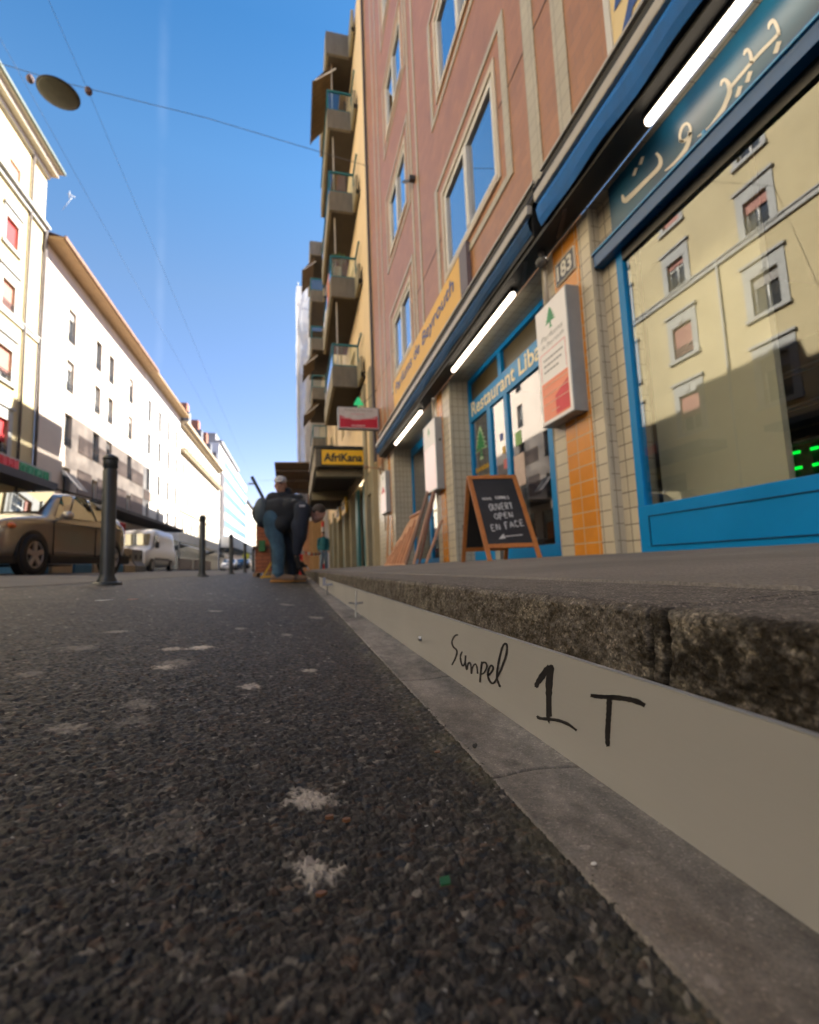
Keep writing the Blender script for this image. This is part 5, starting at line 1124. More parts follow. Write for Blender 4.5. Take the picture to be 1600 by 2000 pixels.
M_zinc = mat('zinc_screw', (.30,.31,.33), .3, metal=.85, var=.15)
def screw(y, z0, z1, lean, label, wing=True, x=.205):
    t = thing('threaded_rod', label, 'screw', (x, y, z0)); s = MB(); n = int((z1-z0)/.004)
    for i in range(n):
        za = z0+(z1-z0)*i/n; s.tube((x+lean*(za-z0), y, za), (x+lean*(za+.0022-z0), y, za+.0022), .0042, .0030, n=10); s.tube((x+lean*(za-z0), y, za+.0022), (x+lean*(za-z0), y, za+.0041), .0030, .0042, n=10)
    W_(s, 'rod', M_zinc, t)
    if wing:
        s = MB(); zc = z0+(z1-z0)*.52; s.tube((x, y, zc-.004), (x, y, zc+.004), .009, .008, n=12)
        s.prism([(-.028,-.001),(-.010,-.003),(.010,-.003),(.028,-.001),(.026,.006),(.009,.004),(-.009,.004),(-.026,.006)], (x, y-.002, zc), Vector((.9,-.45,0)).normalized(), UZ, Vector((.45,.9,0)).normalized(), .003)
        W_(s, 'wing_nut', M_zinc, t)
    return t
screw(1.75, -.177, -.083, .03, 'zinc threaded rod with a wing nut, nearest to the eye on the gutter')
s = MB(); s.tube((XP-.006, .93, -.143), (XP+.003, .93, -.143), .0045, n=14); tag(s.build('screw_head', M_zinc, smooth=True), 'small dark screw head in the face of the metal plate', 'screw')
t = thing('clamp', 'zinc clamp screw farther along the metal plate', 'clamp', (.2, 3.35, -.18))
s = MB(); s.tube((.20, 3.35, -.18), (.205, 3.35, -.10), .006); s.box(.17, .236, 3.335, 3.365, -.115, -.10); W_(s, 'rod', M_zinc, t); s = MB(); s.box(.17, .19, 3.33, 3.37, -.1, -.06); W_(s, 'jaw', M_zinc, t)

# ---------- bollards
M_bol = mat('dark_grey_green_enamel', (.030,.036,.038), .42, var=.2, scale=8, bump=.0006, bscale=90, spec=.5)
def bollard(x, y, lab):
    zb = z_lane(x) if x > -1.6 else z_road(x)
    t = thing('bollard', lab, 'bollard', (x, y, zb), group='bollards along the road edge')
    s = MB(); s.lathe([(.072,.0),(.072,.02),(.056,.05),(.050,.075),(.050,.88),(.046,.885),(.046,.90),(.052,.905),(.052,.955),(.050,.962)], n=28); s.build('post', M_bol, t, smooth=False, bevel=0)
    s = MB(); s.lathe([(.054,.963),(.056,.975),(.050,.99),(.03,1.003),(.006,1.012)], n=24); s.build('cap', M_bol, t, smooth=True)
    s = MB(); s.lathe([(.105,-.01),(.105,.006),(.085,.016),(.073,.018)], n=28); s.build('base_ring', M_bol, t, smooth=True)
    for o in t.children:
        for p in o.data.polygons: p.use_smooth = abs(p.normal.z) < .95
    return t
for k, lab in enumerate(('nearest and tallest looking dark bollard, overlapping the parked car', 'second dark bollard, beyond the white van', 'third dark bollard, left of the small white car', 'fourth dark bollard, right of the small white car', 'fifth dark bollard, thin, close behind the bending worker')):
    bollard(-1.415-.10*k, 4.12+4.36*k, lab)

# ---------- blackboard
WD = mat('varnished_orange_wood', (.42,.15,.035), .42, var=.22, scale=9, stretch=(6,6,.7), bump=.0006, bscale=60); CHB = mat('black_chalkboard', (.014,.014,.016), .55, var=.35, scale=4, col2=(.022,.022,.024)); CHK = mat('chalk', (.52,.52,.53), .9, var=.3, scale=60)
ab = thing('chalkboard', 'wooden A-frame chalkboard with an open across the street notice, standing on the pavement', 'sign board', (2.05, 4.5, z_walk(2.05)))
fl, fr_, bl, brr = Vector((1.78,4.25,z_walk(1.78))), Vector((2.265,4.18,z_walk(2.26))), Vector((1.835,5.16,z_walk(1.83))), Vector((2.32,5.02,z_walk(2.3)))
tl = Vector((1.80,4.74,.905)); brr = Vector((bl.x+.485, bl.y-.07, bl.z)); fr_ = Vector((fl.x+.485, fl.y-.07, fl.z)); tr = tl+Vector((.485,-.07,0))
def panel(a, b, c, d, nm, flip):   # a,b feet; c,d tops (left, right)
    ux = (b-a).normalized(); up = ((c-a)+(d-b)).normalized(); nr = ux.cross(up).normalized()
    for p0, p1, n_ in ((a, c, 'leg'), (b, d, 'leg')): s = MB(); s.beam(p0, p1, .045, .022, side=ux); W_(s, n_, WD, ab, bevel=.002)
    s = MB(); s.beam(c-ux*.022+up*.0, d+ux*.022, .022, .045, side=nr); W_(s, 'top_rail', WD, ab, bevel=.002)
    q0 = a+(c-a)*.16; q1 = b+(d-b)*.16; s = MB(); s.beam(q0+ux*.023, q1-ux*.023, .02, .045, side=nr); W_(s, 'bottom_rail', WD, ab, bevel=.002)
    s = MB(); e = nr*.003
    A, B, Cc, D = a+(c-a)*.185+ux*.02, b+(d-b)*.185-ux*.02, d-up*.02-ux*.02, c-up*.02+ux*.02
    s.add([A-e, B-e, Cc-e, D-e, A+e, B+e, Cc+e, D+e], [(3,2,1,0),(4,5,6,7),(0,1,5,4),(1,2,6,5),(2,3,7,6),(3,0,4,7)]); W_(s, 'board', CHB, ab)
    return ux, up, nr, A, B
ux, up, nr, A_, B_ = panel(fl, fr_, tl, tr, 'front', 1)
panel(bl, brr, tl+Vector((.0,.03,-.01)), tr+Vector((0,.03,-.01)), 'back', -1)
for p in (tl, tr): s = MB(); s.tube(p-ux*.02+Vector((0,.015,0)), p+ux*.02+Vector((0,.015,0)), .011, n=10); W_(s, 'hinge', M_zinc, ab)
STR = {'O':[[(.5,1),(.15,.8),(.08,.4),(.35,.02),(.8,.1),(.95,.55),(.75,.95),(.45,1)]],'U':[[(.1,1),(.1,.35),(.35,.02),(.7,.1),(.85,.45),(.88,1)]],'V':[[(.05,1),(.42,0),(.9,1)]],'E':[[(.8,1),(.15,.96),(.15,.02),(.85,.06)],[(.15,.5),(.7,.54)]],'R':[[(.15,0),(.15,1),(.7,.95),(.75,.6),(.15,.5)],[(.3,.5),(.85,0)]],'T':[[(.0,.98),(1,1)],[(.5,1),(.48,0)]],
 'P':[[(.15,-.25),(.15,1),(.7,.95),(.75,.55),(.15,.45)]],'N':[[(.12,0),(.12,1),(.8,.02),(.85,1)]],'F':[[(.15,-.15),(.15,1),(.8,1)],[(.15,.52),(.6,.52)]],'A':[[(.05,0),(.42,1),(.88,0)],[(.2,.4),(.72,.4)]],'C':[[(.85,.9),(.35,1),(.08,.5),(.35,.03),(.9,.12)]],'S':[[(.85,.95),(.3,.95),(.2,.6),(.75,.42),(.7,.05),(.1,.05)]],'M':[[(.08,0),(.15,1),(.45,.35),(.8,1),(.88,0)]]}
Wb = (B_-A_).length; Hb = (tl-up*.02-A_).length
def chalk(nm, txt, x0, y0, h, w, wd, slope=0.0):
    s = MB(); x = x0
    for ch in txt:
        if ch == ' ': x += w*.7; continue
        for st in STR[ch]:
            P3 = [A_+ux*((x+(a+random.uniform(-.03,.03))*w*.82)*Wb)+up*((y0+slope*(x-x0)+b*h)*Hb)+nr*.0045 for a, b in st]
            q = smooth_pts(P3, 4); ribbon(s, q, wd, nr, .25)
        x += w
    W_(s, nm, CHK, ab)
chalk('small_writing', 'NOUS', .14, .655, .035, .055, .006); chalk('small_writing', 'SOMMES', .44, .665, .04, .056, .008)
chalk('writing', 'OUVERT', .24, .49, .095, .095, .0095, .03); chalk('writing', 'OPEN', .30, .36, .075, .115, .0095, .05); chalk('writing', 'EN FACE', .16, .185, .085, .118, .0095, .09)
s = MB(); ar = [A_+ux*(.82*Wb)+up*(.115*Hb)+nr*.005, A_+ux*(.32*Wb)+up*(.095*Hb)+nr*.005]; ribbon(s, ar, .009, nr, .1)
s.add([A_+ux*(a*Wb)+up*(b*Hb)+nr*.0056 for a, b in ((.26,.062),(.40,.142),(.42,.072))], [(0,1,2)]); W_(s, 'arrow', CHK, ab)
s = MB(); s.box(2.40, 2.44, 5.4, 5.55, .03, .20); s.box(2.44, 2.46, 5.38, 5.57, .03, .46); tag(s.build('grey_board', mat('pale_board', (.38,.38,.36), .6)), 'pale grey board offcut leaning behind the chalkboard', 'board')

# ---------- planks and broken panel leaning by the middle pillar
PK = [mat('grey_brown_plank', (.21,.125,.095), .8, var=.25, scale=8, stretch=(3,3,.5)), mat('pinkish_plank', (.40,.235,.17), .8, var=.2, scale=8, stretch=(3,3,.5)), mat('dark_red_plank', (.13,.055,.04), .8, var=.2, scale=8, stretch=(3,3,.5))]
def plank(x0, y0, x1, y1, z1, w, th, m, lab):
    t = MB(); t.beam((x0, y0, z_walk(x0)), (x1, y1, z1), w, th, side=(0,1,0)); o = t.build('plank', m, bevel=.004); tag(o, lab, 'plank', 'timber leaning on the pillar')
plank(2.02, 8.95, 2.34, 8.30, 1.32, .16, .03, PK[0], 'long grey brown plank at the left of the leaning timber'); plank(2.05, 8.4, 2.36, 8.0, 1.28, .11, .035, PK[1], 'pale pinkish plank in the middle of the leaning timber'); plank(2.08, 8.15, 2.36, 7.92, 1.26, .09, .03, PK[2], 'dark red plank at the right of the leaning timber'); plank(2.14, 7.9, 2.40, 7.72, .75, .09, .03, PK[1], 'short pale plank nearest to the orange tiles')
bp = thing('broken_panel', 'broken orange wood panel leaning low against the tiled wall beside the planks', 'panel', (2.2, 10, .03))
s = MB(); random.seed(4)
O = Vector((1.95, 10.9, z_walk(2.0))); U = Vector((.12,-1.9,0)); V = Vector((.42,0.35,1.05)); Nn = U.cross(V).normalized()
pts = [(0,0),(.06,.18),(.2,.3),(.27,.48),(.42,.62),(.5,.8),(.62,.95),(.98,1.0),(1.0,.55),(.95,0)]
s.prism([(a, b) for a, b in pts], O, U, V, Nn, -.02); W_(s, 'sheet', mat('orange_plywood', (.50,.24,.12), .75, var=.2, scale=3, col2=(.60,.34,.20)), bp)
s = MB()
for k in range(7): a = .12+.12*k; s.beam(O+U*a+V*(.03), O+U*(a+.12)+V*min(.9,a+.15), .035, .03, side=U)
W_(s, 'slats', mat('torn_slats', (.30,.10,.05), .8, var=.3, scale=6), bp)
s = MB(); s.beam(O+U*.60+V*.97, O+U*1.0+V*1.02, .05, .06, side=V); W_(s, 'top_rail', WD, bp)
for x, lab in ((2.36, 'wooden strip leaning at the corner under the smallest light box'),): s = MB(); s.beam((x, 12.75, 0.03), (x+.08, 12.7, 1.4), .16, .03, side=(0,1,0)); tag(s.build('plank', mat('orange_strip', (.48,.25,.12), .7, var=.2)), lab, 'plank')

# ---------- overhead wires and street lamp disc
M_wire = mat('overhead_wire', (.10,.12,.15), .6)
def wire(name, label, pts, r):
    s = MB(); s.path([Vector(p) for p in pts], r, n=6); return tag(s.build(name, M_wire), label, 'cable')
sp = [(XL, 14.4, 15.35), (-8.1, 14.4, 14.73), (-6.6, 14.4, 14.48), (-2.6, 14.4, 14.1), (XF, 14.4, 13.3)]
wire('span_cable', 'thin cable spanning the street and carrying the round lamp', sp, .010)
wire('trolley_wire', 'long overhead wire along the street, left one', [(-7.35, -20, 14.0), (-7.35, 14.4, 14.0), (-7.3, 55, 13.6), (-7.3, 110, 13.2), (-7.3, 240, 12)], .005)
wire('trolley_wire', 'long overhead wire along the street, right one', [(-5.85, -20, 14.4), (-5.85, 14.4, 14.3), (-6.0, 55, 13.2), (-6.2, 110, 13), (-6.4, 240, 12)], .005)
for x, z, lab in ((-7.35, 14.4, 'small clamp on the span cable left of the round lamp'), (-5.85, 14.33, 'small clamp on the span cable right of the round lamp')):
    s = MB(); s.ellipsoid((x, 14.4, z), (.10,.10,.13)); tag(s.build('cable_clamp', mat('rusty_clamp', (.10,.06,.06), .6), smooth=True), lab, 'clamp')
ld = thing('street_lamp', 'round dark disc street lamp hanging from the span cable', 'street lamp', (-6.62, 14.4, 14.1))
s = MB(); s.lathe([(.02,.16),(.30,.12),(.50,.03),(.535,.0),(.53,-.02)], n=36); s.build('shade', mat('lamp_shade_black', (.02,.02,.018), .5), ld, smooth=True)
s = MB(); s.lathe([(.49,-.022),(.46,-.035),(.1,-.045)], n=36); s.build('diffuser', mat('dusty_diffuser', (.10,.10,.075), .6, var=.2), ld, smooth=True)
s = MB(); s.tube((0,0,.12),(0,0,.40),.02); s.build('hanger', M_wire, ld)
for k, y in enumerate((75, 140)): 
    q = copy_tree(ld); q.location = (-6.6, y, 13.2); q['label'] = ('small far disc street lamp above the white roofs', 'tiniest farthest disc street lamp over the street')[k]
    wire('span_cable', ('thin far cable holding the small disc lamp', 'thinnest farthest cable holding the tiny disc lamp')[k], [(XL, y, 14.4), (-6.6, y, 13.6), (XF, y, 14.2)], .012)
# antenna on the cream house
s = MB(); s.tube((XL+.6, 31.6, 22.9), (XL+1.0, 31.9, 24.1), .012); s.tube((XL+.85,31.6,24.05),(XL+1.1,32.0,24.15),.02); s.tube((XL+.9,31.7,23.8),(XL+.9,31.7,24.3),.02); tag(s.build('antenna', M_stone, smooth=True), 'small white antenna at the end of the cream house eaves', 'antenna')

# ---------- vehicles
def loft(stations, ring):
    """stations: dicts; ring(st) -> list of (y,z) half outline from bottom to roof centre; returns builder of the full skin"""
    rings = []
    for st in stations:
        h = ring(st); full = [(st['x'], -y, z) for y, z in h]+[(st['x'], y, z) for y, z in h[::-1]]
        rings.append(full)
    s = MB(); n = len(rings[0]); vs = [p for r in rings for p in r]; fs = []
    for i in range(len(rings)-1):
        for k in range(n-1): a = i*n+k; fs.append((a, a+1, a+1+n, a+n))
        fs.append((i*n+n-1, i*n, (i+1)*n, (i+1)*n+n-1))
    fs.append(tuple(range(n))); fs.append(tuple(range((len(rings)-1)*n+n-1, (len(rings)-1)*n-1, -1)))
    return s.add(vs, fs)
def car_ring(st):
    zb, zs, zr, w, wr = st['zb'], st['zs'], st['zr'], st['w'], st['wr']
    return [(w*.80, zb), (w*.96, zb+.10), (w, zb+(zs-zb)*.45), (w*.985, zs-.07), (w*.94, zs), (wr+(w*.94-wr)*.5, zs+(zr-zs)*.5), (wr, zr-.06), (wr*.86, zr-.012), (wr*.4, zr), (0.0, zr+.004)]
def smooth_st(S, sub=3):
    keys = S[0].keys(); out_ = []; P = [S[0]]+S+[S[-1]]
    for i in range(1, len(P)-2):
        for k in range(sub):
            t = k/sub; d = {}
            for q in keys:
                a, b, c, e = P[i-1][q], P[i][q], P[i+1][q], P[i+2][q]; xa, xb, xc, xe = P[i-1]['x'], P[i]['x'], P[i+1]['x'], P[i+2]['x']
                h = xc-xb; m0 = (c-a)/(xc-xa)*h if xc > xa else 0; m1 = (e-b)/(xe-xb)*h if xe > xb else 0
                lim = 1.6*abs(c-b)+1e-9; m0 = max(-lim, min(lim, m0)); m1 = max(-lim, min(lim, m1))
                d[q] = b+h*0+(2*t**3-3*t**2)*(b-c)+(t**3-2*t**2+t)*m0+(t**3-t**2)*m1 if q != 'x' else b+h*t
            out_.append(d)
    out_.append(S[-1]); return out_
M_tyre = mat('tyre_rubber', (.012,.012,.013), .8); M_rim = mat('alloy_rim', (.45,.43,.41), .35, metal=.4); M_carg = glass_mat('car_glass', .25, see=False, col=(.012,.015,.018)); M_blkp = mat('black_plastic_trim', (.014,.014,.015), .6)
def wheel(par, x, y, r, w, spokes=5):
    sd = 1 if y > 0 else -1
    R90 = Matrix.Rotation(R_(-90*sd), 4, 'X')
    s = MB(); s.lathe([(r*.1,-w*.2),(r*.66,-w*.2),(r*.66,-w/2),(r*.93,-w/2),(r,-w*.3),(r,w*.3),(r*.93,w/2),(r*.67,w/2),(r*.66,w*.1),(r*.1,w*.1)], c=(x, y, r), n=30, M=R90, cap=False); wh = s.build('wheel', M_tyre, par, smooth=True)
    s = MB(); s.lathe([(r*.66,w*.30),(r*.66,w*.44),(r*.60,w*.47),(r*.58,w*.36)], c=(x, y, r), n=28, M=R90, cap=False)
    yo = y+sd*(w*.40)
    for k in range(spokes):
        a = 2*math.pi*k/spokes+.3; c = Vector((x, yo, r)); d = Vector((math.cos(a), 0, math.sin(a))); s.beam(c+d*.03, c+d*r*.64, .085, .03, side=(-math.sin(a),0,math.cos(a)))
    s.tube((x, yo-sd*.02, r), (x, yo+sd*.015, r), .055, n=14); s.build('rim', M_rim, wh)
    return wh
def quadpatch(pts, m, name, par, off=.006):
    """4-sided glass or trim patch standing a little proud of the body"""
    P = [Vector(p) for p in pts]; n = (P[1]-P[0]).cross(P[-1]-P[0]).normalized(); s = MB(); s.add([p+n*off for p in P], [tuple(range(len(P)))]); return s.build(name, m, par)
def suv():
    t = thing('parked_car', 'bronze silver estate car seen from its front side, behind the nearest bollard', 'car')
    S = [dict(x=0,zb=.42,zs=.66,zr=.70,w=.62,wr=.50), dict(x=.06,zb=.26,zs=.80,zr=.84,w=.76,wr=.62), dict(x=.30,zb=.22,zs=.92,zr=.98,w=.90,wr=.74), dict(x=.8,zb=.22,zs=1.00,zr=1.08,w=.945,wr=.78), dict(x=1.32,zb=.22,zs=1.04,zr=1.14,w=.95,wr=.80),
         dict(x=1.75,zb=.22,zs=1.05,zr=1.42,w=.95,wr=.70), dict(x=2.12,zb=.22,zs=1.06,zr=1.64,w=.95,wr=.62), dict(x=2.6,zb=.22,zs=1.07,zr=1.70,w=.95,wr=.61), dict(x=3.3,zb=.22,zs=1.10,zr=1.69,w=.95,wr=.60), dict(x=3.95,zb=.23,zs=1.13,zr=1.63,w=.94,wr=.58), dict(x=4.35,zb=.28,zs=1.14,zr=1.45,w=.90,wr=.60), dict(x=4.58,zb=.36,zs=1.08,zr=1.16,w=.82,wr=.64), dict(x=4.65,zb=.46,zs=.98,zr=1.02,w=.70,wr=.56)]
    m = mat('bronze_metallic_paint', (.37,.335,.285), .2, metal=.5, var=.04, scale=2, coat=.6)
    b = loft(smooth_st(S, 5), car_ring).build('body', m, t, smooth=True); sb_ = b.modifiers.new('sub', 'SUBSURF'); sb_.levels = 1; sb_.render_levels = 1
    for sd in (-1, 1):
        f = lambda x, y, z: (x, sd*y, z); fl_ = (lambda q: q if sd > 0 else q[::-1])
        quadpatch(fl_([f(2.0,.885,1.10), f(1.62,.89,1.10), f(2.22,.64,1.60), f(2.62,.625,1.655)][::-1]), M_carg, 'side_window', t, .012)
        quadpatch(fl_([f(2.06,.885,1.11), f(2.68,.625,1.655), f(3.12,.615,1.65), f(3.04,.88,1.13)]), M_carg, 'side_window', t, .014)
        quadpatch(fl_([f(3.12,.88,1.14), f(3.20,.612,1.65), f(3.85,.60,1.61), f(4.1,.85,1.19)]), M_carg, 'side_window', t, .014)
        for x in (.95, 3.72):
            s = MB(); s.tube((x, sd*.80, .37), (x, sd*.945, .37), .425, n=30); s.build('wheel_arch', M_blkp, t)
            wheel(t, x, sd*.875, .36, .23)
        s = MB(); s.box(1.4, 3.28, sd*.90, sd*.972, .21, .36); s.box(.0, .55, sd*.55, sd*.93, .20, .33); s.box(4.1, 4.6, sd*.5, sd*.93, .22, .42); s.build('sill_trim', M_blkp, t, bevel=.01)
        s = MB(); s.ellipsoid((1.72, sd*1.06, 1.13), (.10,.12,.085)); s.tube((1.75, sd*.90, 1.08), (1.74, sd*1.0, 1.1), .03); s.build('wing_mirror', m, t, smooth=True)
        s = MB(); s.ellipsoid((.20, sd*.66, .80), (.20,.19,.075), M=Matrix.Rotation(-sd*.55, 3, 'Z')); s.build('headlight', mat('headlight_glass', (.65,.66,.68), .15, emit=(1,.95,.8), es=.35), t, smooth=True)
        s = MB(); s.ellipsoid((.46, sd*.87, .84), (.13,.06,.055), M=Matrix.Rotation(-sd*.25, 3, 'Z')); s.build('turn_light', mat('amber_light', (.70,.16,.03), .25), t, smooth=True)
        s = MB(); s.beam((2.0, sd*.655, 1.70), (3.9, sd*.625, 1.68), .03, .035); s.build('roof_rail', M_blkp, t)
        for x in (2.86, 3.78): s = MB(); s.box(x, x+.2, sd*.955, sd*.975, .93, .96); s.build('door_handle', m, t)
        s = MB()
        for x in (1.50, 2.98): s.box(x, x+.012, sd*.935, sd*.9535, .36, 1.0)
        s.box(1.50, 3.4, sd*.93, sd*.9515, .985, .993); s.build('door_gap', M_blkp, t)
        s = MB(); s.box(4.40, 4.62, sd*.62, sd*.82, .75, 1.25); s.build('tail_light', mat('tail_light', (.4,.02,.02), .3), t, bevel=.03)
    quadpatch([(1.36,-.74,1.165), (1.36,.74,1.165), (2.08,.58,1.635), (2.08,-.58,1.635)][::-1], M_carg, 'windscreen', t, .03)
    s = MB(); s.box(-.02, .10, -.36, .36, .50, .72); s.build('grille', M_blkp, t, bevel=.03)
    s = MB(); s.box(.0, .10, -.7, .7, .24, .38); s.build('lower_grille', M_blkp, t)
    return t
sv = suv(); 
fwp = Vector((-4.92, 10.45)); rwp = Vector((-4.52, 13.12)); dd_ = (rwp-fwp).normalized()
ang = math.atan2(dd_.y, dd_.x)   # local +x runs front to rear; local -y side faces the kerb side of the viewer
side = Vector((math.sin(ang), -math.cos(ang)))   # direction of local -y
org = fwp - dd_*.95 - side*.86
sv.location = (org.x, org.y, z_road(-4.7)-.0); sv.rotation_euler = (0, 0, ang); sv.scale = (1.0, 1.0, 1.07)
def van_():
    t = thing('delivery_van', 'white high roofed delivery van beyond the bronze car', 'van')
    m = mat('white_van_paint', (.66,.66,.66), .3, var=.03, coat=.3)
    S = [dict(x=0,zb=.45,zs=.70,zr=.75,w=.70,wr=.55), dict(x=.08,zb=.30,zs=1.0,zr=1.08,w=.90,wr=.75), dict(x=.45,zb=.28,zs=1.12,zr=1.24,w=.97,wr=.84), dict(x=.95,zb=.28,zs=1.20,zr=1.36,w=.99,wr=.86), dict(x=1.60,zb=.28,zs=1.25,zr=2.05,w=.99,wr=.80), dict(x=1.95,zb=.28,zs=1.3,zr=2.25,w=.99,wr=.80), dict(x=2.6,zb=.28,zs=1.3,zr=2.36,w=.99,wr=.82), dict(x=5.2,zb=.28,zs=1.3,zr=2.36,w=.99,wr=.82), dict(x=5.85,zb=.30,zs=1.3,zr=2.28,w=.98,wr=.80), dict(x=5.95,zb=.34,zs=1.3,zr=2.15,w=.95,wr=.76)]
    loft(smooth_st(S, 4), car_ring).build('body', m, t, smooth=True)
    quadpatch([(1.00,-.80,1.39), (1.00,.80,1.39), (1.62,.74,2.03), (1.62,-.74,2.03)][::-1], M_carg, 'windscreen', t, .045)
    for sd in (-1, 1):
        f = lambda x, y, z: (x, sd*y, z); fl_ = (lambda q: q if sd > 0 else q[::-1])
        quadpatch(fl_([f(1.35,.955,1.30), f(1.78,.83,1.95), f(2.3,.845,1.98), f(2.3,.96,1.32)]), M_carg, 'side_window', t, .02)
        for x in (.95, 4.75):
            s = MB(); s.tube((x, sd*.85, .36), (x, sd*.985, .36), .41, n=26); s.build('wheel_arch', M_blkp, t); wheel(t, x, sd*.915, .35, .22)
        s = MB(); s.box(1.4, 4.3, sd*.95, sd*1.005, .62, .76); s.build('side_trim', mat('grey_trim', (.13,.13,.13), .6), t)
        s = MB(); s.box(1.28, 1.42, sd*1.02, sd*1.2, 1.25, 1.6); s.build('wing_mirror', M_blkp, t, bevel=.03)
        s = MB(); s.ellipsoid((.20, sd*.74, .95), (.14,.15,.12)); s.build('headlight', MATS['headlight_glass'], t, smooth=True)
    s = MB(); s.box(-.01, .1, -.5, .5, .55, .85); s.build('grille', M_blkp, t, bevel=.03)
    return t
vn = van_(); vn.scale = (1.06, 1.06, 1.06); vn.location = (-7.75-1.05, 28.0, z_road(-8.2)-.05); vn.rotation_euler = (0, 0, R_(90)); 
wc = thing('parked_car', 'small white car far down the road between two bollards', 'car', (-8.2, 62, z_road(-8)))
S = [dict(x=0,zb=.4,zs=.65,zr=.7,w=.6,wr=.5), dict(x=.3,zb=.25,zs=.85,zr=.92,w=.82,wr=.7), dict(x=1.1,zb=.22,zs=.92,zr=1.02,w=.86,wr=.72), dict(x=1.8,zb=.22,zs=.95,zr=1.42,w=.86,wr=.58), dict(x=3.2,zb=.22,zs=.98,zr=1.42,w=.86,wr=.56), dict(x=4.0,zb=.3,zs=.95,zr=1.0,w=.78,wr=.6)]
loft(smooth_st(S, 4), car_ring).build('body', mat('white_car_paint', (.85,.85,.85), .25, coat=.5), wc, smooth=True)
quadpatch([(1.15,-.68,1.05),(1.15,.68,1.05),(1.78,.55,1.40),(1.78,-.55,1.40)][::-1], M_carg, 'windscreen', wc, .02)
for sd in (-1, 1):
    q = [(1.7,sd*.80,.98),(2.0,sd*.62,1.34),(3.1,sd*.6,1.36),(3.3,sd*.80,1.02)]; quadpatch(q if sd > 0 else q[::-1], M_carg, 'side_window', wc, .03)
    for x in (.8, 3.2): wheel(wc, x, sd*.80, .31, .2)
wc.rotation_euler = (0, 0, R_(90))
# far yellow-green lit cyclist-like vest replaced by what shows: a small dark car with a yellow round sign
s = MB(); s.lathe([(.02,-.02),(.34,-.02),(.34,.02),(.02,.02)], n=20, M=Matrix.Rotation(R_(90),4,'X'), c=(-4.9, 50, 1.55)); s.tube((-4.9,50.05,.1),(-4.9,50.05,1.4),.04)
tag(s.build('round_sign', mat('lime_yellow', (.55,.60,.06), .5)), 'small round lime yellow sign far down the road', 'sign')
dc = thing('parked_car', 'dark car under the lime yellow sign, far away', 'car', (-6.4, 60, z_road(-6.4))); loft(S, car_ring).build('body', mat('dark_car_paint', (.03,.035,.045), .3, coat=.5), dc, smooth=True); quadpatch([(1.15,-.68,1.05),(1.15,.68,1.05),(1.78,.55,1.40),(1.78,-.55,1.40)][::-1], M_carg, 'windscreen', dc, .02); dc.rotation_euler = (0, 0, R_(90))

# ---------- painted concrete blocks along the roadworks, in front of the van
zt = z_road(-7.0)
Mbl = mat('blue_painted_block', (.05,.16,.27), .8, var=.2, scale=3); Mbe = mat('beige_painted_block', (.36,.29,.19), .8, var=.15, scale=3); Mgr = mat('grey_painted_block', (.22,.22,.21), .8, var=.15, scale=3)
blk = [(14.1,'m','blue'),(15.5,'e','beige'),(16.9,'m','blue'),(18.3,'e','beige'),(19.8,'m','blue'),(21.2,'e','beige'),(22.6,'g','grey')]
names = {0:'blue concrete block under the front of the bronze car',1:'beige concrete block behind the front wheel of the bronze car',2:'blue concrete block under the middle of the bronze car',3:'beige concrete block under the rear of the bronze car',4:'blue concrete block just right of the nearest bollard',5:'beige concrete block in front of the van bonnet',6:'grey concrete block beside the van front wheel'}
for k, (y, c, nm) in enumerate(blk):
    t = thing('concrete_block', names[k], 'block', (-6.75, y, zt-.02), group='painted concrete blocks in a row')
    m = {'m': Mbl, 'e': Mbe, 'g': Mgr}[c]; s = MB(); s.prism([(-.3,0),(.3,0),(.3,.25),(.16,.45),(.16,.95),(-.16,.95),(-.16,.45),(-.3,.25)], (0,-.62,0), UX, UZ, UY, 1.24); s.build('body', m, t, bevel=.015)
    s = MB(); 
    for q in (-.35, .35): s.box(.161, .19, q-.07, q+.07, .55, .72)
    s.build('lifting_slot', M_blk, t)

# ================================================================== PEOPLE
M_skin = mat('skin', (.42,.22,.15), .55, var=.08, scale=20); M_navy = mat('navy_jacket_cloth', (.018,.024,.042), .85, var=.3, scale=9, bump=.006, bscale=7); M_bjk = mat('black_jacket_cloth', (.012,.014,.018), .8, var=.35, scale=7, bump=.01, bscale=6)
M_jean = mat('blue_jeans', (.045,.10,.155), .9, var=.35, scale=9, bump=.012, bscale=11, col2=(.085,.16,.225)); M_djean = mat('dark_trousers', (.016,.02,.028), .9, var=.25, scale=8, bump=.005, bscale=9)
M_hair = mat('dark_brown_hair', (.035,.022,.014), .7, var=.3, scale=30, bump=.003, bscale=80); M_ghair = mat('grey_hair', (.30,.28,.26), .8, var=.2); M_glv = mat('black_gloves', (.012,.012,.014), .6, var=.2)
M_shoe = mat('orange_brown_shoe', (.19,.12,.075), .6, var=.2); M_sole = mat('tan_sole', (.48,.22,.05), .7); M_grey = mat('skylit_hem_cloth', (.06,.085,.105), .7, var=.1)
def vox(mb, name, m, parent, size=.012, sm=2):
    o = W_(mb, name, m, parent); r = o.modifiers.new('remesh', 'REMESH'); r.mode = 'VOXEL'; r.voxel_size = size; r.use_smooth_shade = True
    if sm: q = o.modifiers.new('smooth', 'SMOOTH'); q.factor = .5; q.iterations = sm
    return o
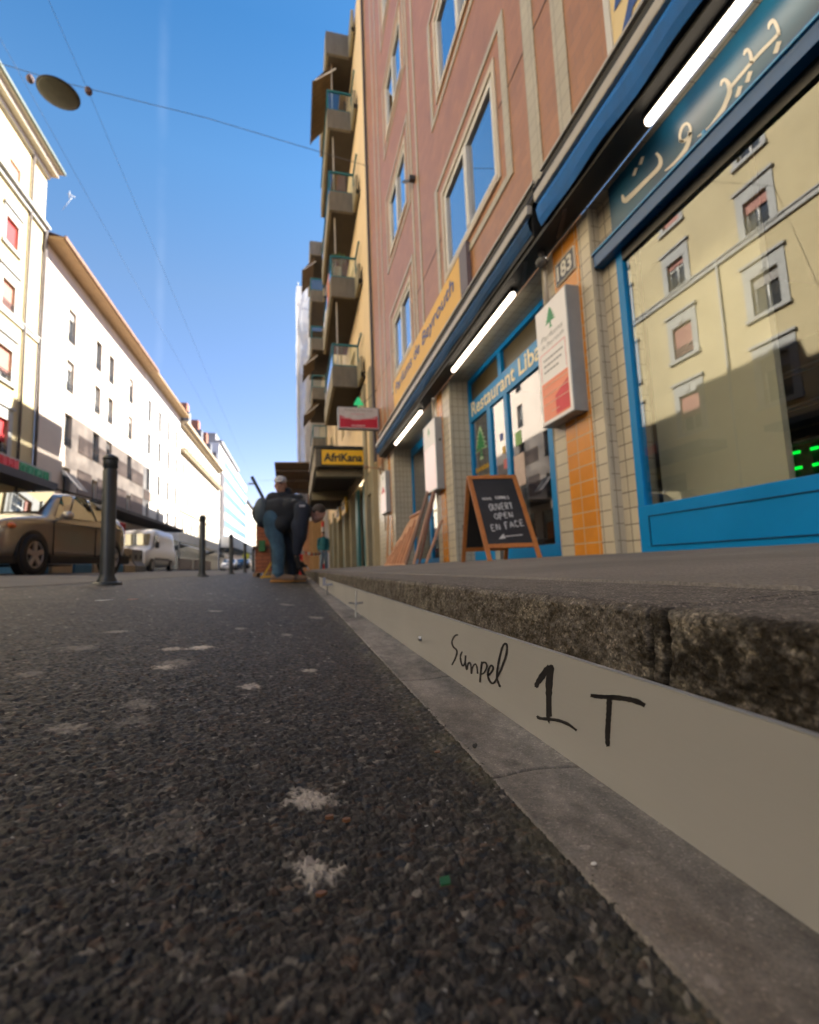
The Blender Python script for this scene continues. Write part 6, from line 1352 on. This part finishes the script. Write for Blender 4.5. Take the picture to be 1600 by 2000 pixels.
def head(mb, c, fwd, up, s=1.0):
    """skull, face, nose, ears, jaw and neck stub; c = centre of the head"""
    f = Vector(fwd).normalized(); u = Vector(up); u = (u-f*u.dot(f)).normalized(); l = u.cross(f); M = Matrix((l, f, u)).transposed(); c = Vector(c)
    e = lambda a, r: mb.ellipsoid(c+M @ Vector(a)*s, [k*s for k in r], M=M)
    e((0,-.012,.03), (.075,.094,.088)); e((0,.025,-.045), (.058,.066,.068)); e((0,.05,-.092), (.030,.030,.022)); e((0,.088,-.012), (.012,.020,.022)); e((0,.080,.005), (.010,.012,.028))
    e((.078,-.005,-.012), (.010,.018,.030)); e((-.078,-.005,-.012), (.010,.018,.030)); e((0,.072,.025), (.055,.018,.010)); e((0,.078,-.056), (.024,.012,.007)); e((.034,.07,.0), (.016,.012,.010)); e((-.034,.07,.0), (.016,.012,.010))
    e((.04,.05,-.03), (.022,.028,.022)); e((-.04,.05,-.03), (.022,.028,.022)); return M
def hand(mb, wrist, d, palm_n, curl=.6, s=1.0):
    """palm, four unequal bent fingers and a thumb from the side of the palm"""
    w = Vector(wrist); d = Vector(d).normalized(); n = Vector(palm_n); n = (n-d*n.dot(d)).normalized(); sd = d.cross(n)
    Mx = Matrix((sd, n, d)).transposed(); mb.ellipsoid(w+d*.045*s, (.040*s, .016*s, .052*s), M=Mx)
    for k, (o_, ln) in enumerate(((-.030,.066),(-.010,.076),(.010,.072),(.029,.056))):
        p0 = w+d*.085*s+sd*o_*s; a1 = (d*math.cos(curl*.6)+n*math.sin(curl*.6)); p1 = p0+a1*ln*.45*s; a2 = (d*math.cos(curl*1.6)+n*math.sin(curl*1.6)); p2 = p1+a2*ln*.32*s; a3 = (d*math.cos(curl*2.4)+n*math.sin(curl*2.4)); p3 = p2+a3*ln*.25*s
        mb.capsule(p0, p1, .0095*s, .0088*s, 8); mb.capsule(p1, p2, .0088*s, .0082*s, 8); mb.capsule(p2, p3, .0082*s, .007*s, 8)
    t0 = w+d*.02*s-sd*.03*s; t1 = t0+(d*.5-sd*.7+n*.35).normalized()*.038*s; t2 = t1+(d*.8-sd*.15+n*.5).normalized()*.03*s
    mb.capsule(t0, t1, .013*s, .010*s, 8); mb.capsule(t1, t2, .010*s, .0085*s, 8)
def limb(mb, pts, rs):
    for a, b, ra, rb in zip(pts[:-1], pts[1:], rs[:-1], rs[1:]): mb.capsule(a, b, ra, rb)

# ---------- bending worker
YW = 6.45
def PW(px, py, dy=0.0): return hit(px, py, Y=YW+dy) if dy == 0 else hit(px, py, Y=YW)+Vector((0, dy, 0))
zg = z_lane(-.2)
w1 = thing('person', 'person in black jacket and blue jeans bending down over the kerb, seen side on', 'person', (-.24, YW, zg))
hipN, hipF = PW(530,1012,-.09), PW(530,1010,.10)
kN, kF = PW(545,1072,-.09), PW(562,1068,.13)
aN, aF = PW(544,1119,-.09), PW(568,1112,.17)
aN.z = zg+.10; aF.z = z_lane(aF.x)+.10
shN, shF = PW(590,998,-.19), PW(592,1000,.19)
elN, elF = PW(584,1046,-.20), PW(588,1048,.2)
wrN, wrF = PW(578,1081,-.12), PW(575,1079,.12)
hc = PW(621,1004)
body = MB()
limb(body, [hipN, kN, aN], [.095, .062, .045]); limb(body, [hipF, kF, aF], [.095, .062, .045])
pel = (hipN+hipF)/2; che = PW(578,1000); nk = PW(604,1000)
limb(body, [pel, PW(555,1003), che], [.15, .145, .15]); body.capsule(shN, shF, .07, .07); limb(body, [che, nk, hc], [.11, .06, .055])
limb(body, [shN, elN, wrN], [.058, .044, .030]); limb(body, [shF, elF, wrF], [.058, .044, .030])
Mh = head(body, hc, (.62, -.10, -.78), (.75, 0, .62))
hand(body, wrN, (.25, .0, -1), (.5, .2, 0), .7); hand(body, wrF, (.3, -.05, -1), (.5, -.2, 0), .7)
for a in (aN, aF): body.capsule(a+Vector((0,0,-.05)), a+Vector((.16,-.02,-.065)), .042, .034)
vox(body, 'body', M_skin, w1, .0095)
jk = MB(); limb(jk, [PW(518,1002), PW(545,1000), che, PW(596,999)], [.17, .19, .17, .105]); jk.capsule(shN, shF, .105, .105); jk.ellipsoid(PW(536,1009), (.18,.18,.19)); jk.ellipsoid(PW(560,1008), (.20,.18,.17)); jk.ellipsoid(PW(548,1026,-.05), (.15,.17,.14)); jk.ellipsoid(PW(566,990,-.03), (.12,.17,.12))
vox(jk, 'jacket', M_bjk, w1, .016, 3)
sl_ = MB(); limb(sl_, [shN, elN, PW(580,1078,-.13)], [.105, .082, .060]); sl_.ellipsoid(PW(582,1030,-.2), (.09,.09,.12)); vox(sl_, 'sleeve', M_navy, w1, .014)
sl_ = MB(); limb(sl_, [shF, elF, PW(578,1076,.13)], [.10, .080, .058]); vox(sl_, 'sleeve', M_navy, w1, .014)
hm = MB(); hm.ellipsoid(PW(512,1001), (.108,.19,.20)); vox(hm, 'jacket_hem', M_grey, w1, .016)  # rear of the jacket, its sky light put into a bluish colour
jn = MB(); limb(jn, [hipN, kN, aN+Vector((0,0,.0))], [.12, .088, .072]); jn.ellipsoid(hipN+Vector((.03,0,-.12)), (.12,.11,.2)); jn.ellipsoid(aN+Vector((.0,0,.02)), (.085,.085,.05)); vox(jn, 'jeans_leg', M_jean, w1, .013)
jn = MB(); limb(jn, [hipF, kF, aF], [.13, .095, .078]); jn.ellipsoid(pel, (.17,.19,.17)); vox(jn, 'jeans_leg', M_djean, w1, .014)
for a, nm in ((aN, 'shoe'), (aF, 'shoe')):
    zz = z_lane(a.x) if a.x < .15 else -.178
    sh = MB(); sh.capsule(Vector((a.x-.04,a.y,zz+.065)), Vector((a.x+.17,a.y-.03,zz+.045)), .058, .042); sh.ellipsoid((a.x-.03,a.y,zz+.085), (.065,.055,.06)); o = vox(sh, nm, M_shoe, w1, .010)
    sh = MB(); sh.box(a.x-.10, a.x+.20, a.y-.055, a.y+.045, zz, zz+.028); W_(sh, 'sole', M_sole, w1, bevel=.012)
gl = MB(); hand(gl, wrN+Vector((.005,0,-.01)), (.25, 0, -1), (.5, .2, 0), .7, 1.18); vox(gl, 'glove', M_glv, w1, .006, 1)
gl = MB(); hand(gl, wrF+Vector((.005,0,-.01)), (.3, -.05, -1), (.5, -.2, 0), .7, 1.18); vox(gl, 'glove', M_glv, w1, .006, 1)
hr = MB(); hr.ellipsoid(hc+Mh @ Vector((0,-.028,.045)), (.086,.092,.088), M=Mh); hr.ellipsoid(hc+Mh @ Vector((0,-.055,-.01)), (.074,.058,.07), M=Mh); vox(hr, 'hair', M_hair, w1, .009)
cb_ = MB(); cb_.tube(PW(598,1000,-.0), PW(606,1001), .095, .085); vox(cb_, 'collar', M_navy, w1, .012)
s = MB(); p_ = shN+Vector((.0,-.118,.03)); s.box(p_.x-.035, p_.x+.035, p_.y, p_.y+.006, p_.z-.012, p_.z+.012); W_(s, 'badge', mat('grey_badge', (.4,.4,.44), .6), w1)
# small cutting tool in the gloved hand
s = MB(); tl_ = thing('power_tool', 'black power tool held down at the plate by the bending worker', 'tool', tuple(PW(582,1100))); pc = PW(583,1098)
s = MB(); s.capsule(pc+Vector((-.02,-.06,.04)), pc+Vector((.02,-.05,-.06)), .035, .04); s.capsule(pc+Vector((0,-.05,-.03)), pc+Vector((.10,-.05,-.055)), .028, .02); vox(s, 'motor_body', M_glv, tl_, .010)
s = MB(); s.tube(pc+Vector((.10,-.05,-.06)), pc+Vector((.13,-.05,-.10)), .010); W_(s, 'bit', M_zinc, tl_)
# ---------- standing man behind
YM = 7.15; zm = z_lane(-.28)-.0
w2 = thing('person', 'person with white cap and dark scarf standing behind the bending worker, looking down', 'person', (-.25, YM, zm))
def PM(px, py, dy=0.0): return hit(px, py, Y=YM)+Vector((0, dy, 0))
hc2 = PM(548,948); sx = PM(556,985)
body = MB(); cx = PM(557,1000).x
hp = Vector((cx, YM+.08, zm+.80)); 
for q in (-.10, .10): limb(body, [hp+Vector((q,0,0)), Vector((cx+q*1.25,YM-.10,zm+.44)), Vector((cx+q*1.2,YM,zm+.09))], [.085, .058, .042]); body.capsule((cx+q*1.2,YM,zm+.045), (cx+q*1.3,YM-.15,zm+.04), .04, .034)
limb(body, [hp, Vector((cx,YM,zm+1.02)), PM(556,986)], [.15, .13, .13]); s1 = PM(534,976); s2 = PM(582,980); body.capsule(s1, s2, .06, .06); limb(body, [PM(556,982), PM(551,966), hc2], [.08, .058, .05])
e1 = s1+Vector((-.05,-.03,-.28)); h1 = e1+Vector((.06,-.17,-.16)); limb(body, [s1, e1, h1], [.05,.04,.028]); e2 = s2+Vector((.05,-.02,-.28)); h2 = e2+Vector((-.05,-.18,-.14)); limb(body, [s2, e2, h2], [.05,.04,.028])
M2 = head(body, hc2, (-.22, -.93, -.22), (0, -.2, 1), 1.06); hand(body, h1, (.2,-.9,-.2), (0,0,1), .9); hand(body, h2, (-.2,-.9,-.2), (0,0,1), .9); vox(body, 'body', M_skin, w2, .0095)
jk = MB(); limb(jk, [hp+Vector((0,0,-.1)), Vector((cx,YM,zm+1.05)), PM(556,986)], [.19,.18,.16]); jk.capsule(s1, s2, .115, .115); limb(jk, [s1,e1,h1], [.09,.07,.055]); limb(jk, [s2,e2,h2], [.09,.07,.055]); vox(jk, 'jacket', M_bjk, w2, .016)
sc_ = MB(); sc_.ellipsoid(PM(552,971), (.115,.11,.085)); sc_.ellipsoid(PM(563,964,.02), (.07,.08,.10)); vox(sc_, 'scarf', mat('near_black_scarf', (.010,.012,.020), .9), w2, .013)
cp = MB(); cp.ellipsoid(hc2+M2 @ Vector((0,-.008,.075)), (.092,.108,.066), M=M2); cp.ellipsoid(hc2+M2 @ Vector((0,.09,.065)), (.062,.055,.010), M=M2); vox(cp, 'cap', mat('off_white_cap', (.42,.42,.44), .8), w2, .009)
jn = MB()
for q in (-.10, .10): limb(jn, [hp+Vector((q,0,0)), Vector((cx+q*1.25,YM-.10,zm+.44)), Vector((cx+q*1.2,YM,zm+.10))], [.115,.085,.075])
vox(jn, 'trousers', M_djean, w2, .014)
for q in (-.10, .10): sh = MB(); sh.capsule((cx+q*1.2,YM+.04,zm+.055), (cx+q*1.3,YM-.17,zm+.045), .055, .042); vox(sh, 'shoe', M_glv, w2, .012)
for q in (-1, 1): s = MB(); s.ellipsoid(hc2+M2 @ Vector((.033*q,.082,.0)), (.010,.005,.006), M=M2); W_(s, 'eye', M_blk, w2, smooth=True)
# black bar leaning behind
pA = hit(492, 931, Y=7.7); pB = hit(591, 1118, Y=7.7); pB = pA+(pB-pA)*((z_lane(0)-pA.z)/(pB.z-pA.z)); s = MB(); s.beam(pA, pB, .05, .05); o = s.build('bar', mat('black_steel_bar', (.010,.012,.018), .5), bevel=.004); tag(o, 'long black bar sticking up slantwise behind the bending worker', 'bar')
# ---------- distant walker
YD = 21.6; zd = z_walk(1.0)-.06; xd = .0537*YD
w3 = thing('person', 'small far person in teal jacket and pale jeans by the wooden hoarding', 'person', (xd, YD, zd))
B_ = lambda x, y, z: Vector((xd+x, YD+y, zd+z)); body = MB()
lk = [[B_(-.07,0,.88), B_(-.10,-.08,.47), B_(-.12,.0,.09)], [B_(.07,0,.88), B_(.10,.06,.47), B_(.13,.22,.10)]]
for k, q in enumerate(lk): limb(body, q, [.085,.058,.04]); body.capsule(q[2]+Vector((0,0,-.04)), q[2]+Vector((-.03,-.16,-.05)), .038, .03)
limb(body, [B_(0,0,.9), B_(0,0,1.15), B_(0,0,1.38)], [.13,.12,.12]); body.capsule(B_(-.15,0,1.38), B_(.15,0,1.38), .055, .055); limb(body, [B_(0,0,1.38), B_(0,-.01,1.50), B_(-.01,-.02,1.60)], [.07,.05,.05])
ar_ = [[B_(-.18,0,1.37), B_(-.22,.06,1.10), B_(-.21,-.08,.88)], [B_(.18,0,1.37), B_(.22,.03,1.10), B_(.20,-.08,.9)]]
for q in ar_: limb(body, q, [.05,.04,.028]); hand(body, q[2], (0,-.3,-1), (0,-1,0), .5)
M3 = head(body, B_(-.01,-.02,1.61), (-.3,-.9,0), (0,0,1)); vox(body, 'body', M_skin, w3, .010)
jk = MB(); limb(jk, [B_(0,0,.98), B_(0,0,1.2), B_(0,0,1.36)], [.17,.17,.15]); jk.capsule(B_(-.16,0,1.36), B_(.16,0,1.36), .085, .085)
for q in ar_: limb(jk, q, [.08,.065,.05])
vox(jk, 'jacket', mat('teal_jacket', (.015,.12,.14), .8, var=.2), w3, .016)
jn = MB()
for q in lk: limb(jn, q, [.115,.085,.07])
vox(jn, 'jeans', mat('pale_jeans', (.20,.26,.32), .9, var=.15), w3, .014)
hr = MB(); hr.ellipsoid(B_(-.01,0,1.65), (.086,.10,.085)); hr.ellipsoid(B_(.0,.04,1.58), (.07,.06,.08)); vox(hr, 'hair', M_hair, w3, .012)
bg_ = MB(); bg_.ellipsoid(B_(-.02,.17,1.02), (.16,.08,.14)); vox(bg_, 'bag', M_glv, w3, .014)
for q in lk: sh = MB(); sh.capsule(q[2]+Vector((0,.03,-.035)), q[2]+Vector((-.03,-.18,-.045)), .05, .04); vox(sh, 'shoe', mat('navy_shoe', (.03,.04,.06), .7), w3, .012)
# two tiny figures on the far left pavement
for k, (x, y, c, lab) in enumerate(((-10.6, 34.5, (.04,.06,.22), 'tiny far person in blue by the shopfronts right of the van'), (-10.2, 37.5, (.30,.04,.04), 'tiny far person in red by the shopfronts right of the van'))):
    z0 = z_road(x)+.0; p = thing('person', lab, 'person', (x, y, z0)); bd = MB()
    for q in (-.09,.09): limb(bd, [Vector((x+q,y,z0+.85)), Vector((x+q,y-.05,z0+.45)), Vector((x+q,y+.05*q*10,z0+.08))], [.09,.07,.05])
    limb(bd, [Vector((x,y,z0+.9)), Vector((x,y,z0+1.38))], [.14,.14]); limb(bd, [Vector((x,y,z0+1.4)), Vector((x,y,z0+1.6))], [.05,.05]); head(bd, (x,y,z0+1.62), (.2,-1,0), (0,0,1))
    for q in (-.22,.22): limb(bd, [Vector((x+q*.8,y,z0+1.36)), Vector((x+q,y,z0+1.1)), Vector((x+q,y-.1,z0+.86))], [.05,.042,.03]); hand(bd, (x+q,y-.1,z0+.86), (0,-.2,-1), (0,-1,0), .5)
    vox(bd, 'body', M_skin, p, .014)
    cl = MB(); limb(cl, [Vector((x,y,z0+.95)), Vector((x,y,z0+1.36))], [.17,.165]); cl.capsule((x-.15,y,z0+1.36),(x+.15,y,z0+1.36),.08,.08)
    for q in (-.22,.22): limb(cl, [Vector((x+q*.8,y,z0+1.36)), Vector((x+q,y,z0+1.1)), Vector((x+q,y-.1,z0+.9))], [.075,.065,.05])
    vox(cl, 'jacket', mat(f'far_jacket_{k}', c, .8), p, .018)
    cl = MB()
    for q in (-.09,.09): limb(cl, [Vector((x+q,y,z0+.85)), Vector((x+q,y-.05,z0+.45)), Vector((x+q,y+.05*q*10,z0+.12))], [.115,.09,.07])
    vox(cl, 'trousers', M_djean, p, .018); hr = MB(); hr.ellipsoid((x,y+.015,z0+1.66),(.084,.1,.08)); vox(hr, 'hair', M_hair, p, .015)

# ================================================================== WORK SITE DOWN THE STREET
M_plk = bpy.data.materials.new('vertical_boards'); 
M_plk = tile_mat('vertical_wood_boards', 'x', .14, 3.0, (.50,.28,.11), (.44,.235,.085), (.20,.10,.04), .006, .7, 0, .12, .002)
hd = thing('wooden_hoarding', 'orange wooden board hoarding across the pavement, in front of the netted tower', 'fence', (.7, 20.4, 0))
s = MB(); s.box(.28, 1.38, 24.3, 24.36, -.02, 2.42); W_(s, 'boards', M_plk, hd); s = MB(); s.box(.27, 1.39, 24.361, 24.42, 2.0, 2.1); W_(s, 'cross_rail', WD, hd); s = MB(); s.box(.27, 1.39, 24.361, 24.42, .2, .3); W_(s, 'cross_rail', WD, hd)
ks = thing('wooden_kiosk', 'brown wooden site shelter with a raised flap roof behind the standing person', 'shelter', (-.1, 14.5, 0))
M_kb = mat('brown_kiosk_wood', (.165,.11,.065), .8, var=.2, scale=3, stretch=(.6,3,3)); M_ko = mat('orange_kiosk_wood', (.42,.20,.09), .75, var=.2, scale=3, col2=(.30,.13,.06))
zk = z_lane(-.2)
s = MB(); A = (-.58,14.3,3.07); s.add([(-.60,14.2,3.10),(.40,14.2,3.12),(.40,15.6,2.44),(-.58,15.6,2.42),(-.60,14.2,3.15),(.40,14.2,3.17),(.40,15.6,2.49),(-.58,15.6,2.47)], [(0,1,2,3),(7,6,5,4),(0,4,5,1),(1,5,6,2),(2,6,7,3),(3,7,4,0)]); W_(s, 'flap_roof', M_kb, ks)
for k in range(4): s = MB(); s.box(-.57, .39, 14.22+.38*k, 14.27+.38*k, 2.36+.21*(3-k)-.02, 3.07-.19*k); 
s = MB()
for k in range(3): y = 14.45+.45*k; zc = 3.10-.486*(y-14.2); s.box(-.57, .39, y-.03, y+.03, zc-.07, zc-.005)
W_(s, 'batten', mat('kiosk_batten', (.10,.07,.045), .8), ks)
s = MB(); s.box(-.56, .40, 15.6, 15.66, zk, 2.42); W_(s, 'back_panel', M_ko, ks)
s = MB(); s.beam((-.56,14.25,zk),(-.56,14.25,3.08),.045,.045); W_(s, 'post', M_kb, ks); s = MB(); s.beam((.38,14.25,zk),(.38,14.25,3.1),.045,.045); W_(s, 'post', M_kb, ks)
s = MB(); s.prism([(0,0),(.30,0),(.32,1.25),(.06,1.3),(.10,1.1),(.02,.95),(.08,.8),(0,.6),(.07,.4)], (.05,15.5,1.15), UX, UZ, -UY, .03); W_(s, 'torn_grey_sheet', mat('torn_grey_sheet', (.32,.32,.34), .8), ks)
bst = thing('brick_stack', 'stacked red orange bricks on a pallet at the road edge behind the bending worker', 'bricks', (-.62, 10.2, zk))
M_brk = tile_mat('stacked_bricks', 'x', .22, .075, (.36,.12,.055), (.30,.10,.045), (.12,.05,.03), .006, .85, .5, .2, .003)
M_brky = tile_mat('stacked_bricks_side', 'y', .22, .075, (.36,.12,.055), (.30,.10,.045), (.12,.05,.03), .006, .85, .5, .2, .003)
zb = z_lane(-.6)
s = MB(); s.box(-.80, -.30, 9.9, 10.8, zb+.10, zb+.55); W_(s, 'lower_stack', M_brk, bst); s = MB(); s.box(-.78, -.32, 9.92, 10.7, zb+.62, zb+1.05); W_(s, 'upper_stack', M_brk, bst); s = MB(); s.box(-.84, -.28, 9.87, 10.82, zb+.551, zb+.619); W_(s, 'divider_board', mat('dark_divider', (.12,.06,.035), .8), bst)
s = MB()
for x in (-.8, -.57, -.34): s.box(x-.04, x+.04, 9.88, 10.8, zb, zb+.08)
s.box(-.82, -.29, 9.88, 10.8, zb+.081, zb+.099); W_(s, 'pallet', mat('pallet_wood', (.26,.17,.10), .85, var=.2), bst)
s = MB(); s.box(-.72, -.60, 9.80, 9.86, zb+.50, zb+.72); tag(s.build('green_box', mat('green_plastic', (.02,.14,.03), .5), bevel=.01), 'small green plastic box against the red brick stack', 'box')
ym = thing('warning_stand', 'yellow folding stand at the foot of the brick stack', 'stand', (-.45, 8.8, z_lane(-.45)))
zy = z_lane(-.45); Myel = mat('machine_yellow', (.65,.36,.01), .45, var=.1)
s = MB(); s.beam((-.60,8.8,zy),(-.42,8.8,zy+.30),.05,.03,side=(0,1,0)); W_(s, 'leg', Myel, ym); s = MB(); s.beam((-.30,8.8,zy),(-.42,8.8,zy+.30),.05,.03,side=(0,1,0)); W_(s, 'leg', Myel, ym); s = MB(); s.beam((-.62,8.8,zy+.03),(-.28,8.8,zy+.03),.06,.03,side=(0,1,0)); W_(s, 'foot_bar', Myel, ym)
M_rw1 = mat('red_band', (.58,.02,.02), .5); M_rw2 = mat('white_band', (.62,.60,.58), .5)
def stake(x, y, z0, n, h, lab, r=.05):
    t = thing('barrier_post', lab, 'barrier post', (x, y, z0), group='red and white barrier posts')
    for k in range(n): s = MB(); s.tube((x, y, z0+h*k/n), (x, y, z0+h*(k+1)/n-.001), r, n=14); W_(s, 'band', M_rw1 if k % 2 == 0 else M_rw2, t)
    return t
stake(.09, 11.8, z_lane(.09), 7, 1.26, 'red and white barrier post right beside the hands of the bending worker', .055); stake(1.2, 22.6, z_walk(1.0), 9, 2.2, 'taller red and white barrier post behind the far teal walker', .06)
tp = thing('barrier_tape', 'red and white tape strung low in front of the wooden hoarding', 'tape', (.5, 15, .4)); P0 = Vector((.10,11.85,.42)); P1 = Vector((1.15,22.5,.72))
for k in range(10):
    a = P0+(P1-P0)*(k/10); b = P0+(P1-P0)*((k+1)/10); z = lambda q: -.05*math.sin(math.pi*q)
    s = MB(); s.add([a+Vector((0,0,z(k/10)-.045)), b+Vector((0,0,z((k+1)/10)-.045)), b+Vector((0,0,z((k+1)/10)+.045)), a+Vector((0,0,z(k/10)+.045))], [(0,1,2,3)]); W_(s, 'band', M_rw1 if k % 2 else M_rw2, tp)
# rubble and cuttings in the gutter near the worker
random.seed(3)
s = MB()
for k in range(26):
    x = random.uniform(-.15, .22); y = random.uniform(6.8, 8.6); r = random.uniform(.012, .04); s.ellipsoid((x, y, (z_lane(x) if x < .15 else -.178)+r*.4), (r, r*1.2, r*.6), nu=6, nv=4)
tag(s.build('rubble', mat('grey_rubble', (.30,.28,.25), .9, var=.2)), kind='stuff')
# terraces, awnings and crates on the far left side
for k, (y0, y1, lab) in enumerate(((44.5, 50, 'brown slatted terrace fence on the far left pavement, nearer one'), (51, 60, 'brown slatted terrace fence on the far left pavement, longer farther one'))):
    t = thing('terrace_fence', lab, 'fence', (-9.8, y0, z_road(-9.8)), group='terrace fences on the left side'); z = z_road(-9.8)
    for q in range(5): s = MB(); s.box(-9.83, -9.79, y0, y1, z+.1+.2*q, z+.24+.2*q); W_(s, 'slat', mat('terrace_wood', (.12,.06,.04), .8), t)
    s = MB(); s.box(-9.88, -9.831, y0, y0+.06, z, z+1.15); W_(s, 'post', MATS['terrace_wood'], t)
for k, (y, c, lab) in enumerate(((43, (.45,.45,.46), 'pale awning over the far left shops, beside the second bollard'), (66.6, (.60,.62,.66), 'white terrace awning far away between the second and third bollards'), (90, (.5,.5,.5), 'white awning far down the left shops'))):
    t = thing('shop_awning', lab, 'awning', (XL, y, 3.6), group='awnings of the left shops'); s = MB(); s.add([(XL+.05,y,3.9),(XL+.05,y+5,3.9),(XL+2.6,y+5,3.05),(XL+2.6,y,3.05),(XL+.05,y,3.86),(XL+.05,y+5,3.86),(XL+2.6,y+5,3.01),(XL+2.6,y,3.01)], [(0,1,2,3),(7,6,5,4),(0,4,5,1),(1,5,6,2),(2,6,7,3),(3,7,4,0)]); W_(s, 'fabric', mat(f'awning_cloth_{k}', c, .8), t)
    s = MB(); s.box(XL+2.58, XL+2.63, y, y+5, 2.8, 3.05); W_(s, 'valance', mat(f'awning_cloth_{k}', c, .8), t)
s = MB(); s.prism([(-.3,0),(.3,0),(.35,.5),(-.35,.5)], (-9.9,33.2,z_road(-9.9)), UX, UZ, UY, .5); tag(s.build('crate', mat('bright_blue_crate', (.03,.22,.42), .5), bevel=.02), 'bright blue crate on the ground right of the van', 'crate')
# ---------- litter on the near asphalt
def scrap(name, px, py, lab, cat, c, sz, z=None, h=.0012):
    p = hit(px, py, Z=-.165); p = hit(px, py, Z=z_lane(p.x)+.001); s = MB(); random.seed(px); n = 7; pts = [(sz*(.6+.5*random.random())*math.cos(2*math.pi*k/n), sz*.62*(.6+.5*random.random())*math.sin(2*math.pi*k/n)) for k in range(n)]
    s.prism(pts, (p.x, p.y, p.z+.0005), UX, UY, UZ, h); return tag(s.build(name, mat(name+'_'+str(px), c, .5), bevel=0), lab, cat)
p = hit(870, 1727, Z=-.172); s = MB(); s.add([(p.x-.003,p.y-.0015,p.z+.001),(p.x+.0025,p.y-.002,p.z+.0015),(p.x+.003,p.y+.002,p.z+.003),(p.x-.0025,p.y+.0025,p.z+.0025),(p.x-.003,p.y-.0015,p.z+.0002),(p.x+.0025,p.y-.002,p.z+.0007),(p.x+.003,p.y+.002,p.z+.0022),(p.x-.0025,p.y+.0025,p.z+.0017)], [(0,1,2,3),(7,6,5,4),(0,4,5,1),(1,5,6,2),(2,6,7,3),(3,7,4,0)]); tag(s.build('plastic_scrap', mat('green_scrap', (.012,.085,.022), .4)), 'tiny square green plastic scrap on the asphalt', 'litter')
scrap('paper_scrap', 205, 1173, 'white paper scrap lying far left on the asphalt', 'litter', (.45,.45,.45), .025); scrap('leaf', 260, 1171, 'orange scrap of leaf right of the white paper on the asphalt', 'leaf', (.35,.13,.05), .022)
scrap('leaf', 645, 1600, 'small rusty orange leaf bit below the upper pale stain', 'leaf', (.13,.055,.02), .0035, h=.002); scrap('leaf', 678, 1606, 'curled rusty leaf bit, right one of the pair between the two pale stains', 'leaf', (.13,.055,.02), .0035, h=.002)
scrap('leaf', 628, 1750, 'ochre leaf crumb just below the lower pale stain', 'leaf', (.13,.055,.02), .003, h=.0015); scrap('leaf', 855, 1470, 'thin dry orange twig crumb near the gutter edge', 'leaf', (.13,.055,.02), .0035, h=.001)
s = MB(); p = hit(927, 1457, Z=-.174); s.ellipsoid((p.x,p.y,p.z), (.0022,.0026,.0022), nu=7, nv=5); s.ellipsoid((p.x+.0015,p.y,p.z+.001), (.0015,.0018,.0015), nu=6, nv=5); tag(s.build('pebble', mat('dark_pebble', (.03,.028,.026), .8)), 'single dark pebble lying on the pale gutter stones', 'pebble')
p = hit(1160, 1690, Z=-.178); s = MB(); s.ellipsoid((p.x,p.y,p.z+.001), (.002,.0013,.0008), nu=7, nv=5); tag(s.build('pebble', mat('white_pebble', (.55,.53,.5), .8)), 'tiny white chip at the joint of the gutter and asphalt', 'pebble')
